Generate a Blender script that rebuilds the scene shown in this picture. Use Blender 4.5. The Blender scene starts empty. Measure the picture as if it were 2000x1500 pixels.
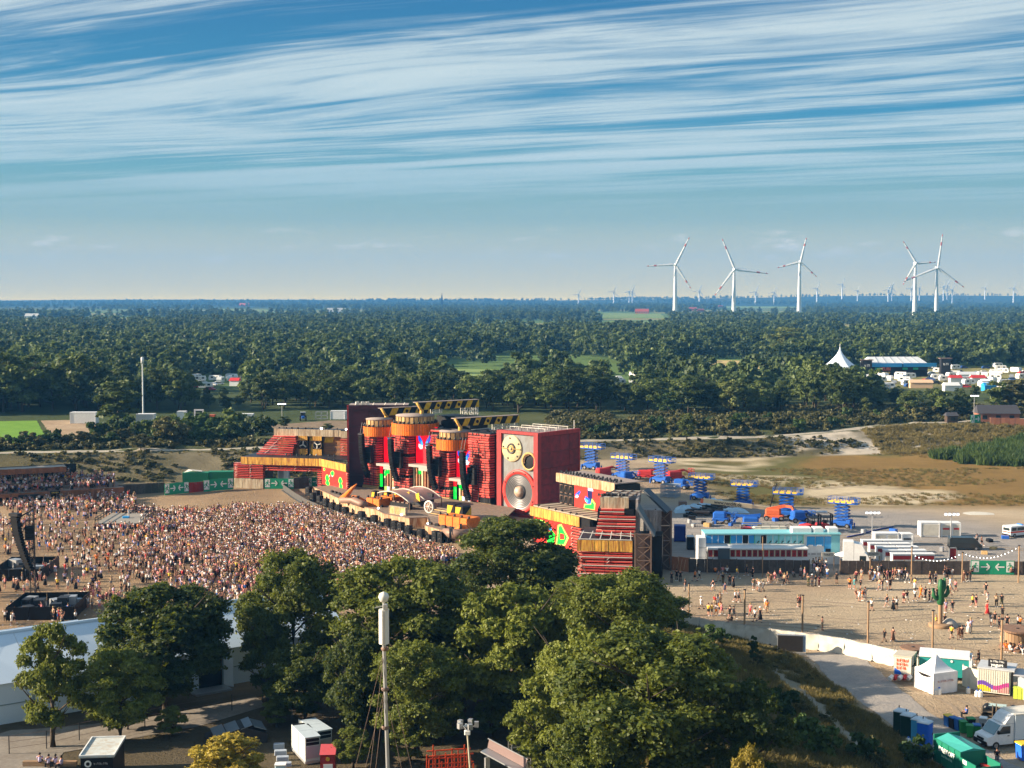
import bpy, bmesh, math, random
import numpy as np
from mathutils import Vector, Matrix, geometry, noise as mnoise
from math import pi, sin, cos, radians as R
random.seed(7); rng = np.random.default_rng(11)
sc = bpy.context.scene
COL = sc.collection
# --- camera
F = 2700.0; EYE = 42.0; HY = 580.0
PITCH = math.atan((750 - HY) / F)
cam = bpy.data.objects.new('camera', bpy.data.cameras.new('camera')); COL.objects.link(cam)
cam.location = (0, 0, EYE); cam.rotation_euler = (pi / 2 - PITCH, 0, 0)
cam.data.sensor_width = 36; cam.data.lens = 36 * F / 2000
cam.data.clip_start = 0.5; cam.data.clip_end = 40000
sc.camera = cam
# --- light
SUN_EL, SUN_AZ = 20.0, 184.0          # azimuth of the sun, degrees from +X counter-clockwise (184 = left, a touch behind the camera)
sd = Vector((cos(R(SUN_AZ)) * cos(R(SUN_EL)), sin(R(SUN_AZ)) * cos(R(SUN_EL)), sin(R(SUN_EL))))
sun = bpy.data.objects.new('sun', bpy.data.lights.new('sun', 'SUN')); COL.objects.link(sun)
sun.data.energy = 5.0; sun.data.angle = R(0.5); sun.data.color = (1.0, 0.82, 0.60)
sun.rotation_euler = sd.to_track_quat('Z', 'Y').to_euler()
sc.view_settings.view_transform = 'Standard'; sc.view_settings.look = 'None'
sc.view_settings.exposure = 1.6; sc.view_settings.gamma = 1.0; sc.view_settings.use_curve_mapping = False
class NT:
 def __init__(s, tree): s.t = tree; s.n = tree.nodes; s.l = tree.links
 def node(s, typ, ins=None, **kw):
  n = s.n.new(typ)
  for k, v in kw.items(): setattr(n, k, v)
  for k, v in (ins or {}).items(): s.put(n.inputs[k], v)
  return n
 def put(s, sock, v):
  if isinstance(v, bpy.types.NodeSocket): s.l.new(v, sock)
  else:
   if hasattr(sock.default_value, '__len__') and hasattr(v, '__len__') and len(sock.default_value) == 4 and len(v) == 3: v = (*v, 1)
   sock.default_value = v
 def math(s, op, a, b=0.0, c=0.0, clamp=False):
  n = s.node('ShaderNodeMath', {0: a, 1: b, 2: c}, operation=op, use_clamp=clamp); return n.outputs[0]
 def mix(s, f, a, b, mode='MIX'):
  n = s.node('ShaderNodeMix', data_type='RGBA', blend_type=mode)
  s.put(n.inputs[0], f); s.put(n.inputs[6], a); s.put(n.inputs[7], b); return n.outputs[2]
 def ramp(s, f, stops, interp='LINEAR'):
  n = s.node('ShaderNodeValToRGB', {0: f}); cr = n.color_ramp; cr.interpolation = interp
  while len(cr.elements) < len(stops): cr.elements.new(0.5)
  for e, (p, c) in zip(cr.elements, stops):
   e.position = p; e.color = (*c, 1) if hasattr(c, '__len__') else (c, c, c, 1)
  return n.outputs[0]
 def noise(s, vec, scale, detail=4, rough=.55, dist=0.0, dim='3D'):
  n = s.node('ShaderNodeTexNoise', {'Scale': scale, 'Detail': detail, 'Roughness': rough, 'Distortion': dist}, noise_dimensions=dim)
  if vec is not None: s.l.new(vec, n.inputs['Vector'])
  return n.outputs['Fac']
 def vmap(s, vec, loc=(0, 0, 0), rot=(0, 0, 0), scale=(1, 1, 1)):
  n = s.node('ShaderNodeMapping', {'Vector': vec, 'Location': loc, 'Rotation': rot, 'Scale': scale}); return n.outputs[0]
def build_sky():
 w = bpy.data.worlds.new('World'); sc.world = w; w.use_nodes = True
 g = NT(w.node_tree); g.n.clear()
 out = g.node('ShaderNodeOutputWorld'); bg = g.node('ShaderNodeBackground', {'Strength': 0.1}); g.l.new(bg.outputs[0], out.inputs[0])
 nish = g.node('ShaderNodeTexSky', sky_type='NISHITA', sun_disc=False, sun_elevation=R(SUN_EL), sun_rotation=R(90 - SUN_AZ), air_density=1.0, dust_density=1.5, ozone_density=2.0)
 tc = g.node('ShaderNodeTexCoord').outputs['Generated']
 sep = g.node('ShaderNodeSeparateXYZ', {0: tc}); z = sep.outputs[2]
 el = g.math('MAXIMUM', z, 0.0)
 clear = g.ramp(g.math('POWER', el, .5), [(0.0, (6.6, 4.3, .5)), (.17, (3.5, 2.7, .85)), (.235, (1.4, 1.7, 1.2)), (.30, (.55, 1.3, 1.35)), (.36, (.06, .80, 1.36)), (.45, (.01, .50, 1.14)), (1.0, (.04, .45, 1.05))])
 base = g.mix(.94, nish.outputs[0], clear)
 zz = g.math('MAXIMUM', z, 0.02)
 px = g.math('DIVIDE', sep.outputs[0], zz); py = g.math('DIVIDE', sep.outputs[1], zz)
 p = g.node('ShaderNodeCombineXYZ', {0: px, 1: py, 2: 0.0}).outputs[0]
 rot = R(-(90 + 63))      # streak direction turned onto the x axis
 warp = g.node('ShaderNodeTexNoise', {'Vector': p, 'Scale': .14, 'Detail': 3.0}).outputs['Color']
 wv = g.node('ShaderNodeVectorMath', {0: warp, 1: (.5, .5, .5)}, operation='SUBTRACT').outputs[0]
 wv = g.node('ShaderNodeVectorMath', {0: wv, 'Scale': 1.5}, operation='SCALE').outputs[0]
 pw = g.node('ShaderNodeVectorMath', {0: p, 1: wv}, operation='ADD').outputs[0]
 r1 = g.vmap(pw, rot=(0, 0, rot))
 a = g.noise(g.vmap(r1, loc=(3.1, .35, 0), scale=(.055, .62, 1)), 1.0, 4, .5, .2)
 b = g.noise(g.vmap(r1, loc=(9.7, 4.0, 2), scale=(.11, 1.5, 1)), 1.0, 7, .62, .5)
 d = g.noise(g.vmap(r1, loc=(2.7, 1.0, 7), scale=(.6, 3.4, 1)), 1.0, 7, .66, .8)
 c = g.noise(g.vmap(p, loc=(1.0, 2.0, 5), scale=(.16, .16, 1)), 1.0, 5, .55)
 f = g.math('ADD', g.math('MULTIPLY', a, .30), g.math('ADD', g.math('MULTIPLY', b, .48), g.math('ADD', g.math('MULTIPLY', d, .21), g.math('MULTIPLY', g.math('SUBTRACT', c, .5), .30))))
 m = g.ramp(f, [(.437, 0.0), (.474, .14), (.502, .48), (.535, .84), (.59, 1.0)])
 lo = g.math('ADD', el, g.math('MULTIPLY', g.math('SUBTRACT', c, .5), .03))
 fade = g.ramp(lo, [(.058, 0.0), (.078, .6), (.105, 1.0), (1.0, 1.0)])
 m = g.math('MULTIPLY', g.math('MULTIPLY', m, fade), .95)
 ccol = g.ramp(el, [(0.0, (2.0, 2.3, 2.2)), (.10, (2.05, 2.45, 2.45)), (.22, (2.5, 2.8, 2.75)), (1, (3.2, 3.5, 3.6))])
 col = g.mix(m, base, ccol)
 q = g.vmap(tc, scale=(26, 26, 90)); pf = g.noise(q, 1.0, 4, .5)
 pm = g.ramp(pf, [(.60, 0.0), (.72, .7)]); band = g.ramp(el, [(.022, 0.0), (.032, 1.0), (.042, 1.0), (.05, 0.0)])
 col = g.mix(g.math('MULTIPLY', pm, band), col, (4.2, 3.6, 2.8))
 g.l.new(col, bg.inputs[0])
build_sky()
# --- geometry helpers
def pix(px, py, z=0.0):
 x = (px - 1000) / F; y = -(py - 750) / F; c, s = cos(PITCH), sin(PITCH)
 d = Vector((x, c + y * s, -s + y * c)); t = (z - EYE) / d.z
 return Vector((d.x * t, d.y * t, z))
def pixd(px, py, Y):
 x = (px - 1000) / F; y = -(py - 750) / F; c, s = cos(PITCH), sin(PITCH)
 d = Vector((x, c + y * s, -s + y * c)); t = Y / d.y
 return Vector((d.x * t, Y, EYE + d.z * t))
class MB:
 def __init__(s): s.v = []; s.f = []; s.m = []; s.sm = []; s.k = 0
 def add(s, vs, fs, mi=0, smooth=False):
  s.v.extend([tuple(v) for v in vs]); k = s.k
  for f in fs: s.f.append([i + k for i in f]); s.m.append(mi); s.sm.append(smooth)
  s.k += len(vs); return s
 def box(s, c, d, rz=0.0, rx=0.0, ry=0.0, mi=0):
  x, y, z = d[0] / 2, d[1] / 2, d[2] / 2
  vs = [Vector((a * x, b * y, e * z)) for e in (-1, 1) for a, b in ((-1, -1), (1, -1), (1, 1), (-1, 1))]
  if rz or rx or ry:
   M = Matrix.Rotation(rz, 3, 'Z') @ Matrix.Rotation(ry, 3, 'Y') @ Matrix.Rotation(rx, 3, 'X'); vs = [M @ v for v in vs]
  c = Vector(c)
  return s.add([v + c for v in vs], [(3, 2, 1, 0), (4, 5, 6, 7), (0, 1, 5, 4), (1, 2, 6, 5), (2, 3, 7, 6), (3, 0, 4, 7)], mi)
 def b2(s, lo, hi, mi=0):
  return s.box([(a + b) / 2 for a, b in zip(lo, hi)], [abs(b - a) for a, b in zip(lo, hi)], mi=mi)
 def cbox(s, c, d, bev=.05, mi=0):
  x, y, z = d[0] / 2, d[1] / 2, d[2]; b = bev
  def ring(x, y, b, h): return [(x - b, -y, h), (x, -y + b, h), (x, y - b, h), (x - b, y, h), (-x + b, y, h), (-x, y - b, h), (-x, -y + b, h), (-x + b, -y, h)]
  vs = ring(x, y, b, 0) + ring(x, y, b, z - b) + ring(x - b, y - b, b * .5, z)
  vs = [Vector(v) + Vector(c) for v in vs]; fs = []
  for r in (0, 8):
   for i in range(8): fs.append((r + i, r + (i + 1) % 8, r + 8 + (i + 1) % 8, r + 8 + i))
  fs.append(tuple(range(16, 24))); fs.append(tuple(range(7, -1, -1)))
  return s.add(vs, fs, mi)
 def tube(s, a, b, r, r2=None, n=8, mi=0, caps=True, smooth=True):
  a = Vector(a); b = Vector(b); r2 = r if r2 is None else r2
  d = (b - a); L = d.length
  if L < 1e-6: return s
  q = d.to_track_quat('Z', 'Y'); vs = []
  for p, rr in ((a, r), (b, r2)):
   for i in range(n):
    t = 2 * pi * i / n; vs.append(p + q @ Vector((cos(t) * rr, sin(t) * rr, 0)))
  s.add(vs, [(i, (i + 1) % n, n + (i + 1) % n, n + i) for i in range(n)], mi, smooth)
  if caps:
   s.add(vs[:n], [tuple(range(n - 1, -1, -1))], mi); s.add(vs[n:], [tuple(range(n))], mi)
  return s
 def bar(s, a, b, w, h=None, mi=0):
  a = Vector(a); b = Vector(b); h = w if h is None else h; d = b - a
  if d.length < 1e-6: return s
  d.normalize(); up = Vector((0, 0, 1)) if abs(d.z) < .95 else Vector((0, 1, 0))
  x = d.cross(up).normalized() * (w / 2); y = x.cross(d).normalized() * (h / 2)
  vs = [p + i * x + j * y for p in (a, b) for i, j in ((-1, -1), (1, -1), (1, 1), (-1, 1))]
  return s.add(vs, [(0, 1, 2, 3), (7, 6, 5, 4), (0, 4, 5, 1), (1, 5, 6, 2), (2, 6, 7, 3), (3, 7, 4, 0)], mi)
 def path(s, pts, rad, n=8, mi=0, closed=False):
  pts = [Vector(p) for p in pts]; k = len(pts); vs = []
  rads = rad if hasattr(rad, '__len__') else [rad] * k
  for i, p in enumerate(pts):
   d = (pts[min(i + 1, k - 1)] - pts[max(i - 1, 0)]); q = d.to_track_quat('Z', 'Y')
   for j in range(n):
    t = 2 * pi * j / n; vs.append(p + q @ Vector((cos(t) * rads[i], sin(t) * rads[i], 0)))
  fs = [(i * n + j, i * n + (j + 1) % n, (i + 1) * n + (j + 1) % n, (i + 1) * n + j) for i in range(k - 1) for j in range(n)]
  fs += [tuple(range(n - 1, -1, -1)), tuple(range((k - 1) * n, k * n))]
  return s.add(vs, fs, mi, True)
 def prism(s, poly, y0, y1, plane='xz', mi=0):
  def P(p, t): return (p[0], t, p[1]) if plane == 'xz' else ((p[0], p[1], t) if plane == 'xy' else (t, p[0], p[1]))
  n = len(poly); vs = [P(p, y0) for p in poly] + [P(p, y1) for p in poly]
  fs = [(i, (i + 1) % n, n + (i + 1) % n, n + i) for i in range(n)] + [tuple(range(n - 1, -1, -1)), tuple(range(n, 2 * n))]
  return s.add(vs, fs, mi)
 def lathe(s, prof, c=(0, 0, 0), axis='z', n=24, mi=0, smooth=True, a0=0.0, a1=2 * pi):
  full = abs(a1 - a0 - 2 * pi) < 1e-6; m = n if full else n + 1; vs = []; c = Vector(c)
  for r, h in prof:
   for j in range(m):
    t = a0 + (a1 - a0) * j / n; x, y = r * cos(t), r * sin(t)
    vs.append(c + Vector((x, y, h) if axis == 'z' else ((x, h, y) if axis == 'y' else (h, x, y))))
  fs = []
  for i in range(len(prof) - 1):
   for j in range(n if full else n):
    k = (j + 1) % m
    fs.append((i * m + j, i * m + k, (i + 1) * m + k, (i + 1) * m + j))
  return s.add(vs, fs, mi, smooth)
 def quad(s, a, b, c, d, mi=0): return s.add([a, b, c, d], [(0, 1, 2, 3)], mi)
 def mesh(s, name, mats):
  me = bpy.data.meshes.new(name); me.from_pydata(s.v, [], s.f)
  for m in (mats if isinstance(mats, (list, tuple)) else [mats]): me.materials.append(m)
  me.polygons.foreach_set('material_index', s.m); me.polygons.foreach_set('use_smooth', s.sm)
  me.update(); return me
 def build(s, name, mats, parent=None, loc=None, rz=0.0):
  return put(name, s.mesh(name, mats), parent, loc, rz)
def put(name, me, parent=None, loc=None, rz=0.0):
 o = bpy.data.objects.new(name, me); COL.objects.link(o)
 if parent is not None: o.parent = parent
 if loc is not None: o.location = loc
 if rz: o.rotation_euler = (0, 0, rz)
 return o
def tag(o, label=None, cat=None, group=None, kind=None):
 if label: o['label'] = label
 if cat: o['category'] = cat
 if group: o['group'] = group
 if kind: o['kind'] = kind
 return o
def thing(name, label, cat, loc=(0, 0, 0), rz=0.0, group=None, scale=None):
 o = bpy.data.objects.new(name, None); COL.objects.link(o); o.empty_display_size = .5
 o.location = loc; o.rotation_euler = (0, 0, rz)
 if scale: o.scale = (scale,) * 3 if not hasattr(scale, '__len__') else scale
 return tag(o, label, cat, group)
KIDS = {}
def copy_tree(o, label=None, loc=None, rz=None, parent=None, scale=None):
 c = o.copy(); COL.objects.link(c)
 if parent is not None: c.parent = parent
 if label: c['label'] = label
 if loc is not None: c.location = loc
 if rz is not None: c.rotation_euler = (0, 0, rz)
 if scale is not None: c.scale = (scale,) * 3 if not hasattr(scale, '__len__') else scale
 key = o.name
 if key not in KIDS: KIDS[key] = list(o.children)
 for ch in KIDS[key]: copy_tree(ch, parent=c)
 return c
def text_mesh(txt, size, extrude=.01, font_scale=1.0, bold=0.0):
 cu = bpy.data.curves.new('t', 'FONT'); cu.body = txt; cu.size = size; cu.extrude = extrude; cu.offset = bold
 cu.align_x = 'CENTER'; cu.align_y = 'CENTER'; cu.resolution_u = 2
 o = bpy.data.objects.new('t', cu); COL.objects.link(o)
 dg = bpy.context.evaluated_depsgraph_get(); me = bpy.data.meshes.new_from_object(o.evaluated_get(dg))
 bpy.data.objects.remove(o); bpy.data.curves.remove(cu); return me
def text_part(name, txt, size, mat, parent, loc, rot=(pi / 2, 0, 0), bold=0.0, sx=1.0):
 me = text_mesh(txt, size, bold=bold); me.name = name; me.materials.clear(); me.materials.append(mat)
 o = put(name, me, parent, loc); o.rotation_euler = rot; o.scale = (sx, 1, 1); return o
# --- materials
MATS = {}
def mat(name, col, rough=.7, metal=0.0, var=.18, scale=1.5, col2=None, amt=.5, streak=None, bump=0.0, rand=.0, emit=0.0, spec=.3, objcol=False, thr=(.42, .62)):
 if name in MATS: return MATS[name]
 m = bpy.data.materials.new(name); m.use_nodes = True; g = NT(m.node_tree); bs = g.n['Principled BSDF']
 tc = g.node('ShaderNodeTexCoord').outputs['Object']; info = g.node('ShaderNodeObjectInfo')
 off = g.node('ShaderNodeVectorMath', {0: tc}, operation='ADD'); rv = g.math('MULTIPLY', info.outputs['Random'], 37.0)
 cx = g.node('ShaderNodeCombineXYZ', {0: rv, 1: rv, 2: rv}); g.l.new(cx.outputs[0], off.inputs[1]); v = off.outputs[0]
 base = info.outputs['Color'] if objcol else None
 n1 = g.noise(v, scale, 5, .6)
 fac = g.math('ADD', 1 - var, g.math('MULTIPLY', n1, 2 * var))
 if rand: fac = g.math('MULTIPLY', fac, g.math('ADD', 1 - rand, g.math('MULTIPLY', info.outputs['Random'], 2 * rand)))
 fc = g.node('ShaderNodeCombineColor', {0: fac, 1: fac, 2: fac}).outputs[0]
 c = g.mix(1.0, base if base is not None else (*col, 1), fc, 'MULTIPLY')
 if col2 is not None:
  vv = g.vmap(v, scale=streak) if streak else v
  n2 = g.noise(vv, scale * 1.7, 6, .62, .4)
  c = g.mix(g.math('MULTIPLY', g.ramp(n2, [(thr[0], 0.0), (thr[1], 1.0)]), amt), c, (*col2, 1))
 g.put(bs.inputs['Base Color'], c)
 bs.inputs['Roughness'].default_value = rough; bs.inputs['Metallic'].default_value = metal; bs.inputs['Specular IOR Level'].default_value = spec
 if emit: g.put(bs.inputs['Emission Color'], c); bs.inputs['Emission Strength'].default_value = emit
 if bump:
  bn = g.node('ShaderNodeBump', {'Strength': bump, 'Distance': .05, 'Height': n1}); g.l.new(bn.outputs[0], bs.inputs['Normal'])
 MATS[name] = m; return m
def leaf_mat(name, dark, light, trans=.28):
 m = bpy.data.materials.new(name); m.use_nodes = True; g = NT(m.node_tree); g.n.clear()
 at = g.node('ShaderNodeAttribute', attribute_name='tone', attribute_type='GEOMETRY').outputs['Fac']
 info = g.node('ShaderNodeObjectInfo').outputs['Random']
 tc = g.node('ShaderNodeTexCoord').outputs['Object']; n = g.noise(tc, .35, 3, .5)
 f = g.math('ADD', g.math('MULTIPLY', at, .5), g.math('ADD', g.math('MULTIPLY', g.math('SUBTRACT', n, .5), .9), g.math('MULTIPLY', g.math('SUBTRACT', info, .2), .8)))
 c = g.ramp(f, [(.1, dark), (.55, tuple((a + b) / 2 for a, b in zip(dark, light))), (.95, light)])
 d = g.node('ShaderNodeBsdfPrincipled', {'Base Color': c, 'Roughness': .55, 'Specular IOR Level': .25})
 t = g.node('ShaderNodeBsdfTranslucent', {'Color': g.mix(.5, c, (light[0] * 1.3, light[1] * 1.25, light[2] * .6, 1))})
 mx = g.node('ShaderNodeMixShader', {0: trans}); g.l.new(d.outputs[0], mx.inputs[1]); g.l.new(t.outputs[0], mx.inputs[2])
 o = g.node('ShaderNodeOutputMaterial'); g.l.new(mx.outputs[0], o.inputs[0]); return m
# ===== the land
def sst(a, b, x):
 t = np.clip((x - a) / (b - a), 0, 1); return t * t * (3 - 2 * t)
def inpoly(poly, x, y):
 x = np.asarray(x, float); y = np.asarray(y, float); r = np.zeros(x.shape, bool); n = len(poly)
 for i in range(n):
  x1, y1 = poly[i]; x2, y2 = poly[(i + 1) % n]
  if y1 == y2: continue
  c = ((y1 > y) != (y2 > y)) & (x < (x2 - x1) * (y - y1) / (y2 - y1) + x1); r ^= c
 return r
def vnoise(x, y, s, seed=0):
 x = np.asarray(x, float) / s; y = np.asarray(y, float) / s
 xi = np.floor(x).astype(np.int64); yi = np.floor(y).astype(np.int64); fx = x - xi; fy = y - yi
 def h(a, b):
  n = (a * 374761393 + b * 668265263 + seed * 1442695) & 0x7fffffff; n = ((n ^ (n >> 13)) * 1274126177) & 0x7fffffff
  return ((n ^ (n >> 16)) & 0xffff) / 65535.0
 fx = fx * fx * (3 - 2 * fx); fy = fy * fy * (3 - 2 * fy)
 return (h(xi, yi) * (1 - fx) + h(xi + 1, yi) * fx) * (1 - fy) + (h(xi, yi + 1) * (1 - fx) + h(xi + 1, yi + 1) * fx) * fy
def fbm(x, y, s, seed=0, o=4): return sum(vnoise(x, y, s / 2 ** i, seed + i) * .5 ** i for i in range(o)) / sum(.5 ** i for i in range(o))
RX = [-250, -150, -120, -64, 18, 69, 122, 160, 300]
RTOP = [318, 322, 324, 333, 366, 376, 410, 418, 430]
RFOOT = [306, 309, 309, 311, 354, 362, 374, 384, 400]
RZ = [5, 5, 5, 5, 3.4, 3.4, 4.2, 4.6, 5]
EDGE = [pix(*p).xy for p in ((1250, 1190), (1330, 1216), (1450, 1252), (1560, 1285), (1640, 1345), (1740, 1425), (1800, 1472), (1870, 1530), (2000, 1640))]
def hill_d(x, y):
 x = np.asarray(x, float); y = np.asarray(y, float); best = np.full(x.shape, 1e9); sg = np.zeros(x.shape)
 for a, b in zip(EDGE[:-1], EDGE[1:]):
  dx, dy = b.x - a.x, b.y - a.y; L = dx * dx + dy * dy
  t = np.clip(((x - a.x) * dx + (y - a.y) * dy) / L, 0, 1); ex, ey = x - (a.x + t * dx), y - (a.y + t * dy); d = np.hypot(ex, ey)
  s = np.sign(dx * ey - dy * ex); u = d < best; best = np.where(u, d, best); sg = np.where(u, s, sg)
 return -best * sg
def height(x, y):
 x = np.asarray(x, float); y = np.asarray(y, float)
 f = np.interp(x, RX, RFOOT); t = np.interp(x, RX, RTOP); zt = np.interp(x, RX, RZ)
 z = zt * sst(0, 1, (y - f) / (t - f)) + (5 - zt) * sst(12, 34, y - t)
 z = z - .9 * sst(40, 62, x) * sst(262, 290, y) * (1 - sst(350, 366, y - .0)) * (1 - sst(250, 300, x))
 d = hill_d(x, y)
 z = z + np.clip(d * .2, 0, 4.2) * sst(2, 14, x) * (d > 0)
 bumps = (fbm(x, y, 9, 5) - .5)
 bank = sst(-1, 4, y - f) * (1 - sst(30, 60, y - t))
 z = z + bumps * (.12 + 1.2 * bank * (np.abs(y - t) > 3.2)) * (y < 520) + np.where(d > 1, bumps * .9, 0) * sst(2, 14, x)
 far = sst(5600, 7600, y); z = z + far * (4 + 24 * fbm(x, y, 1900, 9, 3) + 24 * sst(300, 2600, x))
 return z
def H1(x, y): return float(height(np.array([x]), np.array([y]))[0])
def gpix(px, py, it=6):
 z = 0.0
 for _ in range(it): p = pix(px, py, z); z = .5 * z + .5 * H1(p.x, p.y)
 p = pix(px, py, z); p.z = H1(p.x, p.y); return p
def fuzzy(poly, x, y, w):
 xx = x + (fbm(x, y, 14, 71) - .5) * w * 3; yy = y + (fbm(x, y, 14, 72) - .5) * w * 3
 return sum(inpoly(poly, xx + a, yy + b).astype(float) for a in (-w * .3, w * .3) for b in (-w * .3, w * .3)) / 4
def axis(lo, hi, a, b, step, growth):
 v = list(np.arange(a, b + .1, step)); s = step; x = a
 L = []
 while x > lo: s *= growth; x -= s; L.append(max(x, lo))
 s = step; x = v[-1]; Rr = []
 while x < hi: s *= growth; x += s; Rr.append(min(x, hi))
 return np.array(L[::-1] + v + Rr)
SAND_L = [pix(*p).xy for p in ((-60, 960), (180, 955), (300, 985), (460, 950), (560, 950), (620, 960), (900, 1075), (960, 1080), (960, 1130), (640, 1210), (400, 1230), (-60, 1270))]
def paint_ground():
 xs = axis(-5600, 5600, -170, 190, 1.6, 1.09); ys = axis(-200, 9500, 84, 440, 1.6, 1.06)
 X, Y = np.meshgrid(xs, ys); Z = height(X, Y); nx, ny = len(xs), len(ys)
 n1 = fbm(X, Y, 14, 1); n2 = fbm(X, Y, 45, 2); n3 = fbm(X, Y, 4, 3)
 def C(r, g, b): return np.array([r, g, b])[None, None, :]
 def mixc(c, k, m): return c * (1 - m[..., None]) + k * m[..., None]
 grass = C(.055, .075, .028) * (.7 + .6 * n1)[..., None]
 c = grass + 0 * X[..., None]
 f = np.interp(X, RX, RFOOT); t = np.interp(X, RX, RTOP)
 wob = (n1 - .5) * 6
 infest = sst(-6, 2, f - Y + wob * .6)
 sand = mixc(C(.375, .30, .21) + 0 * X[..., None], C(.28, .205, .14), sst(.42, .7, n2)); sand = mixc(sand, C(.46, .375, .27), sst(.55, .75, n1) * .55)
 c = mixc(c, sand, infest)
 left = sst(8, -16, X - (Y - 200) * -.05) * infest
 c = mixc(c, C(.27, .185, .11) * (.75 + .5 * n1)[..., None], left * .85)
 bare = inpoly(SAND_L, X, Y);
 lake = sst(34, 48, X - (330 - Y) * .1) * sst(268, 286, Y + wob) * (1 - sst(-2, 4, Y - f)) * (1 - sst(300, 360, X))
 W_ = lambda *q: [tuple(pix(x, y, -.8).xy) for x, y in q]
 ochre = mixc(C(.165, .125, .05) + 0 * X[..., None], C(.11, .105, .035), sst(.42, .6, n2))
 basin = fuzzy(W_((1560, 905), (1680, 893), (1850, 893), (2060, 908), (2060, 1012), (1900, 1005), (1820, 985), (1860, 962), (1760, 948), (1640, 930), (1570, 922)), X, Y, 5); ochre = mixc(ochre, C(.215, .135, .045) * (.75 + .5 * n1)[..., None], basin * .95)
 pale = np.maximum(np.maximum(fuzzy(W_((1300, 905), (1460, 890), (1520, 905), (1420, 922), (1340, 925)), X, Y, 4), fuzzy(W_((1580, 945), (1680, 940), (1840, 958), (1850, 978), (1720, 990), (1600, 985), (1560, 965)), X, Y, 5)), np.maximum(fuzzy(W_((1680, 995), (1800, 1000), (2060, 1015), (2060, 1048), (1700, 1040)), X, Y, 4) * .8, fuzzy(W_((1350, 935), (1500, 925), (1600, 935), (1500, 950)), X, Y, 4) * .7)); pale = pale * sst(.3, .5, fbm(X * .5, Y, 9, 21)); ochre = mixc(ochre, C(.50, .42, .29), pale)
 c = mixc(c, ochre, lake)
 yard = sst(20, 28, X) * sst(206, 212, Y) * (1 - sst(268, 282, Y + wob + (X - 60) * .15)) * (1 - sst(64, 86, X - (280 - Y) * .5 + wob))
 c = mixc(c, C(.27, .25, .235) * (.85 + .3 * n3)[..., None], yard)
 slope = sst(-2, 3, Y - f) * (1 - sst(-1.5, 1.0, Y - t)); scrub = mixc(C(.095, .085, .045) + 0 * X[..., None], C(.17, .145, .09), sst(.4, .62, n1)) * (.7 + .6 * n3)[..., None]
 c = mixc(c, scrub, slope)
 cliff = slope * sst(62, 74, X) * (1 - sst(122, 134, X)) * sst(.26, .44, n1); c = mixc(c, C(.5, .44, .36), cliff)
 beyond = sst(2, 6, Y - t) * (1 - sst(60, 90, Y - t)); c = mixc(c, C(.075, .085, .035) * (.6 + .8 * n1)[..., None], beyond)
 d = hill_d(X, Y); mound = sst(-.2, 1.6, d + wob * .12) * sst(0, 8, X) * (Y < 185)
 mg = mixc(C(.15, .14, .055) + 0 * X[..., None], C(.25, .20, .11), sst(.42, .66, n1)); mg = mixc(mg, C(.09, .11, .035), sst(.55, .72, n2))
 c = mixc(c, mg, mound)
 rub = mound * np.exp(-((d - 6.2 - (n1 - .5) * 2) / 1.0) ** 2) * (Y < 152); c = mixc(c, C(.36, .34, .31), rub * .8)
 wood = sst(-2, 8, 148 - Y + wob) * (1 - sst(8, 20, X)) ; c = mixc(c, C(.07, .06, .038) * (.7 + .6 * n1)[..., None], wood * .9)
 far = sst(520, 620, Y); fld = np.floor(fbm(X, Y, 520, 31, 2) * 9) / 9; h = vnoise(X, Y, 210, 8)
 fc = mixc(C(.10, .16, .045) + 0 * X[..., None], C(.24, .22, .085), (h > .62).astype(float)); c = mixc(c, fc, far); c = mixc(c, C(.022, .036, .018) + 0 * X[..., None], sst(3600, 5200, Y) * .85)
 cc = np.concatenate([c, np.ones((*X.shape, 1))], -1).reshape(-1, 4)
 vs = np.stack([X, Y, Z], -1).reshape(-1, 3)
 i = np.arange(nx * ny).reshape(ny, nx); fs = np.stack([i[:-1, :-1], i[:-1, 1:], i[1:, 1:], i[1:, :-1]], -1).reshape(-1, 4)
 me = fast_mesh('ground', vs, fs)
 at = me.color_attributes.new('soil', 'FLOAT_COLOR', 'POINT'); at.data.foreach_set('color', cc.astype(np.float32).ravel())
 me.polygons.foreach_set('use_smooth', np.ones(len(fs), bool))
 m = bpy.data.materials.new('soil'); m.use_nodes = True; g = NT(m.node_tree); bs = g.n['Principled BSDF']
 a = g.node('ShaderNodeAttribute', attribute_name='soil').outputs['Color']; tc = g.node('ShaderNodeTexCoord').outputs['Object']
 w1 = g.noise(tc, 2.6, 6, .7); w2 = g.noise(g.vmap(tc, scale=(.25, .9, 1)), .9, 5, .62); w3 = g.noise(tc, .16, 4, .55)
 k = g.math('ADD', .34, g.math('ADD', g.math('MULTIPLY', w1, .5), g.math('ADD', g.math('MULTIPLY', w2, .45), g.math('MULTIPLY', w3, .42))))
 c = g.mix(1.0, a, g.node('ShaderNodeCombineColor', {0: k, 1: k, 2: k}).outputs[0], 'MULTIPLY'); g.put(bs.inputs['Base Color'], c)
 bs.inputs['Roughness'].default_value = .95; bs.inputs['Specular IOR Level'].default_value = .1
 bn = g.node('ShaderNodeBump', {'Strength': .9, 'Distance': .35, 'Height': g.math('ADD', w1, g.math('MULTIPLY', w2, 1.2))}); g.l.new(bn.outputs[0], bs.inputs['Normal'])
 me.materials.append(m); return tag(put('ground', me), kind='structure')
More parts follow.
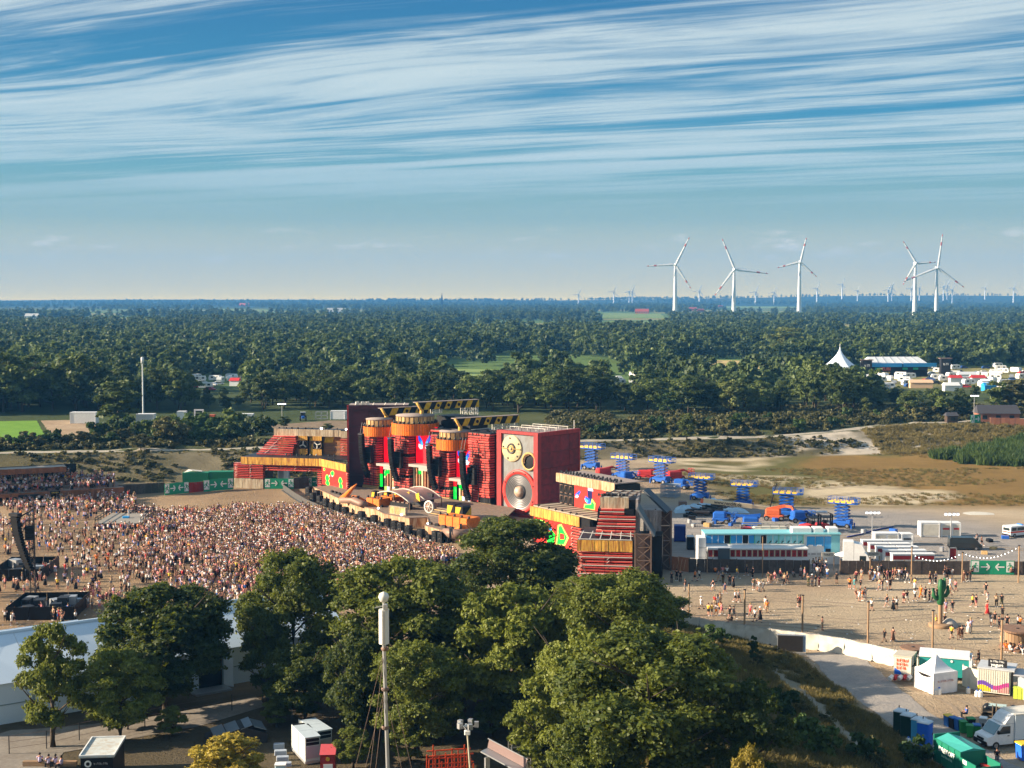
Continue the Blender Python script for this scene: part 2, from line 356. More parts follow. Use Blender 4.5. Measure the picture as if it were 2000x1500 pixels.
def fast_mesh(name, vs, fs):
 vs = np.asarray(vs, np.float32); fs = np.asarray(fs, np.int32); n = fs.shape[1]
 me = bpy.data.meshes.new(name); me.vertices.add(len(vs)); me.vertices.foreach_set('co', vs.ravel())
 me.loops.add(fs.size); me.loops.foreach_set('vertex_index', fs.ravel())
 me.polygons.add(len(fs)); me.polygons.foreach_set('loop_start', np.arange(0, fs.size, n, dtype=np.int32))
 me.update(calc_edges=True); return me
paint_ground()
def ground_mat(name, c1, c2, scale=.6, bump=.5, c3=None):
 m = bpy.data.materials.new(name); m.use_nodes = True; g = NT(m.node_tree); bs = g.n['Principled BSDF']
 tc = g.node('ShaderNodeTexCoord').outputs['Object']
 n = g.noise(tc, scale, 6, .65); k = g.noise(tc, scale * 7, 5, .7)
 c = g.mix(g.ramp(n, [(.38, 0.0), (.64, 1.0)]), (*c1, 1), (*c2, 1))
 if c3: c = g.mix(g.ramp(g.noise(tc, scale * 3, 5, .7), [(.56, 0.0), (.66, .8)]), c, (*c3, 1))
 kk = g.math('ADD', .6, g.math('MULTIPLY', k, .8)); c = g.mix(1.0, c, g.node('ShaderNodeCombineColor', {0: kk, 1: kk, 2: kk}).outputs[0], 'MULTIPLY')
 g.put(bs.inputs['Base Color'], c); bs.inputs['Roughness'].default_value = .95; bs.inputs['Specular IOR Level'].default_value = .1
 bn = g.node('ShaderNodeBump', {'Strength': bump, 'Distance': .15, 'Height': k}); g.l.new(bn.outputs[0], bs.inputs['Normal']); return m
def sheet(name, pts, off, m, wob=.35, step=2.5, kind='structure'):
 out = []
 for a, b in zip(pts, pts[1:] + pts[:1]):
  a = Vector(a[:2]); b = Vector(b[:2]); k = max(1, int((b - a).length / 1.6)); nn = Vector((-(b - a).y, (b - a).x)).normalized()
  for i in range(k):
   p = a.lerp(b, i / k); out.append(p + nn * (mnoise.noise(Vector((p.x * .3, p.y * .3, 1.7))) + .5 * mnoise.noise(Vector((p.x, p.y, 4.7)))) * wob)
 lo = [min(p[i] for p in out) for i in (0, 1)]; hi = [max(p[i] for p in out) for i in (0, 1)]
 gx, gy = np.meshgrid(np.arange(lo[0], hi[0], step), np.arange(lo[1], hi[1], step))
 ok = inpoly([(p.x, p.y) for p in out], gx, gy); inner = [Vector((a, b)) for a, b in zip(gx[ok], gy[ok])]
 n = len(out)
 r = geometry.delaunay_2d_cdt(out + inner, [(i, (i + 1) % n) for i in range(n)], [], 1, 1e-4)
 z = height([v.x for v in r[0]], [v.y for v in r[0]])
 me = bpy.data.meshes.new(name); me.from_pydata([(v.x, v.y, float(q) + off) for v, q in zip(r[0], z)], [], r[2]); me.materials.append(m)
 for p in me.polygons: p.use_smooth = True
 me.update(); o = put(name, me); return tag(o, kind=kind)
def ribbon(pts, w):
 pts = [Vector(p[:2]) for p in pts]; L, Rr = [], []
 for i, p in enumerate(pts):
  d = (pts[min(i + 1, len(pts) - 1)] - pts[max(i - 1, 0)]).normalized(); n = Vector((-d.y, d.x)); L.append(p + n * w / 2); Rr.append(p - n * w / 2)
 return [tuple(p) for p in L + Rr[::-1]]
M_TRACK = ground_mat('pale_track', (.40, .36, .29), (.30, .27, .22), .25)
xs = np.arange(-190, 200, 6.0)
sheet('dirt_track', ribbon([(x, np.interp(x, RX, RTOP) + 3.2) for x in xs], 4.6), .05, M_TRACK, .5)
M_PATH = ground_mat('gravel_path', (.25, .235, .225), (.32, .29, .26), .5, .6)
sheet('gravel_path', [tuple(pix(*p).xy) for p in ((1572, 1279), (1640, 1340), (1740, 1418), (1800, 1466), (1880, 1530), (2010, 1620), (2060, 1560), (1990, 1500), (1880, 1435), (1800, 1380), (1740, 1330), (1690, 1290), (1640, 1270))], .04, M_PATH, .5)
M_DIRT = ground_mat('dark_earth', (.17, .125, .085), (.25, .19, .13), .7)
sheet('trampled_earth', [tuple(pix(*p).xy) for p in ((1738, 1330), (1790, 1350), (1840, 1358), (1880, 1352), (1960, 1380), (2000, 1384), (2000, 1340), (1890, 1336), (1800, 1330))], .02, M_DIRT, .4)
M_TURF = ground_mat('mown_turf', (.12, .24, .03), (.15, .28, .04), .2, .2)
sheet('sports_field', [tuple(pix(x, y, 5).xy) for x, y in ((-60, 824), (72, 822), (92, 856), (60, 866), (-60, 866))], .06, M_TURF, .3, 4)
M_BARE = ground_mat('bare_ground', (.36, .27, .18), (.28, .2, .13), .15, .4)
sheet('bare_ground', [tuple(pix(x, y, 5).xy) for x, y in ((80, 822), (170, 820), (200, 838), (170, 860), (100, 858))], .055, M_BARE, .6, 4)
sheet('bare_strip', [tuple(pix(x, y, 5).xy) for x, y in ((510, 832), (640, 822), (700, 822), (700, 838), (560, 842))], .055, M_DIRT, .6, 4)
M_WHEAT = ground_mat('stubble_field', (.46, .36, .16), (.40, .30, .13), .05, .2)
sheet('stubble_field', [tuple(pix(x, y, 5).xy) for x, y in ((1325, 703), (1490, 706), (1500, 728), (1420, 732), (1320, 726))], .3, M_WHEAT, 1, 12)
M_MEADOW = ground_mat('meadow', (.16, .24, .06), (.20, .25, .09), .01, .2)
for i, (a, b, c, d) in enumerate(((1180, 612, 1290, 622), (1420, 598, 1560, 603), (880, 722, 970, 738), (1640, 646, 1720, 654), (160, 652, 250, 658), (430, 604, 520, 608), (640, 606, 700, 611), (1190, 628, 1300, 640))):
 sheet('meadow', [tuple(pix(x, y, 5).xy) for x, y in ((a, b), (c, b + 1), (c + 10, d), (a - 10, d - 1))], .4 + i * .01, M_MEADOW, 3, 60 if b < 690 else 14)
MEADOWS = [[tuple(pix(x, y, 5).xy) for x, y in ((a - 12, b - 2), (c + 8, b - 1), (c + 20, d + 4), (a - 20, d + 4))] for a, b, c, d in ((1180, 612, 1290, 622), (1420, 598, 1560, 603), (880, 722, 970, 738), (1640, 646, 1720, 654), (160, 652, 250, 658), (430, 604, 520, 608), (640, 606, 700, 611), (1190, 628, 1300, 640), (1325, 703, 1490, 728))]
M_PAVE = ground_mat('pale_paving', (.25, .225, .195), (.2, .175, .15), .4, .3)
sheet('paved_apron', [tuple(pix(x, y).xy) for x, y in ((-80, 1455), (20, 1428), (180, 1415), (330, 1395), (500, 1360), (520, 1380), (380, 1420), (120, 1470), (110, 1540), (-80, 1540))], .03, M_PAVE, .3)
def haze_box():
 lo, hi = (-5900, -300, -10), (5900, 9800, 330)
 m = bpy.data.materials.new('air'); m.use_nodes = True; g = NT(m.node_tree); g.n.clear(); o = g.node('ShaderNodeOutputMaterial')
 v = g.node('ShaderNodeVolumePrincipled', {'Color': (.10, .37, .84, 1), 'Density': HAZE, 'Anisotropy': .0}); g.l.new(v.outputs[0], o.inputs['Volume'])
 b = MB(); b.b2(lo, hi); tag(b.build('haze', m), kind='stuff')
HAZE = 1.2e-4
haze_box()
M_RUT_SHADE = ground_mat('rut_and_shade', (.25, .195, .14), (.33, .26, .19), .8, .5)  # tyre ruts; across the sand they also paint in dark shadow streaks
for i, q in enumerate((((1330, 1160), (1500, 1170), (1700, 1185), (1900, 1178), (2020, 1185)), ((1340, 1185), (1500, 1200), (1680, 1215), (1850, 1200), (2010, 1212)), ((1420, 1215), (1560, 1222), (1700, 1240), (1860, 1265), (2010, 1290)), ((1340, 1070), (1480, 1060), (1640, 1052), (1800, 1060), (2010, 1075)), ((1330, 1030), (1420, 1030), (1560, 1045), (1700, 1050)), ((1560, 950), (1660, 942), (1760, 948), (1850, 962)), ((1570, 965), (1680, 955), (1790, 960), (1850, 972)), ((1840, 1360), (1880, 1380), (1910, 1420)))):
 for k in (-.95, .95): c = [pix(*p) for p in q]; d = (c[-1] - c[0]).normalized(); sheet('tyre_and_shade_streak', ribbon([v + Vector((-d.y, d.x, 0)) * k for v in c], .42), .012 + .004 * i, M_RUT_SHADE, .2, 3)
# ===== trees
L_OAK = leaf_mat('oak_leaves', (.028, .052, .012), (.19, .22, .036), .36)
L_MID = leaf_mat('wood_leaves', (.024, .045, .016), (.14, .185, .05), .3)
L_FAR = leaf_mat('far_leaves', (.02, .042, .018), (.14, .19, .06), .28)
L_PALE = leaf_mat('willow_leaves', (.06, .085, .02), (.17, .2, .06))
L_GOLD = leaf_mat('yellow_leaves', (.16, .13, .02), (.42, .33, .05))
L_SCRUB = leaf_mat('scrub_leaves', (.035, .042, .014), (.17, .16, .06))
BARK = mat('bark', (.075, .058, .042), .9, var=.35, scale=3, bump=.4)
def leaf_cloud(seed, n, lobes, size, aspect=.62):
 r = np.random.default_rng(seed); w = np.array([l[1][0] * l[1][2] for l in lobes]); w = w / w.sum()
 li = r.choice(len(lobes), n, p=w); c = np.array([l[0] for l in lobes])[li]; rad = np.array([l[1] for l in lobes])[li]
 d = r.normal(size=(n, 3)); d /= np.linalg.norm(d, axis=1)[:, None]
 d[:, 2] = np.where(d[:, 2] < -.45, -d[:, 2], d[:, 2])
 clump = .72 + .38 * np.sin(d[:, 0] * 7 + li) * np.sin(d[:, 1] * 6 + li * 2.1) * np.sin(d[:, 2] * 7 + li * .7)
 q = r.random(n) ** .4 * clump; p = c + d * rad * q[:, None]
 nrm = d * .75 + r.normal(size=(n, 3)) * .6 + np.array([0, 0, .25]); nrm /= np.linalg.norm(nrm, axis=1)[:, None]
 a = np.cross(nrm, r.normal(size=(n, 3))); a /= np.linalg.norm(a, axis=1)[:, None] + 1e-9; b = np.cross(nrm, a)
 s = size * (.6 + .8 * r.random(n))[:, None]
 v = np.stack([p - a * s, p - b * s * aspect, p + a * s, p + b * s * aspect], 1).reshape(-1, 3)
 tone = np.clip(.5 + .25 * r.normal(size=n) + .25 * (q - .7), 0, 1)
 return v, np.repeat(tone, 4)
def crown(name, seed, n, lobes, size, m, aspect=.62):
 v, t = leaf_cloud(seed, n, lobes, size, aspect); me = fast_mesh(name, v, np.arange(len(v)).reshape(-1, 4))
 at = me.attributes.new('tone', 'FLOAT', 'POINT'); at.data.foreach_set('value', t.astype(np.float32)); me.materials.append(m); return me
def lobes_for(seed, Ht, Rd, base, k, narrow=1.0):
 r = np.random.default_rng(seed); out = []; mid = (Ht + base) / 2; hh = (Ht - base) / 2
 for i in range(k):
  th = 2.399 * i + r.random() * .9; u = 1 - 2 * (i + .5) / k; u = np.clip(u + r.normal() * .12, -.95, .97); s = math.sqrt(1 - u * u)
  rr = Rd * (.30 + .16 * r.random()) * narrow; fr = .78 + .22 * r.random()
  out.append(((Rd * s * fr * cos(th) * .74, Rd * s * fr * sin(th) * .74, mid + u * hh * .8), (rr, rr, rr * .8)))
 out.append(((0, 0, mid), (Rd * .55, Rd * .55, hh * .7))); return out
def trunk_mesh(name, seed, Ht, r0, base, Rd, limbs=7):
 r = random.Random(seed); b = MB(); pts = []; x = y = 0.0; k = 6
 for i in range(k + 1):
  pts.append((x, y, Ht * .82 * i / k - .3)); x += r.uniform(-.05, .05) * Ht * .2; y += r.uniform(-.05, .05) * Ht * .2
 b.path(pts, [r0 * (1.25 if i == 0 else 1 - .86 * i / k) for i in range(k + 1)], 7)
 for j in range(limbs):
  i = min(k - 1, 1 + int(j * (k - 2) / max(1, limbs - 1) + .5)); a = j * 2.4 + r.random(); p = Vector(pts[i]); L = Rd * r.uniform(.55, .85)
  m1 = p + Vector((cos(a) * L * .5, sin(a) * L * .5, L * .32)); e = p + Vector((cos(a) * L, sin(a) * L, L * r.uniform(.5, .9)))
  b.path([p, m1, e], [r0 * .42 * (1 - .1 * i), r0 * .25, r0 * .06], 5)
  for s in (-1, 1): b.path([m1, m1 + Vector((cos(a + s * .8) * L * .4, sin(a + s * .8) * L * .4, L * .35))], [r0 * .16, r0 * .04], 4)
 return b.mesh(name, BARK)
# --- near trees: four detailed crowns shared by the dozen trees below the camera
NEAR = []
for i, (Ht, Rd, base, k) in enumerate(((15, 7.2, 1.6, 44), (13, 6.4, 1.4, 38), (17, 7.0, 1.6, 48), (12, 5.2, 1.2, 30))):
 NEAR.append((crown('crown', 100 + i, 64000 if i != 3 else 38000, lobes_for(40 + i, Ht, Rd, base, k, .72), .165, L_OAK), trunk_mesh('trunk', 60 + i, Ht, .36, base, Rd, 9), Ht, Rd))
def tree(name, var, loc, Ht, rz, label, group=None, wide=1.0, leaf=None, cat='tree'):
 cm, tm, h0, r0 = var; t = thing(name, label, cat, loc, rz, group, (Ht / h0 * wide, Ht / h0 * wide, Ht / h0))
 c = put('crown', cm, t); put('trunk', tm, t)
 if leaf: c.material_slots[0].link = 'OBJECT'; c.material_slots[0].material = leaf
 return t
def near_tree(var, px, ytop, Y, wpx, label, rz, name='oak_tree', leaf=None, zmin=None):
 top = pixd(px, ytop, Y); g = H1(top.x, Y); Ht = top.z - g; v = NEAR[var]; w = wpx / F * Y / 2
 return tree(name, v, (top.x, Y, g), Ht, rz, label, 'trees in front of the festival ground', (1.0 if ytop > 1205 or px < 480 else 1.18) * w / (v[3] * .98 * Ht / v[2]), leaf)
for a in ((3, 98, 1212, 127, 165, 'small loose tree at the left end of the white marquee', .4),
          (1, 318, 1136, 137, 330, 'broad round tree in front of the middle of the white marquee', 1.1),
          (0, 572, 1066, 146, 215, 'tree with open branches where the marquee ends below the crowd', 2.0),
          (3, 520, 1195, 140, 105, 'thin half-bare tree leaning beside the dark marquee doorway', 4.0),
          (2, 785, 1072, 136, 290, 'tall dense tree behind the white antenna mast', 3.0),
          (0, 1000, 1000, 168, 260, 'tree standing in front of the foot of the giant loudspeaker', 5.1),
          (1, 1000, 1135, 132, 250, 'wide dark tree right of the antenna mast, above the lamp mast', .9),
          (2, 1215, 1100, 128, 240, 'tree below the stepped right end of the stage', 4.4),
          (0, 1275, 1216, 104, 460, 'biggest and nearest tree, sunlit on the grassy mound', 2.6),
          (3, 1465, 1325, 101, 205, 'dark low tree on the right flank of the big nearest tree', 1.9),
          (1, 705, 1225, 128, 170, 'shaded tree behind the grey generator units', 5.6),
          (2, 815, 1240, 124, 230, 'shaded tree directly behind the guy wires of the mast', 3.7),
          (3, 1080, 1300, 116, 210, 'low shaded tree right of the lamp mast', 2.2),
          (1, 232, 1262, 129, 200, 'shaded tree behind the black and white kiosk', 2.9),
          (2, 900, 1190, 140, 230, 'dark tree filling the gap between the mast tree and its right neighbour', 1.3),
          (1, 1140, 1225, 117, 240, 'shaded tree between the lamp mast and the biggest tree', 4.9),
          (1, 1060, 1190, 145, 240, 'middle tree behind the shaded ones, under the loudspeaker tree', 3.3),
          (2, 1165, 1375, 100, 230, 'dark low tree left of the biggest tree at the bottom', 1.0),
          (1, 595, 1255, 134, 190, 'dark shaded tree under the right end of the marquee', .6),
          (1, 1180, 1120, 147, 230, 'added tree shading the path, between the stage end and the twiggy tree', 3.6),  # added so that its shadow reaches the gravel path
          (3, 1250, 1150, 150, 200, 'tree with bare twigs reaching over the sand beside the stage end', .2)): near_tree(*a)
near_tree(3, 440, 1432, 112, 190, 'yellow-leaved shrub at the bottom beside the grey flat roofs', 1.0, 'yellow_shrub', L_GOLD)
near_tree(3, 1462, 1455, 92, 110, 'yellow-leaved shrub at the bottom of the grassy mound', 2.0, 'yellow_shrub', L_GOLD)
# --- middle-distance trees: eight crowns, 300 single trees nearest the camera
MIDV = []
for i, (Ht, Rd, base, k) in enumerate(((16, 6.5, 2.5, 15), (18, 6.0, 2.5, 16), (15, 7.2, 2.0, 15), (17, 5.0, 2.0, 13), (13, 5.4, 1.5, 12), (19, 7.0, 3.0, 17))):
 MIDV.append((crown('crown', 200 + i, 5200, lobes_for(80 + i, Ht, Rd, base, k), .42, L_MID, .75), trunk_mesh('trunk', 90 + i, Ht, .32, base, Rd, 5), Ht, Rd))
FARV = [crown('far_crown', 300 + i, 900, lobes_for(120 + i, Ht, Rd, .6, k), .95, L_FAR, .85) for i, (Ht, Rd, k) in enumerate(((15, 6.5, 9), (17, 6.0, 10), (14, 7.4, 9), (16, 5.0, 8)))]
BUSHV = [crown('foliage', 330 + i, 1500, lobes_for(150 + i, 2.6, 2.0, -.3, 8), .24, L_SCRUB, .75) for i in range(3)]
CAMP = [tuple(pix(x, y, 5).xy) for x, y in ((350, 742), (480, 738), (900, 744), (1340, 735), (1700, 722), (2060, 716), (2060, 768), (1780, 768), (1500, 756), (1180, 752), (900, 756), (640, 760), (480, 772), (350, 776))]
def allowed(x, y):
 ok = ~inpoly(CAMP, x, y)
 for m in MEADOWS: ok &= ~inpoly(m, x, y)
 return ok
LINE_X = [-250, -170, -100, -60, 0, 60, 110, 135, 175, 300]
LINE_Y = [436, 436, 448, 455, 440, 432, 436, 470, 500, 500]      # front edge of the wood
pts = []; Yq = 425.0
while Yq < 600:
 s = 8.2 + (Yq - 425) * .012
 for x in np.arange(-.42 * Yq - 12, .42 * Yq + 12, s): pts.append((x + rng.uniform(-3, 3), Yq + rng.uniform(-3.4, 3.4)))
 Yq += s
pts = np.array(pts); fy = np.interp(pts[:, 0], LINE_X, LINE_Y)
keep = (pts[:, 1] > fy) & allowed(pts[:, 0], pts[:, 1]) & (rng.random(len(pts)) < .93); pts = pts[keep]
pts = pts[np.argsort(pts[:, 1])]
TOPX = [-60, 170, 200, 360, 380, 470, 490, 680, 900, 1170, 1185, 1240, 1260, 1330, 1480, 1560, 1590, 1640, 1700, 1745, 1900, 1920, 2060]
TOPY = [690, 695, 712, 720, 765, 765, 722, 728, 722, 715, 748, 748, 728, 735, 742, 742, 702, 705, 740, 755, 755, 742, 738]
SPOTS = [(30, 'behind the sports field'), (120, 'behind the bare ground'), (190, 'behind the site cabin with dark roof'), (240, 'behind the large round tree'), (300, 'by the tall white pole'), (385, 'behind the white portal frame'), (460, 'behind the white trailer left of the stage'), (550, 'behind the yard lamp mast'), (610, 'behind the tractor and steel rack'), (660, 'behind the white containers by the maroon box'), (740, 'behind the maroon box'), (830, 'behind the hazard beams'), (900, 'behind the stage roof'), (1000, 'above the last hazard beam'), (1060, 'behind the giant loudspeaker'), (1140, 'right above the loudspeaker edge'), (1230, 'beyond the farthest scissor lifts'), (1310, 'behind the bright green round tree'), (1345, 'behind the pale willow-like tree'), (1425, 'by the light green tree of the belt'), (1520, 'below the stubble field end'), (1600, 'below the circus tent, left of it'), (1660, 'below the circus tent'), (1720, 'before the tent hall'), (1790, 'before the peach-coloured stall'), (1850, 'behind the timber hut'), (1905, 'behind the far exit sign'), (1960, 'at the right edge above the brick shed')]
def spot(px): return min(SPOTS, key=lambda q: abs(q[0] - px))[1]
for i, (x, y) in enumerate(pts[:285]):
 px = 1000 + F * x / y; sx_ = min(SPOTS, key=lambda q: abs(q[0] - px))[0]; grp = 'wood belt trees ' + ('left of the stage' if sx_ < 680 else 'right of the stage' if sx_ > 1100 else 'behind the stage'); g = H1(x, y)
 Ht = max(4.0, (EYE - (np.interp(px, TOPX, TOPY) - 580) * y / F - g) * rng.uniform(.72, 1.06)); wd = rng.uniform(.95, 1.45)
 dp = y - np.interp(x, LINE_X, LINE_Y); row = 'front' if dp < 12 else 'second row' if dp < 26 else 'third row' if dp < 42 else 'rear'
 lab = '%s %s tree, %s of the wood belt %s' % ('tall' if Ht > 15 else 'low' if Ht < 9 else 'medium', 'broad' if wd > 1.3 else 'narrow' if wd < 1.1 else 'full', row, spot(px))
 tree('leafy_tree', MIDV[int(rng.integers(6))], (x, y, g), Ht, rng.uniform(0, 6), lab if len(lab.split()) < 17 else lab.replace('of the wood belt ', ', '), grp, wd)
rest = pts[285:]; _q = 1000 + F * rest[:, 0] / rest[:, 1]; rest = rest[~((_q > 1712) | ((_q > 370) & (_q < 480)) | ((_q > 1180) & (_q < 1250)) | ((_q > 890) & (_q < 965)))]
for i, (x, y) in enumerate(((-119, 280), (-121, 289), (-124, 297), (-122, 306), (-131, 284), (-133, 300))): tree('leafy_tree', MIDV[i], (x, y, H1(x, y)), 16 + i % 3, i * 1.1, 'tree shading the grandstand from just beyond the left edge', 'trees beyond the left edge', 1.15)
# --- the far woods: one mass of instanced crowns
def forest_points():
 P = [rest]; y = 600.0
 while y < 7900:
  s = 8.6 + (y - 600) * .0042; half = .40 * y + 60
  xs = np.arange(-half, half, s); q = np.stack([xs + rng.uniform(-.45, .45, len(xs)) * s, y + rng.uniform(-.45, .45, len(xs)) * s], 1)
  d = fbm(q[:, 0], q[:, 1], 300, 17, 3); d2 = fbm(q[:, 0] * .3, q[:, 1], 420, 33, 3)
  thr = .625 if y < 1000 else .56 if y < 1500 else .53
  k = ((d < thr) & ((d2 < .56) | (y < 1000))) | (rng.random(len(q)) < .035); k &= allowed(q[:, 0], q[:, 1]); P.append(q[k]); y += s * (1.0 if y < 3000 else 1.2)
 return np.concatenate(P)
def scatter(name, P, variants, smin, smax, label=None, zoff=-.4, grow=0.0, leaf_src=None):
 z = height(P[:, 0], P[:, 1]) + zoff; me = bpy.data.meshes.new(name); v = np.column_stack([P, z]).astype(np.float32)
 me.vertices.add(len(v)); me.vertices.foreach_set('co', v.ravel())
 s = rng.uniform(smin, smax, len(v)) * (1 + grow * np.clip(P[:, 1] / 6000, 0, 1))
 a = me.attributes.new('size', 'FLOAT', 'POINT'); a.data.foreach_set('value', s.astype(np.float32))
 b = me.attributes.new('turn', 'FLOAT', 'POINT'); b.data.foreach_set('value', rng.uniform(0, 6.28, len(v)).astype(np.float32))
 c = me.attributes.new('pick', 'INT', 'POINT'); c.data.foreach_set('value', rng.integers(0, len(variants), len(v)).astype(np.int32))
 me.update(); o = put(name, me); tag(o, label, None, None, 'stuff')
 coll = bpy.data.collections.new(name + '_source')
 for i, m in enumerate(variants): so = bpy.data.objects.new('%s_source_%02d' % (name, i), m); coll.objects.link(so)
 ng = bpy.data.node_groups.new(name, 'GeometryNodeTree'); ng.interface.new_socket('Geometry', in_out='INPUT', socket_type='NodeSocketGeometry'); ng.interface.new_socket('Geometry', in_out='OUTPUT', socket_type='NodeSocketGeometry')
 N, L = ng.nodes, ng.links; gi = N.new('NodeGroupInput'); go = N.new('NodeGroupOutput'); ip = N.new('GeometryNodeInstanceOnPoints'); ci = N.new('GeometryNodeCollectionInfo')
 ci.inputs['Collection'].default_value = coll; ci.inputs['Separate Children'].default_value = True; ci.inputs['Reset Children'].default_value = True
 def attr(nm, ty):
  n = N.new('GeometryNodeInputNamedAttribute'); n.data_type = ty; n.inputs['Name'].default_value = nm; return n.outputs['Attribute']
 L.new(gi.outputs[0], ip.inputs['Points']); L.new(ci.outputs[0], ip.inputs['Instance']); ip.inputs['Pick Instance'].default_value = True
 L.new(attr('pick', 'INT'), ip.inputs['Instance Index']); L.new(attr('size', 'FLOAT'), ip.inputs['Scale'])
 cx = N.new('ShaderNodeCombineXYZ'); L.new(attr('turn', 'FLOAT'), cx.inputs[2]); L.new(cx.outputs[0], ip.inputs['Rotation']); L.new(ip.outputs[0], go.inputs[0])
 md = o.modifiers.new('scatter', 'NODES'); md.node_group = ng; return o
FP = forest_points()
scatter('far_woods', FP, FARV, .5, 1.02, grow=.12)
print('far trees', len(FP))
# ===== the stage
SO = pix(1050, 1015); _l = pix(690, 965); SUv = (SO - _l).normalized(); SVv = Vector((-SUv.y, SUv.x, 0))
RS = math.atan2(SUv.y, SUv.x)
def sp(sx, sy, z=0.0): return SO + SUv * sx + SVv * sy + Vector((0, 0, z))
def spix(px, py, sy):
 x = (px - 1000) / F; y = -(py - 750) / F; c, s = cos(PITCH), sin(PITCH)
 d = Vector((x, c + y * s, -s + y * c)); o = Vector((0, 0, EYE)) - SO - SVv * sy
 p = o + d * (-o.dot(SVv) / d.dot(SVv)); return p.dot(SUv), p.z
MRED = mat('red_bar', (.60, .035, .030), .4, var=.25, scale=2.5, col2=(.16, .02, .018), amt=.4, rand=.25); MSHINE = mat('painted_bar_shine', (.72, .27, .20), .4, var=.3, rand=.3)
MDK = mat('black_steel', (.02, .02, .024), .5, var=.3, scale=2)
MBLK = mat('black_paint', (.008, .008, .010), .5, var=.3, scale=2, spec=.2)
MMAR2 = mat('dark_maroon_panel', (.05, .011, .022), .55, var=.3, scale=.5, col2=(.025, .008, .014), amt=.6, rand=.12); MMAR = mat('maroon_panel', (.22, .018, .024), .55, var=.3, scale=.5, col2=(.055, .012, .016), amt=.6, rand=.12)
MREDF = mat('red_frame', (.36, .03, .03), .55, var=.3, scale=1.2, col2=(.14, .02, .02), amt=.6, streak=(1, 1, .25))
MGREY = mat('grey_baffle', (.21, .22, .225), .6, var=.25, scale=.6, col2=(.15, .12, .10), amt=.6, streak=(1.2, 1.2, .35))
MWOOF = mat('red_ring', (.62, .045, .035), .45, var=.15, scale=1.5, col2=(.3, .03, .02), amt=.4)
MCONE = mat('grey_cone', (.17, .165, .17), .4, .35, var=.15, scale=1)
MGROOVE = mat('dark_cone', (.06, .058, .062), .5, .2)
MCAP = mat('weathered_cap', (.42, .27, .19), .5, .15, var=.3, scale=1.2, col2=(.62, .52, .42), amt=.7)
MTWEET = mat('cream_plate', (.62, .47, .24), .6, var=.2, scale=.9, col2=(.25, .27, .2), amt=.8)
MPORT = mat('gold_ring', (.55, .36, .12), .5, var=.3, scale=1.5, col2=(.25, .12, .05), amt=.5)
MPORTIN = mat('port_inner', (.15, .08, .045), .8, var=.4, scale=1)
MORA = mat('orange_slat', (.72, .17, .012), .5, var=.2, scale=1.5, col2=(.40, .07, .01), amt=.5, rand=.2)
MWOOD = mat('pale_plank', (.55, .37, .16), .7, var=.25, scale=1.4, col2=(.22, .11, .04), amt=.6, streak=(1, 1, .3), rand=.25)
MDISC = mat('grey_top', (.27, .22, .2), .8, var=.25, scale=1)
MYEL = mat('yellow_paint', (.74, .45, .02), .5, var=.2, scale=1.3, col2=(.30, .12, .03), amt=.45)
MYELP = mat('yellow_post', (.70, .40, .08), .5, var=.2, scale=1.3, col2=(.4, .16, .05), amt=.4)
MRUST = mat('rust_fascia', (.50, .36, .22), .75, var=.25, scale=.9, col2=(.26, .09, .03), amt=.85, streak=(1.5, 1.5, .22), rand=.15)
MYFAS = mat('yellow_fascia', (.64, .36, .06), .7, var=.2, scale=1.0, col2=(.28, .09, .02), amt=.9, streak=(2.2, 2.2, .25), rand=.15)
MTFAS = mat('tan_fascia', (.46, .39, .28), .75, var=.25, scale=1.0, col2=(.24, .14, .08), amt=.8, streak=(2, 2, .22), rand=.2)
MCONC = mat('grey_shelf', (.36, .33, .3), .8, var=.2, scale=1.5)
MTRUSS = mat('white_truss', (.62, .6, .55), .5, .1, var=.15)
MSTEEL = mat('rusty_steel', (.17, .12, .10), .6, .2, var=.35, scale=2, col2=(.3, .17, .1), amt=.4)
MDECK = mat('deck_boards', (.23, .17, .13), .8, var=.3, scale=1, col2=(.12, .085, .06), amt=.6)
MPIPE = mat('brown_pipe', (.26, .16, .12), .55, .1, var=.3, scale=1.5)
MCABR = mat('speaker_black', (.007, .007, .008), .6, var=.3, scale=3, rand=.3, spec=.15)
def emis(name, col, s):
 if name in MATS: return MATS[name]
 m = bpy.data.materials.new(name); m.use_nodes = True; b = m.node_tree.nodes['Principled BSDF']
 b.inputs['Base Color'].default_value = (*[c * .3 for c in col], 1); b.inputs['Emission Color'].default_value = (*col, 1); b.inputs['Emission Strength'].default_value = s; b.inputs['Roughness'].default_value = .4
 MATS[name] = m; return m
ELRED = emis('led_red', (1.0, .0, .012), .42); ELORA = emis('led_orange_red', (.85, .035, .02), .38); ELGRN = emis('led_green', (0, .85, .06), .42); ELBLU = emis('led_blue', (.01, .12, .9), .35)
ELCYA = emis('led_cyan', (.08, .55, 1.0), .42); ELWHT = emis('led_white', (.9, .9, 1.0), .42); ELYG = emis('led_rim', (.65, .9, .15), .4); ELLAMP = emis('lamp_white', (1, .97, .9), 3.0); ELNAVY = emis('led_navy', (.0, .0, .12), .3)
BARM = MB().box((0, .02, 0), (.96, .94, .95), mi=2).box((0, 0, .36), (1, 1, .5)).box((0, 0, -.34), (1, 1, .46)).box((0, -.005, .635), (1, 1, .09), mi=1).box((0, -.003, -.085), (1, .98, .07), mi=1).mesh('bar', [MRED, MSHINE, MBLK])  # thin pale strips paint a highlight along the top of each red bar
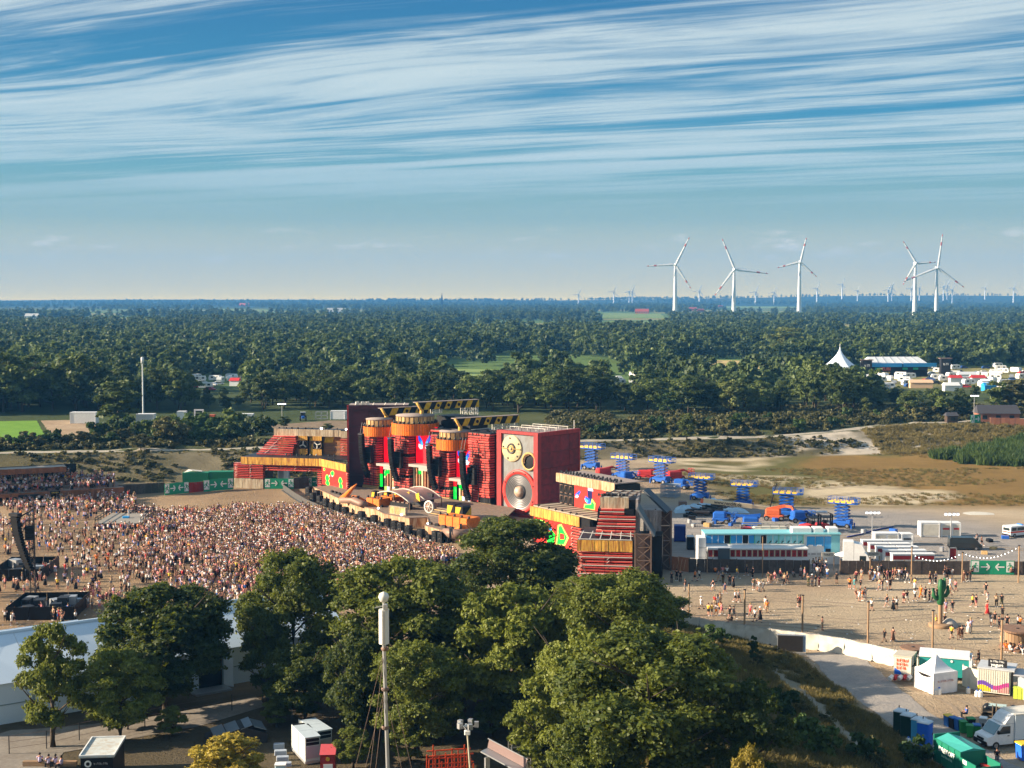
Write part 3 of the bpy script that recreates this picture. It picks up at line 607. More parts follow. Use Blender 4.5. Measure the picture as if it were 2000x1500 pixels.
# ---- giant loudspeaker on the right
def loudspeaker():
 W, D, Hh = 10.4, 12.7, 16.4
 t = thing('giant_loudspeaker', 'giant red loudspeaker prop with grey front, round cream tweeter and red-rimmed woofer', 'stage prop', sp(0, 0, 0), RS)
 b = MB(); b.b2((-W + .25, .75, 0), (-.25, D - .2, Hh - .25)); b.build('core', MBLK, t)
 f = MB(); f.b2((-W, 0, 0), (-W + 1.15, 1.0, Hh)); f.build('frame_post', MREDF, t)
 f = MB(); f.b2((-1.05, 0, 0), (0, 1.0, Hh)); f.build('frame_post', MREDF, t)
 f = MB(); f.b2((-W + 1.153, .003, Hh - .55), (-1.053, 1.0, Hh)); f.build('frame_head', MREDF, t)
 f = MB(); f.b2((-W + 1.153, .003, 0), (-1.053, 1.0, .6)); f.build('frame_sill', MREDF, t)
 MB().b2((-W + 1.16, .38, .61), (-1.06, .7, Hh - .56)).build('baffle', MGREY, t)
 for i in range(4):
  for j in range(5):
   y0 = 1.05 + i * (D - 1.3) / 4; z0 = .3 + j * (Hh - 1.1) / 5
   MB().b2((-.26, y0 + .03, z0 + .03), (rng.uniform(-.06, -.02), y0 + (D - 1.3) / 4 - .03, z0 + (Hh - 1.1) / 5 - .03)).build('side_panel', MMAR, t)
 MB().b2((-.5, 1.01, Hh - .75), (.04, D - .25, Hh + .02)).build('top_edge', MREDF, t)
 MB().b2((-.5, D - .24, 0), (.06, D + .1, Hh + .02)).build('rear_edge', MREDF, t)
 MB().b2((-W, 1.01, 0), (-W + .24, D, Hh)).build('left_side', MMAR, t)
 rf = MB().b2((-W + .3, 1.02, Hh - .24), (-.51, D - .3, Hh - .05)).build('roof', MDISC, t)
 for i in range(7):
  y = 1.6 + i * 1.7; m = MB()
  for x in np.arange(-9.8, -.7, 2.2): m.bar((x, y, Hh - .05), (x, y, Hh + .5), .07)
  m.bar((-9.8, y, Hh + .5), (-.8, y, Hh + .5), .07); m.build('roof_rail', MTRUSS if i % 2 else MDK, rf)
 MB().tube((-.9, D - .6, Hh), (-.9, D - .6, Hh + 1.6), .09).build('roof_post', MTRUSS, t)
 yF = .38
 tw = MB().lathe([(2.55, 0), (2.55, -.16), (2.4, -.24), (1.05, -.26)], (-6.7, yF, 13.0), 'y', 40).build('tweeter_plate', MTWEET, t)
 MB().lathe([(1.05, -.2), (1.0, -.42), (.85, -.45), (.7, -.3)], (-6.7, yF, 13.0), 'y', 28).build('tweeter_ring', MGROOVE, tw)
 MB().lathe([(.7, -.25), (.66, -.36), (.4, -.42), (.36, -.3)], (-6.7, yF, 13.0), 'y', 28).build('inner_ring', MPORT, tw)
 MB().lathe([(.36, -.28), (.3, -.55), (.15, -.62), (0, -.64)], (-6.7, yF, 13.0), 'y', 20).build('dome', MTWEET, tw)
 MB().bar((-9.0, yF - .36, 13.0), (-4.4, yF - .36, 13.0), .14).build('cross_bar', MPORT, tw)
 for k in range(5):
  a = k * 2 * pi / 5 + .5; MB().tube((-6.7 + 2.05 * cos(a), yF - .2, 13 + 2.05 * sin(a)), (-6.7 + 2.05 * cos(a), yF - .34, 13 + 2.05 * sin(a)), .17).build('bolt', MDK, tw)
 po = MB().lathe([(1.4, 0), (1.75, -.02), (1.8, -.3), (1.6, -.42), (1.42, -.32)], (-2.3, yF, 10.85), 'y', 36).build('port_ring', MPORT, t)
 MB().lathe([(1.42, -.32), (1.38, .0), (1.3, -.01), (.0, -.012)], (-2.3, yF, 10.85), 'y', 36).build('port_hole', MBLK, po)
 for k in range(7):
  a = pi * .55 + k * .26; MB().box((-2.3 + 1.25 * cos(a), yF - .13, 10.85 + 1.25 * sin(a)), (.32, .24, .5), ry=-a).build('liner_plank', MPORTIN, po)
 wc = (-4.75, yF, 4.85)
 rg = MB().lathe([(4.25, 0), (4.25, -.24), (4.1, -.34), (3.45, -.36), (3.35, -.2)], wc, 'y', 56).build('woofer_rim', MWOOF, t)
 prof = [(3.38, -.34)]
 for k in range(7):
  r = 3.34 - k * .31; prof += [(r, -.30 + k * .05), (r - .12, -.36 + k * .05), (r - .2, -.2 + k * .05)]
 MB().lathe(prof + [(1.2, .02)], wc, 'y', 56).build('woofer_cone', MCONE, rg)
 for k in range(6):
  r = 3.15 - k * .31; MB().lathe([(r, -.255 + k * .05), (r - .05, -.28 + k * .05), (r - .11, -.21 + k * .05)], (wc[0], wc[1] - .05, wc[2]), 'y', 56).build('cone_groove', MGROOVE, rg)
 MB().lathe([(1.45, .0), (1.4, -.15), (1.2, -.22), (1.1, -.05)], (wc[0], wc[1] - .05, wc[2]), 'y', 40).build('cone_collar', MGROOVE, rg)
 MB().lathe([(1.12, -.12), (1.05, -.42), (.85, -.68), (.55, -.85), (.25, -.93), (0, -.95)], (wc[0], wc[1] - .05, wc[2]), 'y', 32).build('dust_cap', MCAP, rg)
 for k in range(8):
  a = k * pi / 4 + .35; MB().tube((wc[0] + 3.82 * cos(a), yF - .3, wc[2] + 3.82 * sin(a)), (wc[0] + 3.82 * cos(a), yF - .42, wc[2] + 3.82 * sin(a)), .15).build('bolt', MBLK, rg)
loudspeaker()
# ---- dark maroon speaker box on the left
def left_box():
 p = pix(680, 968); p = p * (296 / p.y); p.z = 0
 W, D, Hh = 13.0, 6.0, 18.8
 t = thing('maroon_tower_box', 'tall dark maroon box forming the left end of the main stage', 'stage prop', p, R(2))
 MB().b2((.25, .3, 0), (W - .2, D, Hh - .2)).build('core', MBLK, t)
 MB().b2((-.14, -.06, 0), (.22, .5, Hh)).build('edge_trim', MREDF, t)
 for i in range(3):
  for j in range(5):
   x0 = .24 + i * (W - .3) / 3; z0 = .2 + j * (Hh - 1.2) / 5
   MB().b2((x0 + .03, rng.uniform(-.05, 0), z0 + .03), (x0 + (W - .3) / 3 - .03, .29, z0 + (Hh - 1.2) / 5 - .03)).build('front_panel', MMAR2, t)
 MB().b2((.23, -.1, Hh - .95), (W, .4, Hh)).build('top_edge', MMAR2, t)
 rf = MB().b2((.2, .41, Hh - .19), (W, D, Hh - .02)).build('roof', MDISC, t)
 for x in (1.6, 5.4, 7.9, 10.2, 12): MB().bar((x, .6, Hh), (x + .3, .3, Hh + .5), .12).build('roof_bracket', MTRUSS, rf)
 for x in (2.0, 3.2, 4.2): MB().box((x, 1.2, Hh + .35), (.7, .6, .6), rz=.3).build('roof_lamp', MTRUSS, rf)
 g = MB()          # bent pipe frames beside the first tower
 for x, z0, z1 in ((4.6, 9.4, 16.0), (4.6, 2.6, 7.2)):
  g.path([(x + 1.5, -.55, z0), (x + .3, -.55, z0), (x, -.55, z0 + .4), (x, -.55, z1 - .4), (x + .3, -.55, z1), (x + 1.6, -.55, z1)], .22, 8)
  g.path([(x + 1.5, -.5, z0 + .9), (x + .9, -.5, z0 + 1), (x + .8, -.5, z1 - 1), (x + 1.6, -.5, z1 - .8)], .15, 6)
 g.build('bent_pipe', MPIPE, t)
left_box()
# ---- four towers of red bars
def bar_tower(sx0, sx1, z0, z1, depth, label, rows, lean=0.0, sy=0.0, extra=None):
 t = thing('bar_tower', label, 'stage tower', sp(sx1, sy, 0), RS, 'towers of red bars')
 W = sx1 - sx0; MB().b2((-W + .1, .35, 0), (-.1, depth - .02, z1 + .1)).build('core', MBLK, t)
 h = (z1 - z0) / rows
 for k in range(rows):
  z = z0 + (k + .5) * h; cut = -W * rng.uniform(.3, .65); off = .10 * ((k // 3) % 3) + rng.uniform(-.05, .05)
  for a, b in ((-W, cut - .12), (cut + .12, 0 + lean * (k / rows))):
   if rng.random() < .05: continue
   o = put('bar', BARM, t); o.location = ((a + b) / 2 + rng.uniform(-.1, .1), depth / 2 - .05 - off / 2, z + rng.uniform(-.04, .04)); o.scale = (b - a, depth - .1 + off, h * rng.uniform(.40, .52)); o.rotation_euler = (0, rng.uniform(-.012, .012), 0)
 for k in range(3):
  MB().bar((-W * (.2 + .3 * k), -.12, z0), (-W * (.2 + .3 * k), -.12, z1), .1).build('upright', MDK, t)
 pl = MB().b2((-W - .1, -.1, .9), (.2, .34, z0 - .08)); pl.build('foot', MWOOD, t)
 for k in range(5): MB().b2((-W - .15, -.3, 1.0 + k * (z0 - 1.0) / 5), (.25, -.13, 1.0 + (k + .62) * (z0 - 1.0) / 5)).build('foot_plank', MWOOD, t)
 return t
bar_tower(-48.2, -44.2, 2.4, 13.2, 1.9, 'farthest left tower of red bars, under the small left drum', 22)
bar_tower(-39.2, -34.6, 2.4, 14.2, 1.9, 'second tower of red bars, under the big middle drum', 24)
bar_tower(-28.2, -23.1, 2.0, 15.4, 1.9, 'third tower of red bars, left of the right-hand drum', 27)
bar_tower(-17.8, -12.3, 1.8, 15.4, 2.6, 'widest tower of red bars, beside the giant loudspeaker', 28)
MB().b2((-12.25, 1.5, 0), (-10.45, 6, 15.2)).build('wall_return', MBLK, tag(thing('stage_recess', 'narrow dark recess between the last bar tower and the giant loudspeaker', 'stage wall', sp(0, 0, 0), RS)))
# ---- stage house behind
def house():
 t = thing('stage_house', 'flat black roof block of the stage behind the towers', 'stage building', sp(0, 0, 0), RS)
 MB().b2((-50, 2.9, 0), (-10.6, 13, 14.6)).build('wall', MBLK, t)
 MB().b2((-50, 3.0, 14.61), (-10.6, 13, 14.9)).build('roof', MDK, t)
 MB().b2((-34, 7.6, 14.91), (-24.5, 13, 17.4)).build('roof_block', MBLK, t)
 for k in range(9): MB().bar((-49 + k * 4.2, 3.4, 15.0), (-49 + k * 4.2, 12.5, 15.0), .22, .16).build('roof_batten', MSTEEL if k % 2 else MTRUSS, t)
 for k in range(14): MB().box((-25 + rng.uniform(0, 13), 3.2 + rng.uniform(0, 3), 15.2), (.5, .4, .5), rz=rng.uniform(0, 3)).build('roof_lamp', MDK, t)
house()
# ---- LED screens with blue wings, shelves and light columns
def led(sx0, sx1, z0, z1, label, wz, wc):
 t = thing('led_screen', label, 'screen', sp((sx0 + sx1) / 2, 2.0, 0), RS, 'tall red screens between the towers'); w = (sx1 - sx0) / 2
 MB().b2((-w, .12, z0), (w, .5, z1)).build('casing', MBLK, t)
 for k in range(3): MB().b2((-w + k * w * 2 / 3 + .015, 0, z0), (-w + (k + 1) * w * 2 / 3 - .015, .11, z1)).build('screen_panel', ELRED, t)
 g = MB(); c = wc      # the printed picture: a pair of blue wings over white curls
 def poly(pts, y, mi): g.prism([(c + a, wz + b) for a, b in pts], y, y + .02, 'xz', mi)
 for s in (-1, 1):
  poly([(s * .25, 0), (s * .5, .75), (s * 1.3, 1.75), (s * 1.75, 2.1), (s * 1.7, .9), (s * .9, -.1)][::s], -.03, 0)
  poly([(s * .3, -.1), (s * .5, .55), (s * .95, .9), (s * 1.0, .3), (s * .7, -.3)][::s], -.055, 1)
  poly([(s * .35, -.55), (s * .55, -.15), (s * 1.0, -.05), (s * 1.55, .15), (s * 1.6, -.5), (s * 1.1, -1.0), (s * .5, -.9)][::s], -.08, 2)
 g.build('wing_picture', [ELBLU, ELCYA, ELWHT], t)
 MB().box((0 + w * .15, -1.2, z0 - .25), (w * 2.1, 2.6, .5)).build('shelf', MCONC, t); MB().box((w * .55, -1.9, z0 - .75), (w * .9, 1.6, .6)).build('shelf', MCONC, t)
 MB().b2((-w, .6, .5), (w, .9, z0)).build('back_wall', MBLK, t)
 return t
led(-44.1, -39.3, 7.3, 14.4, 'left of the three tall red screens, between the first and second towers', 10.6, .6)
led(-34.5, -28.3, 7.9, 15.6, 'middle of the three tall red screens, under the big drum', 11.8, -.7)
led(-23.0, -17.9, 6.0, 14.0, 'right of the three tall red screens, under the right-hand drum', 9.6, -.5)
MCOL = [mat('light_column_rust', (.42, .16, .07), .6, var=.3, col2=(.2, .08, .04), amt=.6), mat('light_column_cream', (.62, .55, .32), .6, var=.2), mat('light_column_brown', (.22, .12, .06), .6, var=.3)]
def columns(sx0, z1, n, label, green):
 t = thing('light_columns', label, 'stage columns', sp(sx0, 1.2, 0), RS, 'pipe columns under the screens')
 for k in range(n):
  x = k * .82; r = .25; c = put('column', MB().lathe([(r, 1.2), (r, z1 - .2 * (k % 3)), (0, z1 - .2 * (k % 3))], (x, 0, 0), 'z', 10).mesh('column', MCOL[(k * 2 + 1) % 3]), t)
  if k in green:
   lo, hi = green[k]; MB().lathe([(0, lo), (r + .03, lo), (r + .03, hi), (0, hi)], (x, 0, 0), 'z', 10).build('green_light', ELGRN, c)
  if k % 3 != 2: MB().lathe([(r + .02, 1.5), (r + .02, 2.4)], (x, 0, 0), 'z', 10).build('pale_light', ELWHT if k % 2 else ELYG, c)
columns(-42.8, 6.9, 5, 'rusty and cream columns with green lights under the left red screen', {1: (5.1, 6.3), 0: (4.6, 5.6)})
columns(-34.2, 7.4, 6, 'rusty and cream columns with green lights under the middle red screen', {2: (5.8, 7.0)})
columns(-21.2, 5.4, 5, 'rusty and cream columns with green lights under the right red screen', {1: (3.6, 5.0), 0: (3.9, 5.3)})
def strip(sx, z0, zm, z1, label):
 t = thing('light_strip', label, 'light strip', sp(sx, 1.0, 0), RS, 'vertical red and green light strips')
 MB().b2((-.45, .05, z0), (.45, .3, z1)).build('casing', MBLK, t); MB().b2((-.42, 0, zm), (.42, .04, z1)).build('red_light', ELRED, t); g = MB().b2((-.42, 0, z0), (.42, .04, zm - .1)); g.build('green_light', ELGRN, t)
strip(-43.9, 2.2, 5.0, 7.2, 'red and green light strip on the right side of the first tower'); strip(-22.5, 1.6, 4.2, 6.0, 'red and green light strip on the right side of the third tower')
# ---- drums, posts, hazard beams
def drum(px, py, r, h, label, slats, post=True):
 sx, z = spix(px, py, 1.0); t = thing('orange_drum', label, 'stage drum', sp(sx, 1.0, z), RS, 'orange drums on the towers')
 MB().lathe([(0, -h / 2 + .1), (r - .12, -h / 2 + .1), (r - .12, h / 2 - .05), (0, h / 2 - .05)], (0, 0, 0), 'z', 40).build('core', MPORTIN, t)
 a = 2 * pi / slats; sm = MB().b2((r - .14, -r * a * .42, -h / 2), (r + .1, r * a * .42, h / 2)).mesh('slat', MORA)
 for k in range(slats): o = put('slat', sm, t); o.rotation_euler = (0, 0, k * a)
 r2 = r * .8; n2 = int(slats * .45); a2 = 2 * pi / n2; pm = MB().b2((r2 - .2, -r2 * a2 * .36, h / 2 + .1), (r2 + .12, r2 * a2 * .36, h / 2 + 1.35)).mesh('crown_plank', MWOOD)
 for k in range(n2):
  o = put('crown_plank', pm, t); o.rotation_euler = (0, 0, k * a2)
 km = MB().lathe([(.0, .55), (.2, .5), (.24, .2), (.15, 0), (0, 0)], (r2 + .55, 0, h / 2), 'z', 6).mesh('knob', MDK)
 for k in range(n2): o = put('knob', km, t); o.rotation_euler = (0, 0, (k + .5) * a2)
 MB().lathe([(r2 - .05, h / 2), (r2 - .05, h / 2 + 1.36), (r2 + .2, h / 2 + 1.4), (r2 + .2, h / 2 + 1.6), (0, h / 2 + 1.65)], (0, 0, 0), 'z', 40).build('lid', MDISC, t)
 return t, Vector((0, 0, h / 2 + 1.6))
drum(741, 841, 3.3, 1.95, 'small orange slatted drum at the left, on the farthest tower', 44)
drum(811, 836, 4.75, 2.3, 'big orange slatted drum in the middle of the stage', 58)
drum(888.5, 866.5, 3.65, 2.1, 'orange slatted drum at the right, standing lowest of the three', 46)
def beam(p0, p1, hh, npan, label, zpost, truss):
 d = (p1 - p0); L = d.length; rz = math.atan2(d.y, d.x)
 t = thing('hazard_beam', label, 'crane beam', (p0.x, p0.y, p0.z), rz, 'hazard-striped beams over the stage')
 MB().b2((.9, .06, .04), (L - .05, 1.1, hh - .04)).build('core', MBLK, t)
 MB().b2((-.1, -.1, hh), (L + .05, 1.2, hh + .12)).build('top_rail', MDISC, t)
 w = (L - .2) / npan; k = hh * .75
 for i in range(npan):
  x = .1 + i * w; lean0 = max(0.0, x - k) if i else .05; m = MYEL if i % 2 else MBLK
  if i == 0: poly = [(k + .1, 0), (k + w * .35, 0), (w + .1, hh), (.1, hh)]
  else: poly = [(x - k * .0 + .35 - .35 * (i == npan - 1), 0), (min(x + w + .35, L), 0), (min(x + w + k + .0, L), hh), (min(x + k + .02, L), hh)]
  if i == npan - 1: poly = [(x + .35, 0), (L, 0), (L, hh), (min(x + k, L - .02), hh)]
  pn = MB().prism(poly, -.02 - .03 * (i % 2), .05, 'xz').build('stripe_panel', m, t)
  if i % 2 and i in (3, 5, 7): MB().tube((x + w * .5 + k * .5 + .2, -.09, hh * .5), (x + w * .5 + k * .5 + .2, -.051, hh * .5), .34, n=16).build('round_hole', MBLK, pn)
 MB().path([(.05, -.15, hh + .05), (1.0, -.1, .15), (1.28, -.1, -.1)], .27, 10).build('strut', MYELP, t)
 MB().tube((1.3, 0, -.05), (1.3, 0, -zpost), .42, n=14).build('post', MYELP, t)
 if truss:
  for x0, x1, zt in truss:
   b = MB()
   for x in (x0, x1):
    for y in (.2, 1.0): b.bar((x, y, -.02), (x, y, -zt), .12)
   n = max(2, int(zt / .8))
   for i in range(n):
    za, zb = -zt * i / n, -zt * (i + 1) / n; b.bar((x0, .2, za), (x1, .2, zb), .09); b.bar((x1, .2, za), (x0, .2, zb), .09); b.bar((x0, .2, zb), (x1, .2, zb), .09); b.bar((x0, 1, za), (x1, 1, zb), .09)
   b.build('truss', MTRUSS, t)
BD = Vector((.835, .55, 0)).normalized()
def beam_at(px, py, Y, L): p = pixd(px, py, Y); return p, p + BD * L
b2 = beam_at(813, 801, 283.5, 15.2); b3 = beam_at(888, 833, 273.5, 15.4); b1 = beam_at(744, 812, 292, 12.5)
beam(*b1, 1.5, 8, 'hazard-striped beam over the small left drum, lower than its neighbour', 2.0, [(5.5, 8.5, 1.4)])
beam(*b2, 1.5, 12, 'highest hazard-striped beam, on the middle drum', 1.9, [(11.3, 12.4, 2.6), (13.0, 14.0, 2.6), (4.0, 6.2, .9), (14.4, 15.1, 2.6)])
beam(*b3, 1.5, 12, 'lowest hazard-striped beam, reaching over the giant loudspeaker', 2.0, [(9.5, 12, 1.2), (12.6, 15, 1.2)])
# ---- hanging line arrays and black side-fill clusters
LAB = MB().box((0, 0, 0), (1.15, .8, .46)).box((0, -.42, 0), (1.0, .05, .34)).mesh('cabinet', MCABR)
def line_array(px0, py0, px1, py1, label, n=17):
 sx0, z0 = spix(px0, py0, -2.2); sx1, z1 = spix(px1, py1, -1.0)
 t = thing('line_array', label, 'loudspeaker array', sp(sx0, -2.2, z0), RS, 'line arrays hanging over the stage'); L = z0 - z1
 for k in range(n):
  f = k / (n - 1); o = put('cabinet', LAB, t); bend = f ** 2.6
  o.location = (.15 * f, 1.5 * bend, -L * f * (1 - .02 * f)); o.rotation_euler = (.1 + .75 * f ** 2, 0, 0)
 b = MB(); b.box((0, .1, .55), (1.3, 1.1, .3)); b.bar((-.4, 0, .6), (-.4, .6, 3.0), .08); b.bar((.4, 0, .6), (.4, .6, 3.0), .08); b.build('rigging_frame', MDK, t)
line_array(706, 853, 717, 930, 'line array farthest left, in front of the maroon box')
line_array(763, 860, 776, 938, 'line array beside the left red screen')
line_array(838, 873, 850, 955, 'line array beside the middle red screen')
line_array(903, 886, 919, 976, 'line array nearest the giant loudspeaker', 19)
for sx, z, l in ((-45.6, 8.9, 'first'), (-36.7, 8.6, 'second'), (-25.7, 7.9, 'third'), (-16.1, 7.0, 'widest')):
 t = thing('speaker_cluster', 'black speaker cluster hung on the %s tower of red bars' % l, 'loudspeaker', sp(sx, -.9, z), RS, 'black clusters on the towers')
 for i in range(2):
  for j in range(3): MB().box((-.5 + i, 0, 1.15 - j * 1.15), (.96, .8, 1.1)).build('cabinet', MCABR, t)
 MB().box((0, .3, 1.95), (2.0, .5, .3)).build('rigging_frame', MDK, t)
 for s in (-.7, .7): MB().path([(s, .4, 1.9), (s, .3, 2.5), (s, .8, 2.6)], .08, 6).build('hook', MSTEEL, t)
# ---- the deck and its rusty apron
DZ = 1.8
FR = [pix(*p, DZ) for p in ((612, 951), (640, 963), (690, 986), (735, 995), (750, 1003), (800, 1012), (835, 1011), (838, 1020), (830, 1026), (862, 1035), (905, 1042), (945, 1052))]
def deck():
 t = thing('stage_deck', 'low stage deck with rust-streaked front boards and spots along its edge', 'stage', (0, 0, 0))
 back = [sp(-5, -.4), sp(-55, -.4), pix(640, 948, DZ)]
 poly = [(p.x, p.y) for p in FR] + [(p.x, p.y) for p in back]
 MB().prism(poly, DZ - .14, DZ, 'xy').build('floor', MDECK, t)
 for a, b in zip(FR[:-1], FR[1:]):
  L = (b - a).length; n = max(1, round(L / 1.25)); d = (b - a) / n; rz = math.atan2(d.y, d.x)
  for i in range(n):
   p = a + d * (i + .5); MB().b2((-d.length / 2 + .012, -.05, -DZ), (d.length / 2 - .012, .04, -.10 + rng.uniform(-.02, .05))).build('front_board', MRUST, t, (p.x, p.y, DZ), rz)
  e = MB(); e.bar(a + Vector((0, 0, .03)), b + Vector((0, 0, .03)), .2, .1); e.build('edge_strip', MSTEEL, t)
 for k, (px, py) in enumerate(((739, 994), (784, 1007), (836, 1024), (668, 972))):
  p = pix(px, py, DZ); MB().lathe([(0, .0), (.16, .05), (.22, .2), (.12, .32), (0, .34)], (p.x, p.y - .1, DZ), 'z', 10).build('edge_lamp', ELLAMP, t)
deck()
for k in range(22):
 q = FR[1].lerp(FR[5], k / 21) if k < 14 else FR[8].lerp(FR[11], (k - 14) / 8); q = q + SVv * 1.3; t = thing('floor_monitor', 'black wedge monitor on the deck edge, ' + ('left of the DJ booth' if k < 9 else 'before the DJ booth' if k < 14 else 'right of the DJ booth'), 'loudspeaker', (q.x, q.y, DZ), RS + rng.uniform(-.4, .4), 'wedge monitors on the deck'); MB().prism([(-.3, 0), (.35, 0), (.1, .45), (-.25, .35)], -.4, .4, 'yz').build('wedge', MBLK, t)
def stairs():
 p = pix(860, 1028, 0); t = thing('deck_stairs', 'brown wooden steps between the DJ booth and the orange block', 'stairs', (p.x, p.y, 0), RS)
 for k in range(5): MB().b2((-2.6, .5 * k - .5, DZ + .0 + .28 * k), (2.6, .5 * k, DZ + .14 + .28 * k)).build('tread', MWOOD if k % 2 else MDECK, t)
stairs()
MORB = mat('orange_block_paint', (.70, .19, .02), .55, var=.2, scale=1, col2=(.38, .08, .015), amt=.5)
def ora_block(px0, py0, px1, py1, hgt, label, dep=3.0):
 a = pix(px0, py0, DZ); b = pix(px1, py1, DZ); d = b - a; L = d.length; t = thing('orange_block', label, 'stage prop', (a.x, a.y, DZ), math.atan2(d.y, d.x), 'low orange blocks on the deck')
 n = max(2, int(L / 1.5))
 for i in range(n): MB().cbox((L * (i + .5) / n, dep / 2, .01), (L / n - .04, dep, hgt), .1).build('panel', MORB, t)
 for i in range(n + 1): MB().lathe([(.22, 0), (.22, .35), (.12, .42), (0, .42)], (L * i / n, .5, hgt + .01), 'z', 8).build('bollard_cap', MDK, t)
ora_block(715, 987, 741, 991, 1.5, 'orange slab block at the left of the DJ booth, nearer piece'); ora_block(743, 981, 765, 985, 1.3, 'orange slab block at the left of the DJ booth, farther piece'); ora_block(856, 1024, 912, 1033, 1.7, 'long orange block on the deck right of the steps', 3.4)
for px, py, l in ((889, 1009, 'left'), (905, 1013, 'right')):
 p = pix(px, py, DZ); t = thing('hazard_block', 'yellow and black hazard block behind the long orange block, the %s one' % l, 'stage prop', (p.x, p.y, DZ), RS, 'hazard blocks on the deck')
 MB().cbox((0, 0, .6), (2.2, 2.2, 1.9), .25).build('body', MBLK, t); MB().b2((-1, -1, 0), (1, 1, .59)).build('plinth', MDK, t)
 MB().prism([(-1.0, .7), (-.2, .7), (.5, 2.2), (-.9, 2.2)], -1.14, -1.1).build('stripe_panel', MYEL, t); MB().prism([(-.9, .7), (.9, .7), (.9, 2.2)], 1.1, 1.14, 'yz').build('stripe_panel', MYEL, t)
for k, (px, py) in enumerate(((733, 975), (757, 976), (775, 978))):
 p = pix(px, py, DZ); t = thing('hazard_box', 'small yellow hazard box under the canopy, %s of three' % ('leftmost', 'middle', 'rightmost')[k], 'stage prop', (p.x, p.y, DZ), RS, 'hazard boxes under the canopy')
 MB().cbox((0, 0, 0), (1.2, 1.2, 1.7), .1).build('body', MBLK, t); MB().prism([(-.55, .3), (.15, .3), (.5, 1.5), (-.3, 1.5)], -.64, -.6).build('stripe_panel', MYEL, t)
def horn(pts, rad, label, m):
 t = thing('curved_horn', label, 'stage prop', (0, 0, 0)); q = [pix(a, b, DZ + h) for a, b, h in pts]; MB().path(q, rad, 10).build('horn', m, t); o = q[1]
 MB().lathe([(rad[1] * 1.15, -.2), (rad[1] * 1.2, .2)], (0, 0, 0), 'x', 10).build('band', MDK, t, o)
horn(((668, 976, 0), (676, 968, 1.4), (686, 956, 3.0), (697, 945, 4.2)), [.75, .6, .4, .1], 'orange horn rising beside the maroon box', MORB)
horn(((664, 977, .5), (690, 977, .6), (706, 984, .6), (718, 985, .5)), [.55, .75, .7, .45], 'orange and brown horn lying at the foot of the maroon box', MPIPE)
horn(((690, 972, .5), (700, 975, .7), (712, 978, .5)), [.5, .6, .3], 'short orange horn between the lying horn and the orange block', MORB)
horn(((868, 1036, .6), (880, 1042, .8), (900, 1044, .8), (916, 1041, .5), (926, 1044, .1)), [.4, .8, .9, .7, .1], 'long brown and orange horn lying in front of the long orange block', MPIPE)
horn(((888, 1036, .9), (900, 1030, 1.6), (908, 1030, 1.2)), [.3, .55, .5], 'short bent horn on top of the long lying horn', MORB)
# ---- DJ booth with vaulted canopy
def booth():
 sy = -17.0; sx0, z0 = spix(738, 966, sy); sx1, z1 = spix(800, 982, sy); W = sx1 - sx0
 t = thing('dj_booth', 'DJ booth under a brown vaulted canopy with white ribs', 'DJ booth', sp(sx0, sy, DZ), RS); h = z0 - DZ; rise = 1.5
 MVAULT = mat('canopy_film', (.36, .22, .18), .35, var=.2, scale=.8, rand=.1); MRIB = mat('white_rib', (.50, .45, .38), .5)
 def arc(y, n=14): return [Vector((W * i / n, y, h - .2 + rise * sin(pi * (.12 + .80 * i / n)) - .9 * i / n)) for i in range(n + 1)]
 ys = (0, 4.2, 8.6)
 for y0, y1 in zip(ys[:-1], ys[1:]):
  a, b = arc(y0 + .14), arc(y1 - .14); m = MB(); n = len(a)
  vs = a + b + [p - Vector((0, 0, .06)) for p in a + b]; fs = []
  for i in range(n - 1): fs += [(i, i + 1, n + i + 1, n + i), (2 * n + i + 1, 2 * n + i, 3 * n + i, 3 * n + i + 1)]
  m.add(vs, fs, 0, True).build('canopy', MVAULT, t)
 for y in ys: MB().path(arc(y), .12, 8).build('rib', MRIB, t)
 for y in ys:
  for i in (0, -1): p = arc(y)[i]; MB().tube((p.x, y, -0.05), p, .1).build('post', MSTEEL, t)
 MB().b2((2.2, 1.2, 0), (7.4, 2.0, 1.1)).build('desk', MBLK, t); MB().b2((2.0, 6.5, 0), (8.2, 7.0, 2.6)).build('back_wall', MDK, t)
 for x in (3.0, 4.2, 5.4, 6.6): MB().box((x, 1.5, 1.22), (.7, .5, .2)).build('deck_player', MSTEEL, t)
 for x in (5.8, 8.4): MB().prism([(x - .5, 1.5), (x + .4, 1.5), (x + .1, 3.2), (x - .8, 3.0)], 2.6, 2.7).build('yellow_panel', MYEL, t)
 return t
booth()
def flight_case(px, py):
 p = pix(px, py, DZ); t = thing('wooden_crate', 'long framed wooden crate panel in front of the DJ booth', 'crate', (p.x, p.y, DZ), RS)
 for k in range(3): MB().b2((-2.1 + k * 1.4 + .04, 0, .1), (-2.1 + (k + 1) * 1.4 - .04, .5, 1.35)).build('panel', MWOOD, t)
 for x in (-2.1, -.7, .7, 2.1): MB().b2((x - .06, -.06, 0), (x + .06, .56, 1.45)).build('frame_post', MTFAS, t)
 for z in (.03, 1.42): MB().b2((-2.16, -.05, z - .05), (2.16, .55, z + .05)).build('frame_rail', MTFAS, t)
flight_case(776, 1005)
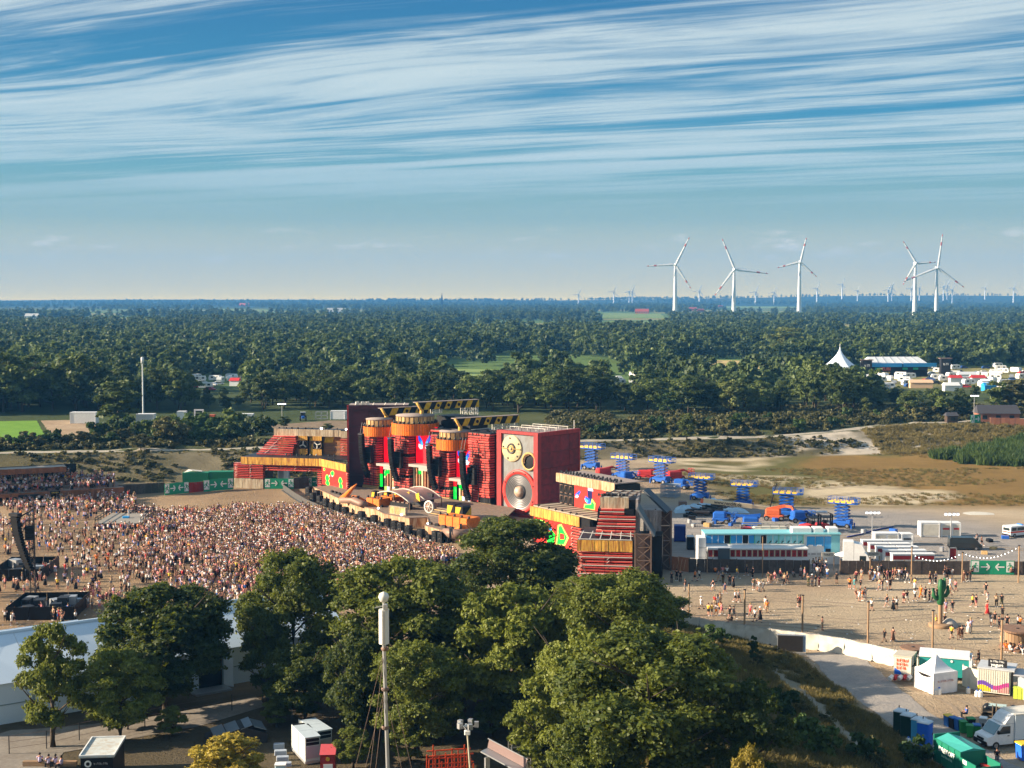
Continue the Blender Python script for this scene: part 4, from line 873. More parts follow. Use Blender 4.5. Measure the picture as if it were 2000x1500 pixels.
def turbine_prop():
 p = pix(838, 1003, DZ); t = thing('ringed_fan', 'round fan with white ring beside the DJ booth', 'stage prop', (p.x, p.y, DZ + 1.25), RS)
 MB().lathe([(.95, -.1), (1.2, -.14), (1.2, .14), (.95, .1), (.95, -.1)], (0, 0, 0), 'y', 24).build('ring', MTRUSS, t); MB().lathe([(0, .02), (.95, .02), (.95, .5), (.6, 1.8), (0, 1.8)], (0, 0, 0), 'y', 20).build('barrel', MPIPE, t)
 MB().lathe([(0, -.2), (.2, -.1), (.25, .01)], (0, 0, 0), 'y', 10).build('hub', MTRUSS, t)
 for k in range(6):
  o = MB().box((.55, -.04, 0), (.8, .05, .16)).build('blade', MCONC, t); o.rotation_euler = (0, k * pi / 3, 0)
 MB().b2((-.5, -.1, -1.25), (.5, .6, -1.0)).build('foot', MDK, t)
turbine_prop()
# ---- subwoofer stacks along the pit
SUBS = [(603, 968, 1), (611, 980, 1), (619, 975, 1), (625, 986, 1), (631, 988, 0), (637, 992, 1), (649, 1000, 1), (661, 1004, 1), (674, 1009, 1), (685, 1011, 0), (697, 1014, 0), (706, 1018, 1), (716, 1020, 0), (731, 1026, 1), (745, 1030, 0), (757, 1033, 1), (771, 1037, 1), (783, 1040, 1), (798, 1047, 1), (808, 1047, 0), (822, 1054, 1), (838, 1055, 0), (851, 1058, 1), (862, 1060, 1), (874, 1060, 1)]
ORD = 'first second third fourth fifth sixth seventh eighth ninth tenth eleventh twelfth thirteenth fourteenth fifteenth sixteenth seventeenth eighteenth nineteenth twentieth twenty-first twenty-second twenty-third twenty-fourth last'.split()
for i, (px, py, two) in enumerate(SUBS):
 p = pix(px, py); lab = '%s black subwoofer stack, %s from the far left end of the row along the pit' % ('tall' if two else 'low', ORD[i])
 key = 'st' + str(two)
 if key not in MATS:
  t = thing('subwoofer_stack', lab, 'subwoofer', p, RS + .1, 'subwoofer stacks along the pit')
  for k in range(2 if two else 1):
   c = MB().cbox((0, 0, .05 + k * .92), (1.15, 1.0, .9), .04).build('cabinet', MCABR, t); MB().lathe([(.33, -.505), (.3, -.53), (.1, -.42), (0, -.42)], (0, 0, .5 + k * .92), 'y', 14).build('cone', MDK, c)
  MATS[key] = t
 else: copy_tree(MATS[key], lab, p, RS + .1 + rng.uniform(-.15, .15))
MPIT = mat('barrier_steel', (.10, .10, .10), .5, .4, var=.3)
def barrier(pts, label, h=1.25):
 t = thing('pit_barrier', label, 'crowd barrier', (0, 0, 0)); q = [pix(*p) for p in pts]
 for a, b in zip(q[:-1], q[1:]):
  n = max(1, int((b - a).length / 2.2)); d = (b - a) / n; rz = math.atan2(d.y, d.x)
  for i in range(n):
   p = a + d * (i + .5); L = d.length - .05
   MB().b2((-L / 2, -.03, .05), (L / 2, .03, h)).b2((-L / 2, -.5, 0), (L / 2, .031, .05)).build('panel', MPIT, t, p, rz)
barrier(((553, 957), (572, 945), (600, 940)), 'dark steel barrier corner at the far end of the pit'); barrier(((553, 957), (575, 973), (600, 988), (640, 1005), (700, 1026), (760, 1045), (830, 1068)), 'long dark barrier holding back the crowd from the pit')
# ---- left wing
def wing_bars(t, x0, x1, y, z0, z1, rows, dep=1.0, seg=2, skew=0.0):
 h = (z1 - z0) / rows
 for k in range(rows):
  z = z0 + (k + .5) * h
  for s in range(seg):
   a = x0 + (x1 - x0) * s / seg; b = x0 + (x1 - x0) * (s + 1) / seg; sh = skew * k
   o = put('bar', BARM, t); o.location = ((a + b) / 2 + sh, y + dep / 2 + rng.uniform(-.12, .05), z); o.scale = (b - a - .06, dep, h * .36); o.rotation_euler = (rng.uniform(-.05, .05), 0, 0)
   if rng.random() < .55: MB().bar((a + .3, y - .08, z - h * .4), (a + .3 + h * .9, y - .08, z + h * .4), .06).build('brace', MTRUSS if rng.random() < .5 else MSTEEL, t)
def boards(t, x0, x1, y, z0, z1, m, w=.42, name='fascia_board', dep=.12):
 n = max(1, round((x1 - x0) / w)); w = (x1 - x0) / n
 for i in range(n): MB().b2((x0 + i * w + .008, y + rng.uniform(-.03, .03), z0 + rng.uniform(-.04, .02)), (x0 + (i + 1) * w - .008, y + dep, z1)).build(name, m, t)
def lamps(t, x0, x1, y, z, n):
 for k in range(n):
  x = x0 + (x1 - x0) * (k + rng.uniform(.2, .8)) / n; MB().box((x, y, z + .2), (.3, .25, .36), rz=rng.uniform(0, 3), rx=.4).build('spot_lamp', MDK, t)
def left_wing():
 t = thing('left_stage_wing', 'left stage wing with red bars, yellow boards and two fans, bridging the exit way', 'stage wing', pix(457, 953), R(-13), scale=(1.05, 1, 1))
 MB().b2((.4, .9, 0), (6.4, 6, 5.0)).build('core', MBLK, t); boards(t, 0, 6.5, .1, .05, 2.2, MTFAS, .6, 'base_board', .6); wing_bars(t, 0, 6.6, 0, 2.2, 5.7, 9, 1.2, 2)
 MB().b2((6.5, 1.0, 4.2), (19.6, 6, 5.3)).build('bridge_core', MBLK, t); wing_bars(t, 6.8, 19.4, .3, 4.0, 5.4, 3, .7, 4)
 boards(t, 1.7, 19.3, -.25, 5.4, 7.0, MYFAS, .5); MB().b2((1.7, -.12, 6.82), (25, 9, 6.98)).build('upper_deck', MDK, t)
 MB().b2((19.0, 1.0, 0), (20.4, 6, 5.3)).build('leg_core', MBLK, t); wing_bars(t, 18.4, 20.2, .4, .2, 5.3, 11, .6, 1)
 wing_bars(t, 19.4, 20.4, .9, .2, 5.3, 11, .5, 1)
 MB().b2((7.2, 7.0, 6.99), (25, 9.6, 12.0)).build('upper_wall', mat('rust_wall', (.16, .09, .055), .75, var=.4, scale=.5, col2=(.36, .16, .05), amt=.8, streak=(.3, 1, 2.2)), t)
 boards(t, 6.6, 21.6, 6.2, 11.2, 12.7, MTFAS, .55); MB().b2((6.6, 6.35, 12.5), (25, 9.6, 12.62)).build('upper_roof', MDK, t)
 rows = 9
 for k in range(rows):
  z = 7.1 + k * .5; x0 = 3.0 + k * .47; x1 = 12.2 - abs(4.5 - k) * .1 - (1.2 if k < 5 else 0) * .5
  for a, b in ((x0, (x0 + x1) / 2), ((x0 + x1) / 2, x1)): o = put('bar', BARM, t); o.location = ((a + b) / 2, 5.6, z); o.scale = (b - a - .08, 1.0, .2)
  if k % 2: MB().bar((x0 + 1.5, 5.0, z - .3), (x0 + 2.4, 5.0, z + .4), .07).build('brace', MTRUSS, t)
 for x in (13.2, 16.4):
  fr = MB().b2((x - 1.05, 6.2, 6.99), (x + 1.05, 6.98, 11.2)).build('fan_box', MBLK, t)
  for i in range(5):
   MB().b2((x - 1.0 + i * .4, 6.0, 10.25), (x - .62 + i * .4, 6.19, 11.2)).build('fan_plank', MYFAS, fr); MB().b2((x - 1.0 + i * .4, 6.0, 7.0), (x - .62 + i * .4, 6.19, 8.3)).build('fan_plank', MYFAS, fr)
  MB().lathe([(.86, 0), (.98, -.08), (.98, .08)], (x, 6.1, 9.3), 'y', 24).build('fan_ring', MSTEEL, fr)
  for k in range(3):
   o = MB().b2((.08, -.04, -.1), (.82, .04, .12)).build('fan_blade', MTRUSS, fr, (x, 6.08, 9.3)); o.rotation_euler = (0, k * 2 * pi / 3 + x, 0)
  MB().lathe([(.16, 0), (.12, -.1), (0, -.12)], (x, 6.05, 9.3), 'y', 10).build('fan_hub', MTRUSS, fr)
 for x, z, w, h in ((15.0, 7.1, 1.0, 2.2), (14.9, 10.1, 1.1, 1.0), (18.6, 9.8, 1.9, 1.3)): MB().prism([(x - w / 2, z), (x + w / 2, z), (x + w / 2 + .4, z + h), (x - w / 2 + .3, z + h)], 6.9, 6.96).build('yellow_patch', MYEL, t)
 boards(t, 21.7, 25, 5.8, 11.0, 12.5, MTFAS, .55); wing_bars(t, 21.6, 25, 5.7, 7.0, 10.9, 7, .9, 2)
 lamps(t, 7, 24, 7, 12.65, 12); lamps(t, 9, 21, 4.8, 7.0, 10)
 MB().box((17.2, 6.5, 12.9), (.4, .3, .4)).build('lit_lamp', ELLAMP, t); MB().box((22.8, 6.2, 12.9), (.3, .3, .3)).build('lit_lamp', ELLAMP, t)
left_wing()
def picture(t, shapes, y0=-.03):
 for k, (m, pts) in enumerate(shapes): MB().prism(pts, y0 - .012 * k, y0 - .012 * k + .01).build('lit_shape', m, t)
def blob(cx, cz, rx, rz, tilt=0.0, n=16, wob=.12):
 return [(cx + rx * (1 + wob * sin(3 * a + cx)) * cos(a) * cos(tilt) - rz * sin(a) * sin(tilt), cz + rx * cos(a) * sin(tilt) + rz * (1 + wob * cos(2 * a + cz)) * sin(a) * cos(tilt)) for a in [2 * pi * i / n for i in range(n)]]
def left_screen():
 a = pix(628, 895.7, 7.1); b = pix(678, 906.7, 7.1); a.z = b.z = 0; d = b - a; L = d.length; t = thing('led_screen', 'orange-red screen with green round shapes under the left wing', 'screen', a, math.atan2(d.y, d.x))
 MB().b2((0, .06, 0), (L, .5, 5.4)).build('casing', MBLK, t); MB().b2((.1, 0, 1.6), (L - .1, .05, 5.35)).build('screen_panel', ELORA, t)
 for cx, cz, rx, rz in ((.5, 4.9, .22, .3), (2.0, 4.4, .42, .5), (1.05, 3.2, .48, .55), (1.1, 2.15, .48, .5), (3.4, 3.3, .45, .55), (3.5, 2.2, .42, .5)):
  rx *= 1.7; cx *= L / 4.6; picture(t, ((ELYG, blob(cx, cz, rx * 1.2, rz * 1.25)), (ELGRN, blob(cx, cz, rx, rz))))
 picture(t, ((ELWHT, blob(1.5 * L / 4.6, 3.8, .18, .2)), (ELWHT, blob(2.0 * L / 4.6, 3.85, .25, .15))), -.07)
 boards(t, -.4, L, -.35, 5.5, 7.1, MYFAS, .5); wing_bars(t, L - .15, L + .5, -.2, .3, 5.4, 10, .4, 1)
 lamps(t, 0, L, .5, 7.1, 4)
left_screen()
# ---- right wing
def right_wing():
 A = pix(1089, 923, 12.0); A = Vector((A.x, A.y, 0)); B = pix(1203, 944, 12.0); B = Vector((B.x, B.y, 0)); d = B - A; L = d.length; rz = math.atan2(d.y, d.x)
 t = thing('right_stage_wing', 'right stage wing with two colour screens below rust-streaked boards', 'stage wing', A, rz)
 MB().b2((0, .4, 0), (L, 5, 11.6)).build('upper_wall', MBLK, t); boards(t, 0, L, -.3, 10.5, 12.0, MRUST, .5); MB().b2((0, -.15, 11.8), (L, 5.5, 11.95)).build('upper_roof', MDISC, t)
 for k in range(6):      # outline frames of pipe on the dark wall
  x = .5 + (k % 3) * 1.35; z = 6.9 + (k // 3) * 1.8
  MB().path([(x, .2, z), (x + .9, .2, z), (x + .9, .2, z + 1.3), (x, .2, z + 1.3), (x, .2, z + .5)], .07, 6).build('pipe_frame', MPIPE, t)
 sx0, sx1 = L * .30, L * .80
 MB().b2((sx0, .1, 6.75), (sx1, .39, 10.4)).build('screen_casing', MBLK, t); MB().b2((sx0 + .05, .0, 6.8), (sx1 - .05, .09, 10.4)).build('screen_panel', ELORA, t)
 w = sx1 - sx0; q = lambda pts: [(sx0 + w * a, 6.8 + 3.6 * b) for a, b in pts]
 picture(t, ((ELBLU, q([(.02, .55), (.18, .8), (.22, .72), (.12, .5)])), (ELWHT, q([(.02, .45), (.1, .6), (.16, .5), (.1, .42)])), (ELNAVY, q([(.45, .95), (.62, .95), (.62, .3), (.5, .3)])), (ELWHT, q([(.48, .88), (.66, .88), (.64, 1.0), (.48, 1.0)])), (ELBLU, q([(.38, .6), (.55, .5), (.6, .3), (.45, .25)])), (ELCYA, q([(.36, .5), (.5, .42), (.48, .3), (.4, .33)])), (ELYG, q([(.34, .02), (.72, .04), (.74, .35), (.62, .55), (.58, .28), (.36, .22)])), (ELGRN, q([(.36, .04), (.69, .06), (.70, .3), (.62, .42), (.6, .25), (.4, .18)]))), -.02)
 wing_bars(t, sx1, L - .4, -.1, 6.9, 10.4, 8, .5, 1)
 lamps(t, 0, L, .4, 12, 22); lamps(t, 0, L, 1.6, 12, 16)
 MB().b2((-.6, -4.6, 6.5), (L + 1, .38, 6.7)).build('upper_deck', mat('pale_deck', (.33, .27, .2), .8, var=.2), t)
 for k in range(9): MB().bar((-.5 + k * 2.0, -4.5, 6.75), (-.5 + k * 2.0, .2, 6.75), .08).build('deck_rib', MSTEEL, t)
 boards(t, -1.2, L * .80, -4.9, 4.9, 6.5, MYFAS, .5); MB().b2((-1, -4.6, 0), (L * .95, -4.0, 6.4)).build('lower_wall', MBLK, t)
 lx0, lx1 = 0.0, L * .66; MB().b2((lx0, -4.9, .6), (lx1, -4.7, 4.8)).build('screen_panel', ELORA, t); w = lx1 - lx0
 q = lambda pts: [(lx0 + w * a, .6 + 4.2 * b) for a, b in pts]
 picture(t, ((ELYG, q([(.02, .95), (.3, .95), (.38, .62), (.22, .55), (.05, .75)])), (ELGRN, q([(.04, .93), (.28, .93), (.34, .66), (.22, .6), (.08, .78)])), (ELYG, q([(.6, .1), (.85, .15), (.95, .5), (.75, .98), (.66, .9), (.64, .5)])), (ELGRN, q([(.64, .15), (.82, .2), (.9, .5), (.75, .9), (.69, .85), (.68, .5)])), (ELORA, q([(.72, .35), (.84, .4), (.83, .6), (.72, .6)])), (ELCYA, q([(.42, .7), (.5, .75), (.5, .62), (.44, .6)])), (ELGRN, q([(.38, .1), (.56, .05), (.6, .5), (.5, .65), (.38, .45)]))), -4.93)
 wing_bars(t, L * .66, L * .84, -5.0, .3, 4.8, 10, .4, 1); lamps(t, 0, L * .8, -4.5, 6.6, 6)
right_wing()
def step_end():
 t = thing('stepped_stage_end', 'stepped near end of the stage with rows of red bars and yellow boards', 'stage wing', (9.5, 200.2, 0), R(-8))
 MB().b2((.3, .8, 0), (8.0, 12, 5.0)).build('core', MBLK, t)
 wing_bars(t, 0, 8.1, 0, .1, 5.0, 11, .9, 2)
 for k in range(4): MB().bar((.0, -.1, .4 + k * 1.25), (8.1, -.1, .4 + k * 1.25), .09).build('rail', MTRUSS, t)
 boards(t, 0, 8.1, -.2, 5.0, 6.6, MYFAS, .5); MB().b2((0, -.05, 6.35), (8.1, 12, 6.5)).build('lower_deck', MBLK, t)
 for k in range(6): MB().bar((.3 + k * 1.5, .3, 6.6), (.6 + k * 1.4, 4.2, 7.2), .1).build('deck_truss', MTRUSS, t)
 MB().bar((.1, .2, 6.7), (8.0, .2, 6.7), .1).build('rail', MTRUSS, t); MB().bar((.1, 2.6, 7.3), (8.0, 2.2, 6.9), .1).build('rail', MTRUSS, t)
 MB().b2((2.6, 5.0, 6.5), (8.0, 10, 10.4)).build('upper_core', MBLK, t)
 for k in range(8):
  z = 6.7 + k * .52; a = 2.3 + .11 * k; b = 8.3 if k < 6 else 6.6
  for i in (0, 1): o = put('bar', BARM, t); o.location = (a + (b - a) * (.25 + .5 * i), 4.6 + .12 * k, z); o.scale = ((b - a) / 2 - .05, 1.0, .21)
  if k % 2 == 0: MB().bar((a, 4.0 + .12 * k, z + .26), (b, 4.0 + .12 * k, z + .26), .08).build('rail', MTRUSS, t)
 boards(t, 2.9, 7.2, 5.6, 10.5, 12.1, MTFAS, .5)
 for k in range(8): MB().bar((2.9 + .2 * k, 5.7 + k * 1.15, 12.0), (7.2 + .28 * k, 5.7 + k * 1.15, 12.0), .12).build('roof_bar', MTRUSS if k % 2 else MSTEEL, t)
 for x in (2.9, 4.3, 5.7, 7.1): MB().bar((x, 5.7, 12.05), (x + 1.7, 14, 12.05), .14).build('roof_beam', MSTEEL, t)
 MB().b2((3.2, 6.2, 10.41), (8.6, 14, 11.7)).build('roof_core', MBLK, t)
 MSLATE = mat('slate_sheet', (.05, .06, .075), .4, .2, var=.2)
 def slab(pts, th=.3, name='sloping_roof'):
  q = [Vector(p) for p in pts]; n = (q[1] - q[0]).cross(q[2] - q[0]).normalized() * th; MB().add(q + [p - n for p in q], [(0, 1, 2, 3), (7, 6, 5, 4), (0, 4, 5, 1), (1, 5, 6, 2), (2, 6, 7, 3), (3, 7, 4, 0)]).build(name, MSLATE, t)
 slab([(8.4, 4.2, 10.6), (8.4, 8.0, 10.9), (11.0, 6.0, 7.0), (11.0, 2.5, 6.8)]); slab([(9.0, 12.5, 12.1), (9.6, 14.6, 12.2), (13.2, 12.6, 9.2), (12.6, 10.6, 9.0)])
 for i in range(7): MB().b2((8.25, 5.6 + i * 1.0, 6.6), (8.6, 6.56 + i * 1.0, 11.8)).build('grey_plank', mat('grey_plank', (.30, .27, .27), .8, var=.25, col2=(.15, .12, .11), amt=.6, streak=(2, 2, .3), rand=.2), t)
 for i in range(5): MB().b2((9.2 + i * .55, 10.2, 5.5), (9.71 + i * .55, 10.5, 9.6)).build('grey_plank', MATS['grey_plank'], t)
 MB().b2((8.61, 6, 0), (12.2, 10.1, 6.4)).build('rear_core', MBLK, t)
 lamps(t, 2.5, 7, 7, 12.1, 14)
step_end()
def lattice_tower(px, py, w, h, label, dep=2.4):
 p = pix(px, py); t = thing('steel_lattice_tower', label, 'scaffold tower', p, R(-3), 'lattice towers at the stage end'); n = max(3, round(h / 2.1)); sh = h / n
 for x in (0, w):
  for y in (0, dep): MB().bar((x, y, 0), (x, y, h), .22).build('post', MSTEEL, t)
 for k in range(n):
  z0, z1 = k * sh, (k + 1) * sh
  for (x0, y0, x1, y1) in ((0, 0, w, 0), (w, 0, w, dep)):
   MB().bar((x0, y0, z0), (x1, y1, z1), .12).bar((x1, y1, z0), (x0, y0, z1), .12).build('cross_brace', MSTEEL, t); MB().bar((x0, y0, z1), (x1, y1, z1), .14).build('crossbar', MSTEEL, t)
  MB().b2((.1, .3, z0 + .06), (w - .1, .36, z1 - .06)).build('infill_panel', mat('brown_mesh', (.10, .065, .055), .8, var=.3), t)
lattice_tower(1240, 1146, 2.3, 7.7, 'brown steel lattice tower at the near corner of the stage end'); lattice_tower(1281, 1114, 2.3, 9.2, 'taller brown steel lattice tower farther right behind the stage end')
print('stage objects', len(bpy.data.objects))
# ===== people
SKIN = [mat('skin_fair', (.56, .28, .20), .6, var=.05), mat('skin_tan', (.45, .21, .14), .6, var=.05), mat('skin_brown', (.20, .10, .06), .6, var=.05)]
CLO = {n: mat('cloth_' + n, c, .85, var=.12, scale=6) for n, c in dict(black=(.014, .014, .017), white=(.72, .70, .68), grey=(.22, .22, .23), orange=(.75, .20, .02), red=(.58, .03, .03), pink=(.62, .22, .24), yellow=(.68, .48, .05), olive=(.10, .10, .05), brown=(.15, .075, .05), tan=(.45, .32, .20), blue=(.03, .12, .42), teal=(.03, .26, .30), navy=(.02, .03, .09), lilac=(.45, .40, .58), maroon=(.17, .03, .04), green=(.05, .25, .1)).items()}
HAIR = [mat('hair_dark', (.02, .014, .01), .6), mat('hair_brown', (.08, .045, .022), .6), mat('hair_blond', (.32, .22, .10), .6), CLO['white']]
def body_mesh(name, jo, edges, rad):
 me = bpy.data.meshes.new(name + '_bones'); names = list(jo); me.from_pydata([jo[n] for n in names], [(names.index(a), names.index(b)) for a, b in edges], [])
 o = bpy.data.objects.new(name + '_bones', me); COL.objects.link(o); md = o.modifiers.new('skin', 'SKIN'); md.use_smooth_shade = True; md.branch_smoothing = .3
 for i, n in enumerate(names): sv = me.skin_vertices[0].data[i]; sv.radius = rad[n] if hasattr(rad[n], '__len__') else (rad[n], rad[n]); sv.use_root = (n == 'pel')
 ss = o.modifiers.new('sub', 'SUBSURF'); ss.levels = 1; ss.render_levels = 1
 dg = bpy.context.evaluated_depsgraph_get(); r = bpy.data.meshes.new_from_object(o.evaluated_get(dg)); r.name = name; bpy.data.objects.remove(o)
 r.materials.clear(); r.materials.append(SKIN[0]); return r
EDG = [('pel', 'wai'), ('wai', 'che'), ('che', 'nec'), ('nec', 'hea'), ('hea', 'top')] + [(a + s, b + s) for s in 'LR' for a, b in (('hip', 'kne'), ('kne', 'ank'), ('ank', 'toe'), ('sho', 'elb'), ('elb', 'wri'), ('wri', 'han'))] + [('pel', 'hipL'), ('pel', 'hipR'), ('che', 'shoL'), ('che', 'shoR')]
RAD = dict(pel=(.15, .11), wai=(.125, .095), che=(.15, .105), nec=.055, hea=(.085, .1), top=(.075, .085))
for s in 'LR': RAD.update({'hip' + s: .095, 'kne' + s: .06, 'ank' + s: .042, 'toe' + s: .035, 'sho' + s: .062, 'elb' + s: .044, 'wri' + s: .032, 'han' + s: .036})
def pose(kind):
 j = dict(pel=(0, 0, .95), wai=(0, .0, 1.12), che=(0, .01, 1.34), nec=(0, 0, 1.52), hea=(0, -.02, 1.62), top=(0, -.01, 1.70))
 def leg(s, x, k, a): j['hip' + s] = (x, 0, .90); j['kne' + s] = k; j['ank' + s] = a; j['toe' + s] = (a[0], a[1] - .17, a[2] - .05)
 def arm(s, x, e, w, h): j['sho' + s] = (x, 0, 1.42); j['elb' + s] = e; j['wri' + s] = w; j['han' + s] = h
 if kind == 'walk':
  leg('L', .09, (.09, -.2, .52), (.09, -.3, .09)); leg('R', -.09, (-.09, .06, .5), (-.09, .38, .14))
  arm('L', .19, (.24, .16, 1.17), (.24, .1, .93), (.23, .07, .85)); arm('R', -.19, (-.24, -.14, 1.17), (-.24, -.26, .95), (-.23, -.30, .88))
 elif kind == 'arms':
  leg('L', .1, (.12, -.03, .5), (.13, .02, .08)); leg('R', -.1, (-.12, -.03, .5), (-.13, .02, .08))
  arm('L', .19, (.33, -.1, 1.55), (.27, -.2, 1.82), (.25, -.22, 1.92)); arm('R', -.19, (-.3, -.12, 1.3), (-.22, -.32, 1.45), (-.2, -.36, 1.53))
 elif kind == 'sit':
  for k in j: j[k] = (j[k][0], j[k][1] + (.0 if k == 'pel' else .04), j[k][2] - .47)
  leg('L', .1, (.13, -.42, .5), (.13, -.46, .08)); leg('R', -.1, (-.13, -.42, .5), (-.13, -.46, .08))
  for s, x in (('L', .1), ('R', -.1)): j['hip' + s] = (x, -.02, .46)
  arm('L', .19, (.25, -.05, .7), (.18, -.3, .6), (.15, -.37, .58)); arm('R', -.19, (-.25, -.05, .7), (-.18, -.3, .6), (-.15, -.37, .58))
  j['shoL'] = (.19, .04, .95); j['shoR'] = (-.19, .04, .95)
 else:
  leg('L', .1, (.11, -.02, .5), (.11, .03, .08)); leg('R', -.1, (-.11, -.02, .5), (-.12, .03, .08))
  arm('L', .19, (.26, .03, 1.16), (.24, -.06, .93), (.23, -.08, .84)); arm('R', -.19, (-.26, .03, 1.16), (-.20, -.2, 1.05), (-.1, -.26, 1.08))
 return j
class Pose: pass
POSES = {}
for kind in ('stand', 'walk', 'arms', 'sit'):
 j = pose(kind); P_ = Pose(); P_.body = body_mesh('person', j, EDG, RAD)
 V = lambda n, d=(0, 0, 0): Vector(j[n]) + Vector(d)
 b = MB(); b.path([V('pel', (0, 0, .02)), V('wai'), V('che'), V('nec', (0, 0, -.06))], [.165, .15, .175, .09], 8)
 for s in 'LR': b.path([V('sho' + s), V('sho' + s).lerp(V('elb' + s), .62)], [.085, .075], 6)
 P_.shirt = b.mesh('shirt', CLO['black'])
 b = MB(); b.path([V('pel', (0, 0, .08)), V('pel', (0, 0, -.08))], [.158, .165], 8)
 for s in 'LR': b.path([V('hip' + s, (0, 0, .03)), V('hip' + s).lerp(V('kne' + s), .75)], [.112, .098], 7)
 P_.shorts = b.mesh('shorts', CLO['black'])
 for s in 'LR': b.path([V('hip' + s).lerp(V('kne' + s), .7), V('kne' + s), V('ank' + s, (0, 0, .02))], [.095, .078, .062], 7)
 P_.trousers = b.mesh('trousers', CLO['black'])
 b = MB(); b.path([V('pel', (0, 0, .1)), V('pel', (0, 0, -.25)), V('pel', (0, -.12 if kind == 'sit' else 0, -.44 if kind == 'sit' else -.78))], [.15, .21, .3], 9); P_.skirt = b.mesh('skirt', CLO['black'])
 b = MB(); c = V('hea', (0, .02, .045)); b.lathe([(0, .125), (.07, .105), (.108, .04), (.112, -.03), (.09, -.09)], c, 'z', 9); P_.hair = b.mesh('hair', HAIR[0])
 b = MB().lathe([(0, .15), (.09, .13), (.105, .05), (.21, .035), (.21, .02)], c, 'z', 10); P_.hat = b.mesh('hat', CLO['white'])
 b = MB();
 for s in 'LR': b.box(V('toe' + s, (0, .07, 0)), (.1, .27, .1))
 P_.shoes = b.mesh('shoes', CLO['white'])
 POSES[kind] = P_
NPEOPLE = 0
def part_with(name, me, parent, m):
 o = put(name, me, parent); o.material_slots[0].link = 'OBJECT'; o.material_slots[0].material = m; return o
def person(loc, rz, kind, top, bot, label, group, hair=None, skin=None, hat=False, sc_=1.0, z=None):
 global NPEOPLE; NPEOPLE += 1; P_ = POSES[kind]
 o = bpy.data.objects.new('person', P_.body); COL.objects.link(o); o.material_slots[0].link = 'OBJECT'; o.material_slots[0].material = SKIN[skin if skin is not None else int(rng.choice([0, 0, 1, 1, 2]))]
 o.location = loc; o.rotation_euler = (0, 0, rz); o.scale = (sc_,) * 3; tag(o, label, 'person', group)
 if top: part_with('shirt', P_.shirt, o, CLO[top])
 piece, col = bot; part_with(piece, getattr(P_, piece), o, CLO[col])
 part_with('hat' if hat else 'hair', P_.hat if hat else P_.hair, o, CLO['white'] if hat else HAIR[hair if hair is not None else int(rng.integers(3))])
 part_with('shoes', P_.shoes, o, CLO['white' if rng.random() < .6 else 'black']); return o
Z3 = "65,210,black,Tblack,s 120,190,black,Tblack,s 160,200,black,Tblack,s 212,305,black,Tgrey,s 320,195,orange,Sblack,wl 365,180,white,Sblack,wr 540,118,orange,Tblack,S 575,200,grey,Stan,wl 622,228,black,Tolive,s 620,115,pink,Tgrey,S 665,118,white,Sblack,S 695,245,black,Tblack,s 735,262,black,Kblack,s 775,165,yellow,Tgrey,wr 880,135,black,Sblack,wl 945,160,black,Tblack,s 955,290,olive,Sgrey,s 995,296,black,Sgrey,s 1015,310,white,Tgrey,s 1055,310,white,Sgrey,s 1020,102,red,Tblack,s 1095,102,black,Tblack,s 1115,210,olive,Stan,s 1145,230,brown,Sbrown,s 1185,210,pink,Spink,wr 1245,185,maroon,Sblack,wr 1290,235,tan,Tblack,wl 1320,222,black,Sblack,wl 1385,158,grey,Tblack,S 1465,150,white,Kbrown,s 1510,172,pink,Sgrey,s 1548,250,olive,Tolive,s 1590,250,grey,Tgrey,sh 1628,245,black,Tgrey,s 1665,250,maroon,Tmaroon,s 1755,165,white,Sblue,s 1855,220,black,Sblack,s 1690,152,black,Tblack,s 1650,152,white,Tgrey,s 1610,110,lilac,Tgrey,s 1640,100,black,Sblack,s 1675,95,grey,Tblack,s 1705,110,black,Tgrey,s 1730,120,lilac,Sgrey,s 1600,70,tan,Sblack,s 1630,60,white,Tblack,s 1665,50,black,Sgrey,s 1700,60,grey,Tnavy,s 1740,75,white,Sblue,s 1995,270,orange,Sblack,s 515,302,black,Swhite,wl 645,332,navy,Snavy,wl 755,422,white,Sblack,wr 790,426,grey,Sblack,wr 385,497,white,Swhite,wrh 252,470,white,Sgrey,s 190,572,black,Twhite,wl 465,572,yellow,Sblack,s 500,572,yellow,Sblack,s 535,472,red,Stan,s 545,572,white,Sorange,wr 592,548,orange,Sblack,s 607,558,pink,Spink,wr 565,472,white,Swhite,s 590,452,tan,Stan,s 740,602,grey,Sgrey,wr 695,605,black,Sblack,wl 715,655,black,Sblack,S 920,572,pink,Sred,wl 970,632,white,Sblack,wl 1025,622,black,Kblack,wrh 1080,502,white,Stan,s 1100,537,orange,Ttan,s 1435,477,black,Sblack,s 1458,477,red,Sblack,s 1700,727,-,Stan,s"
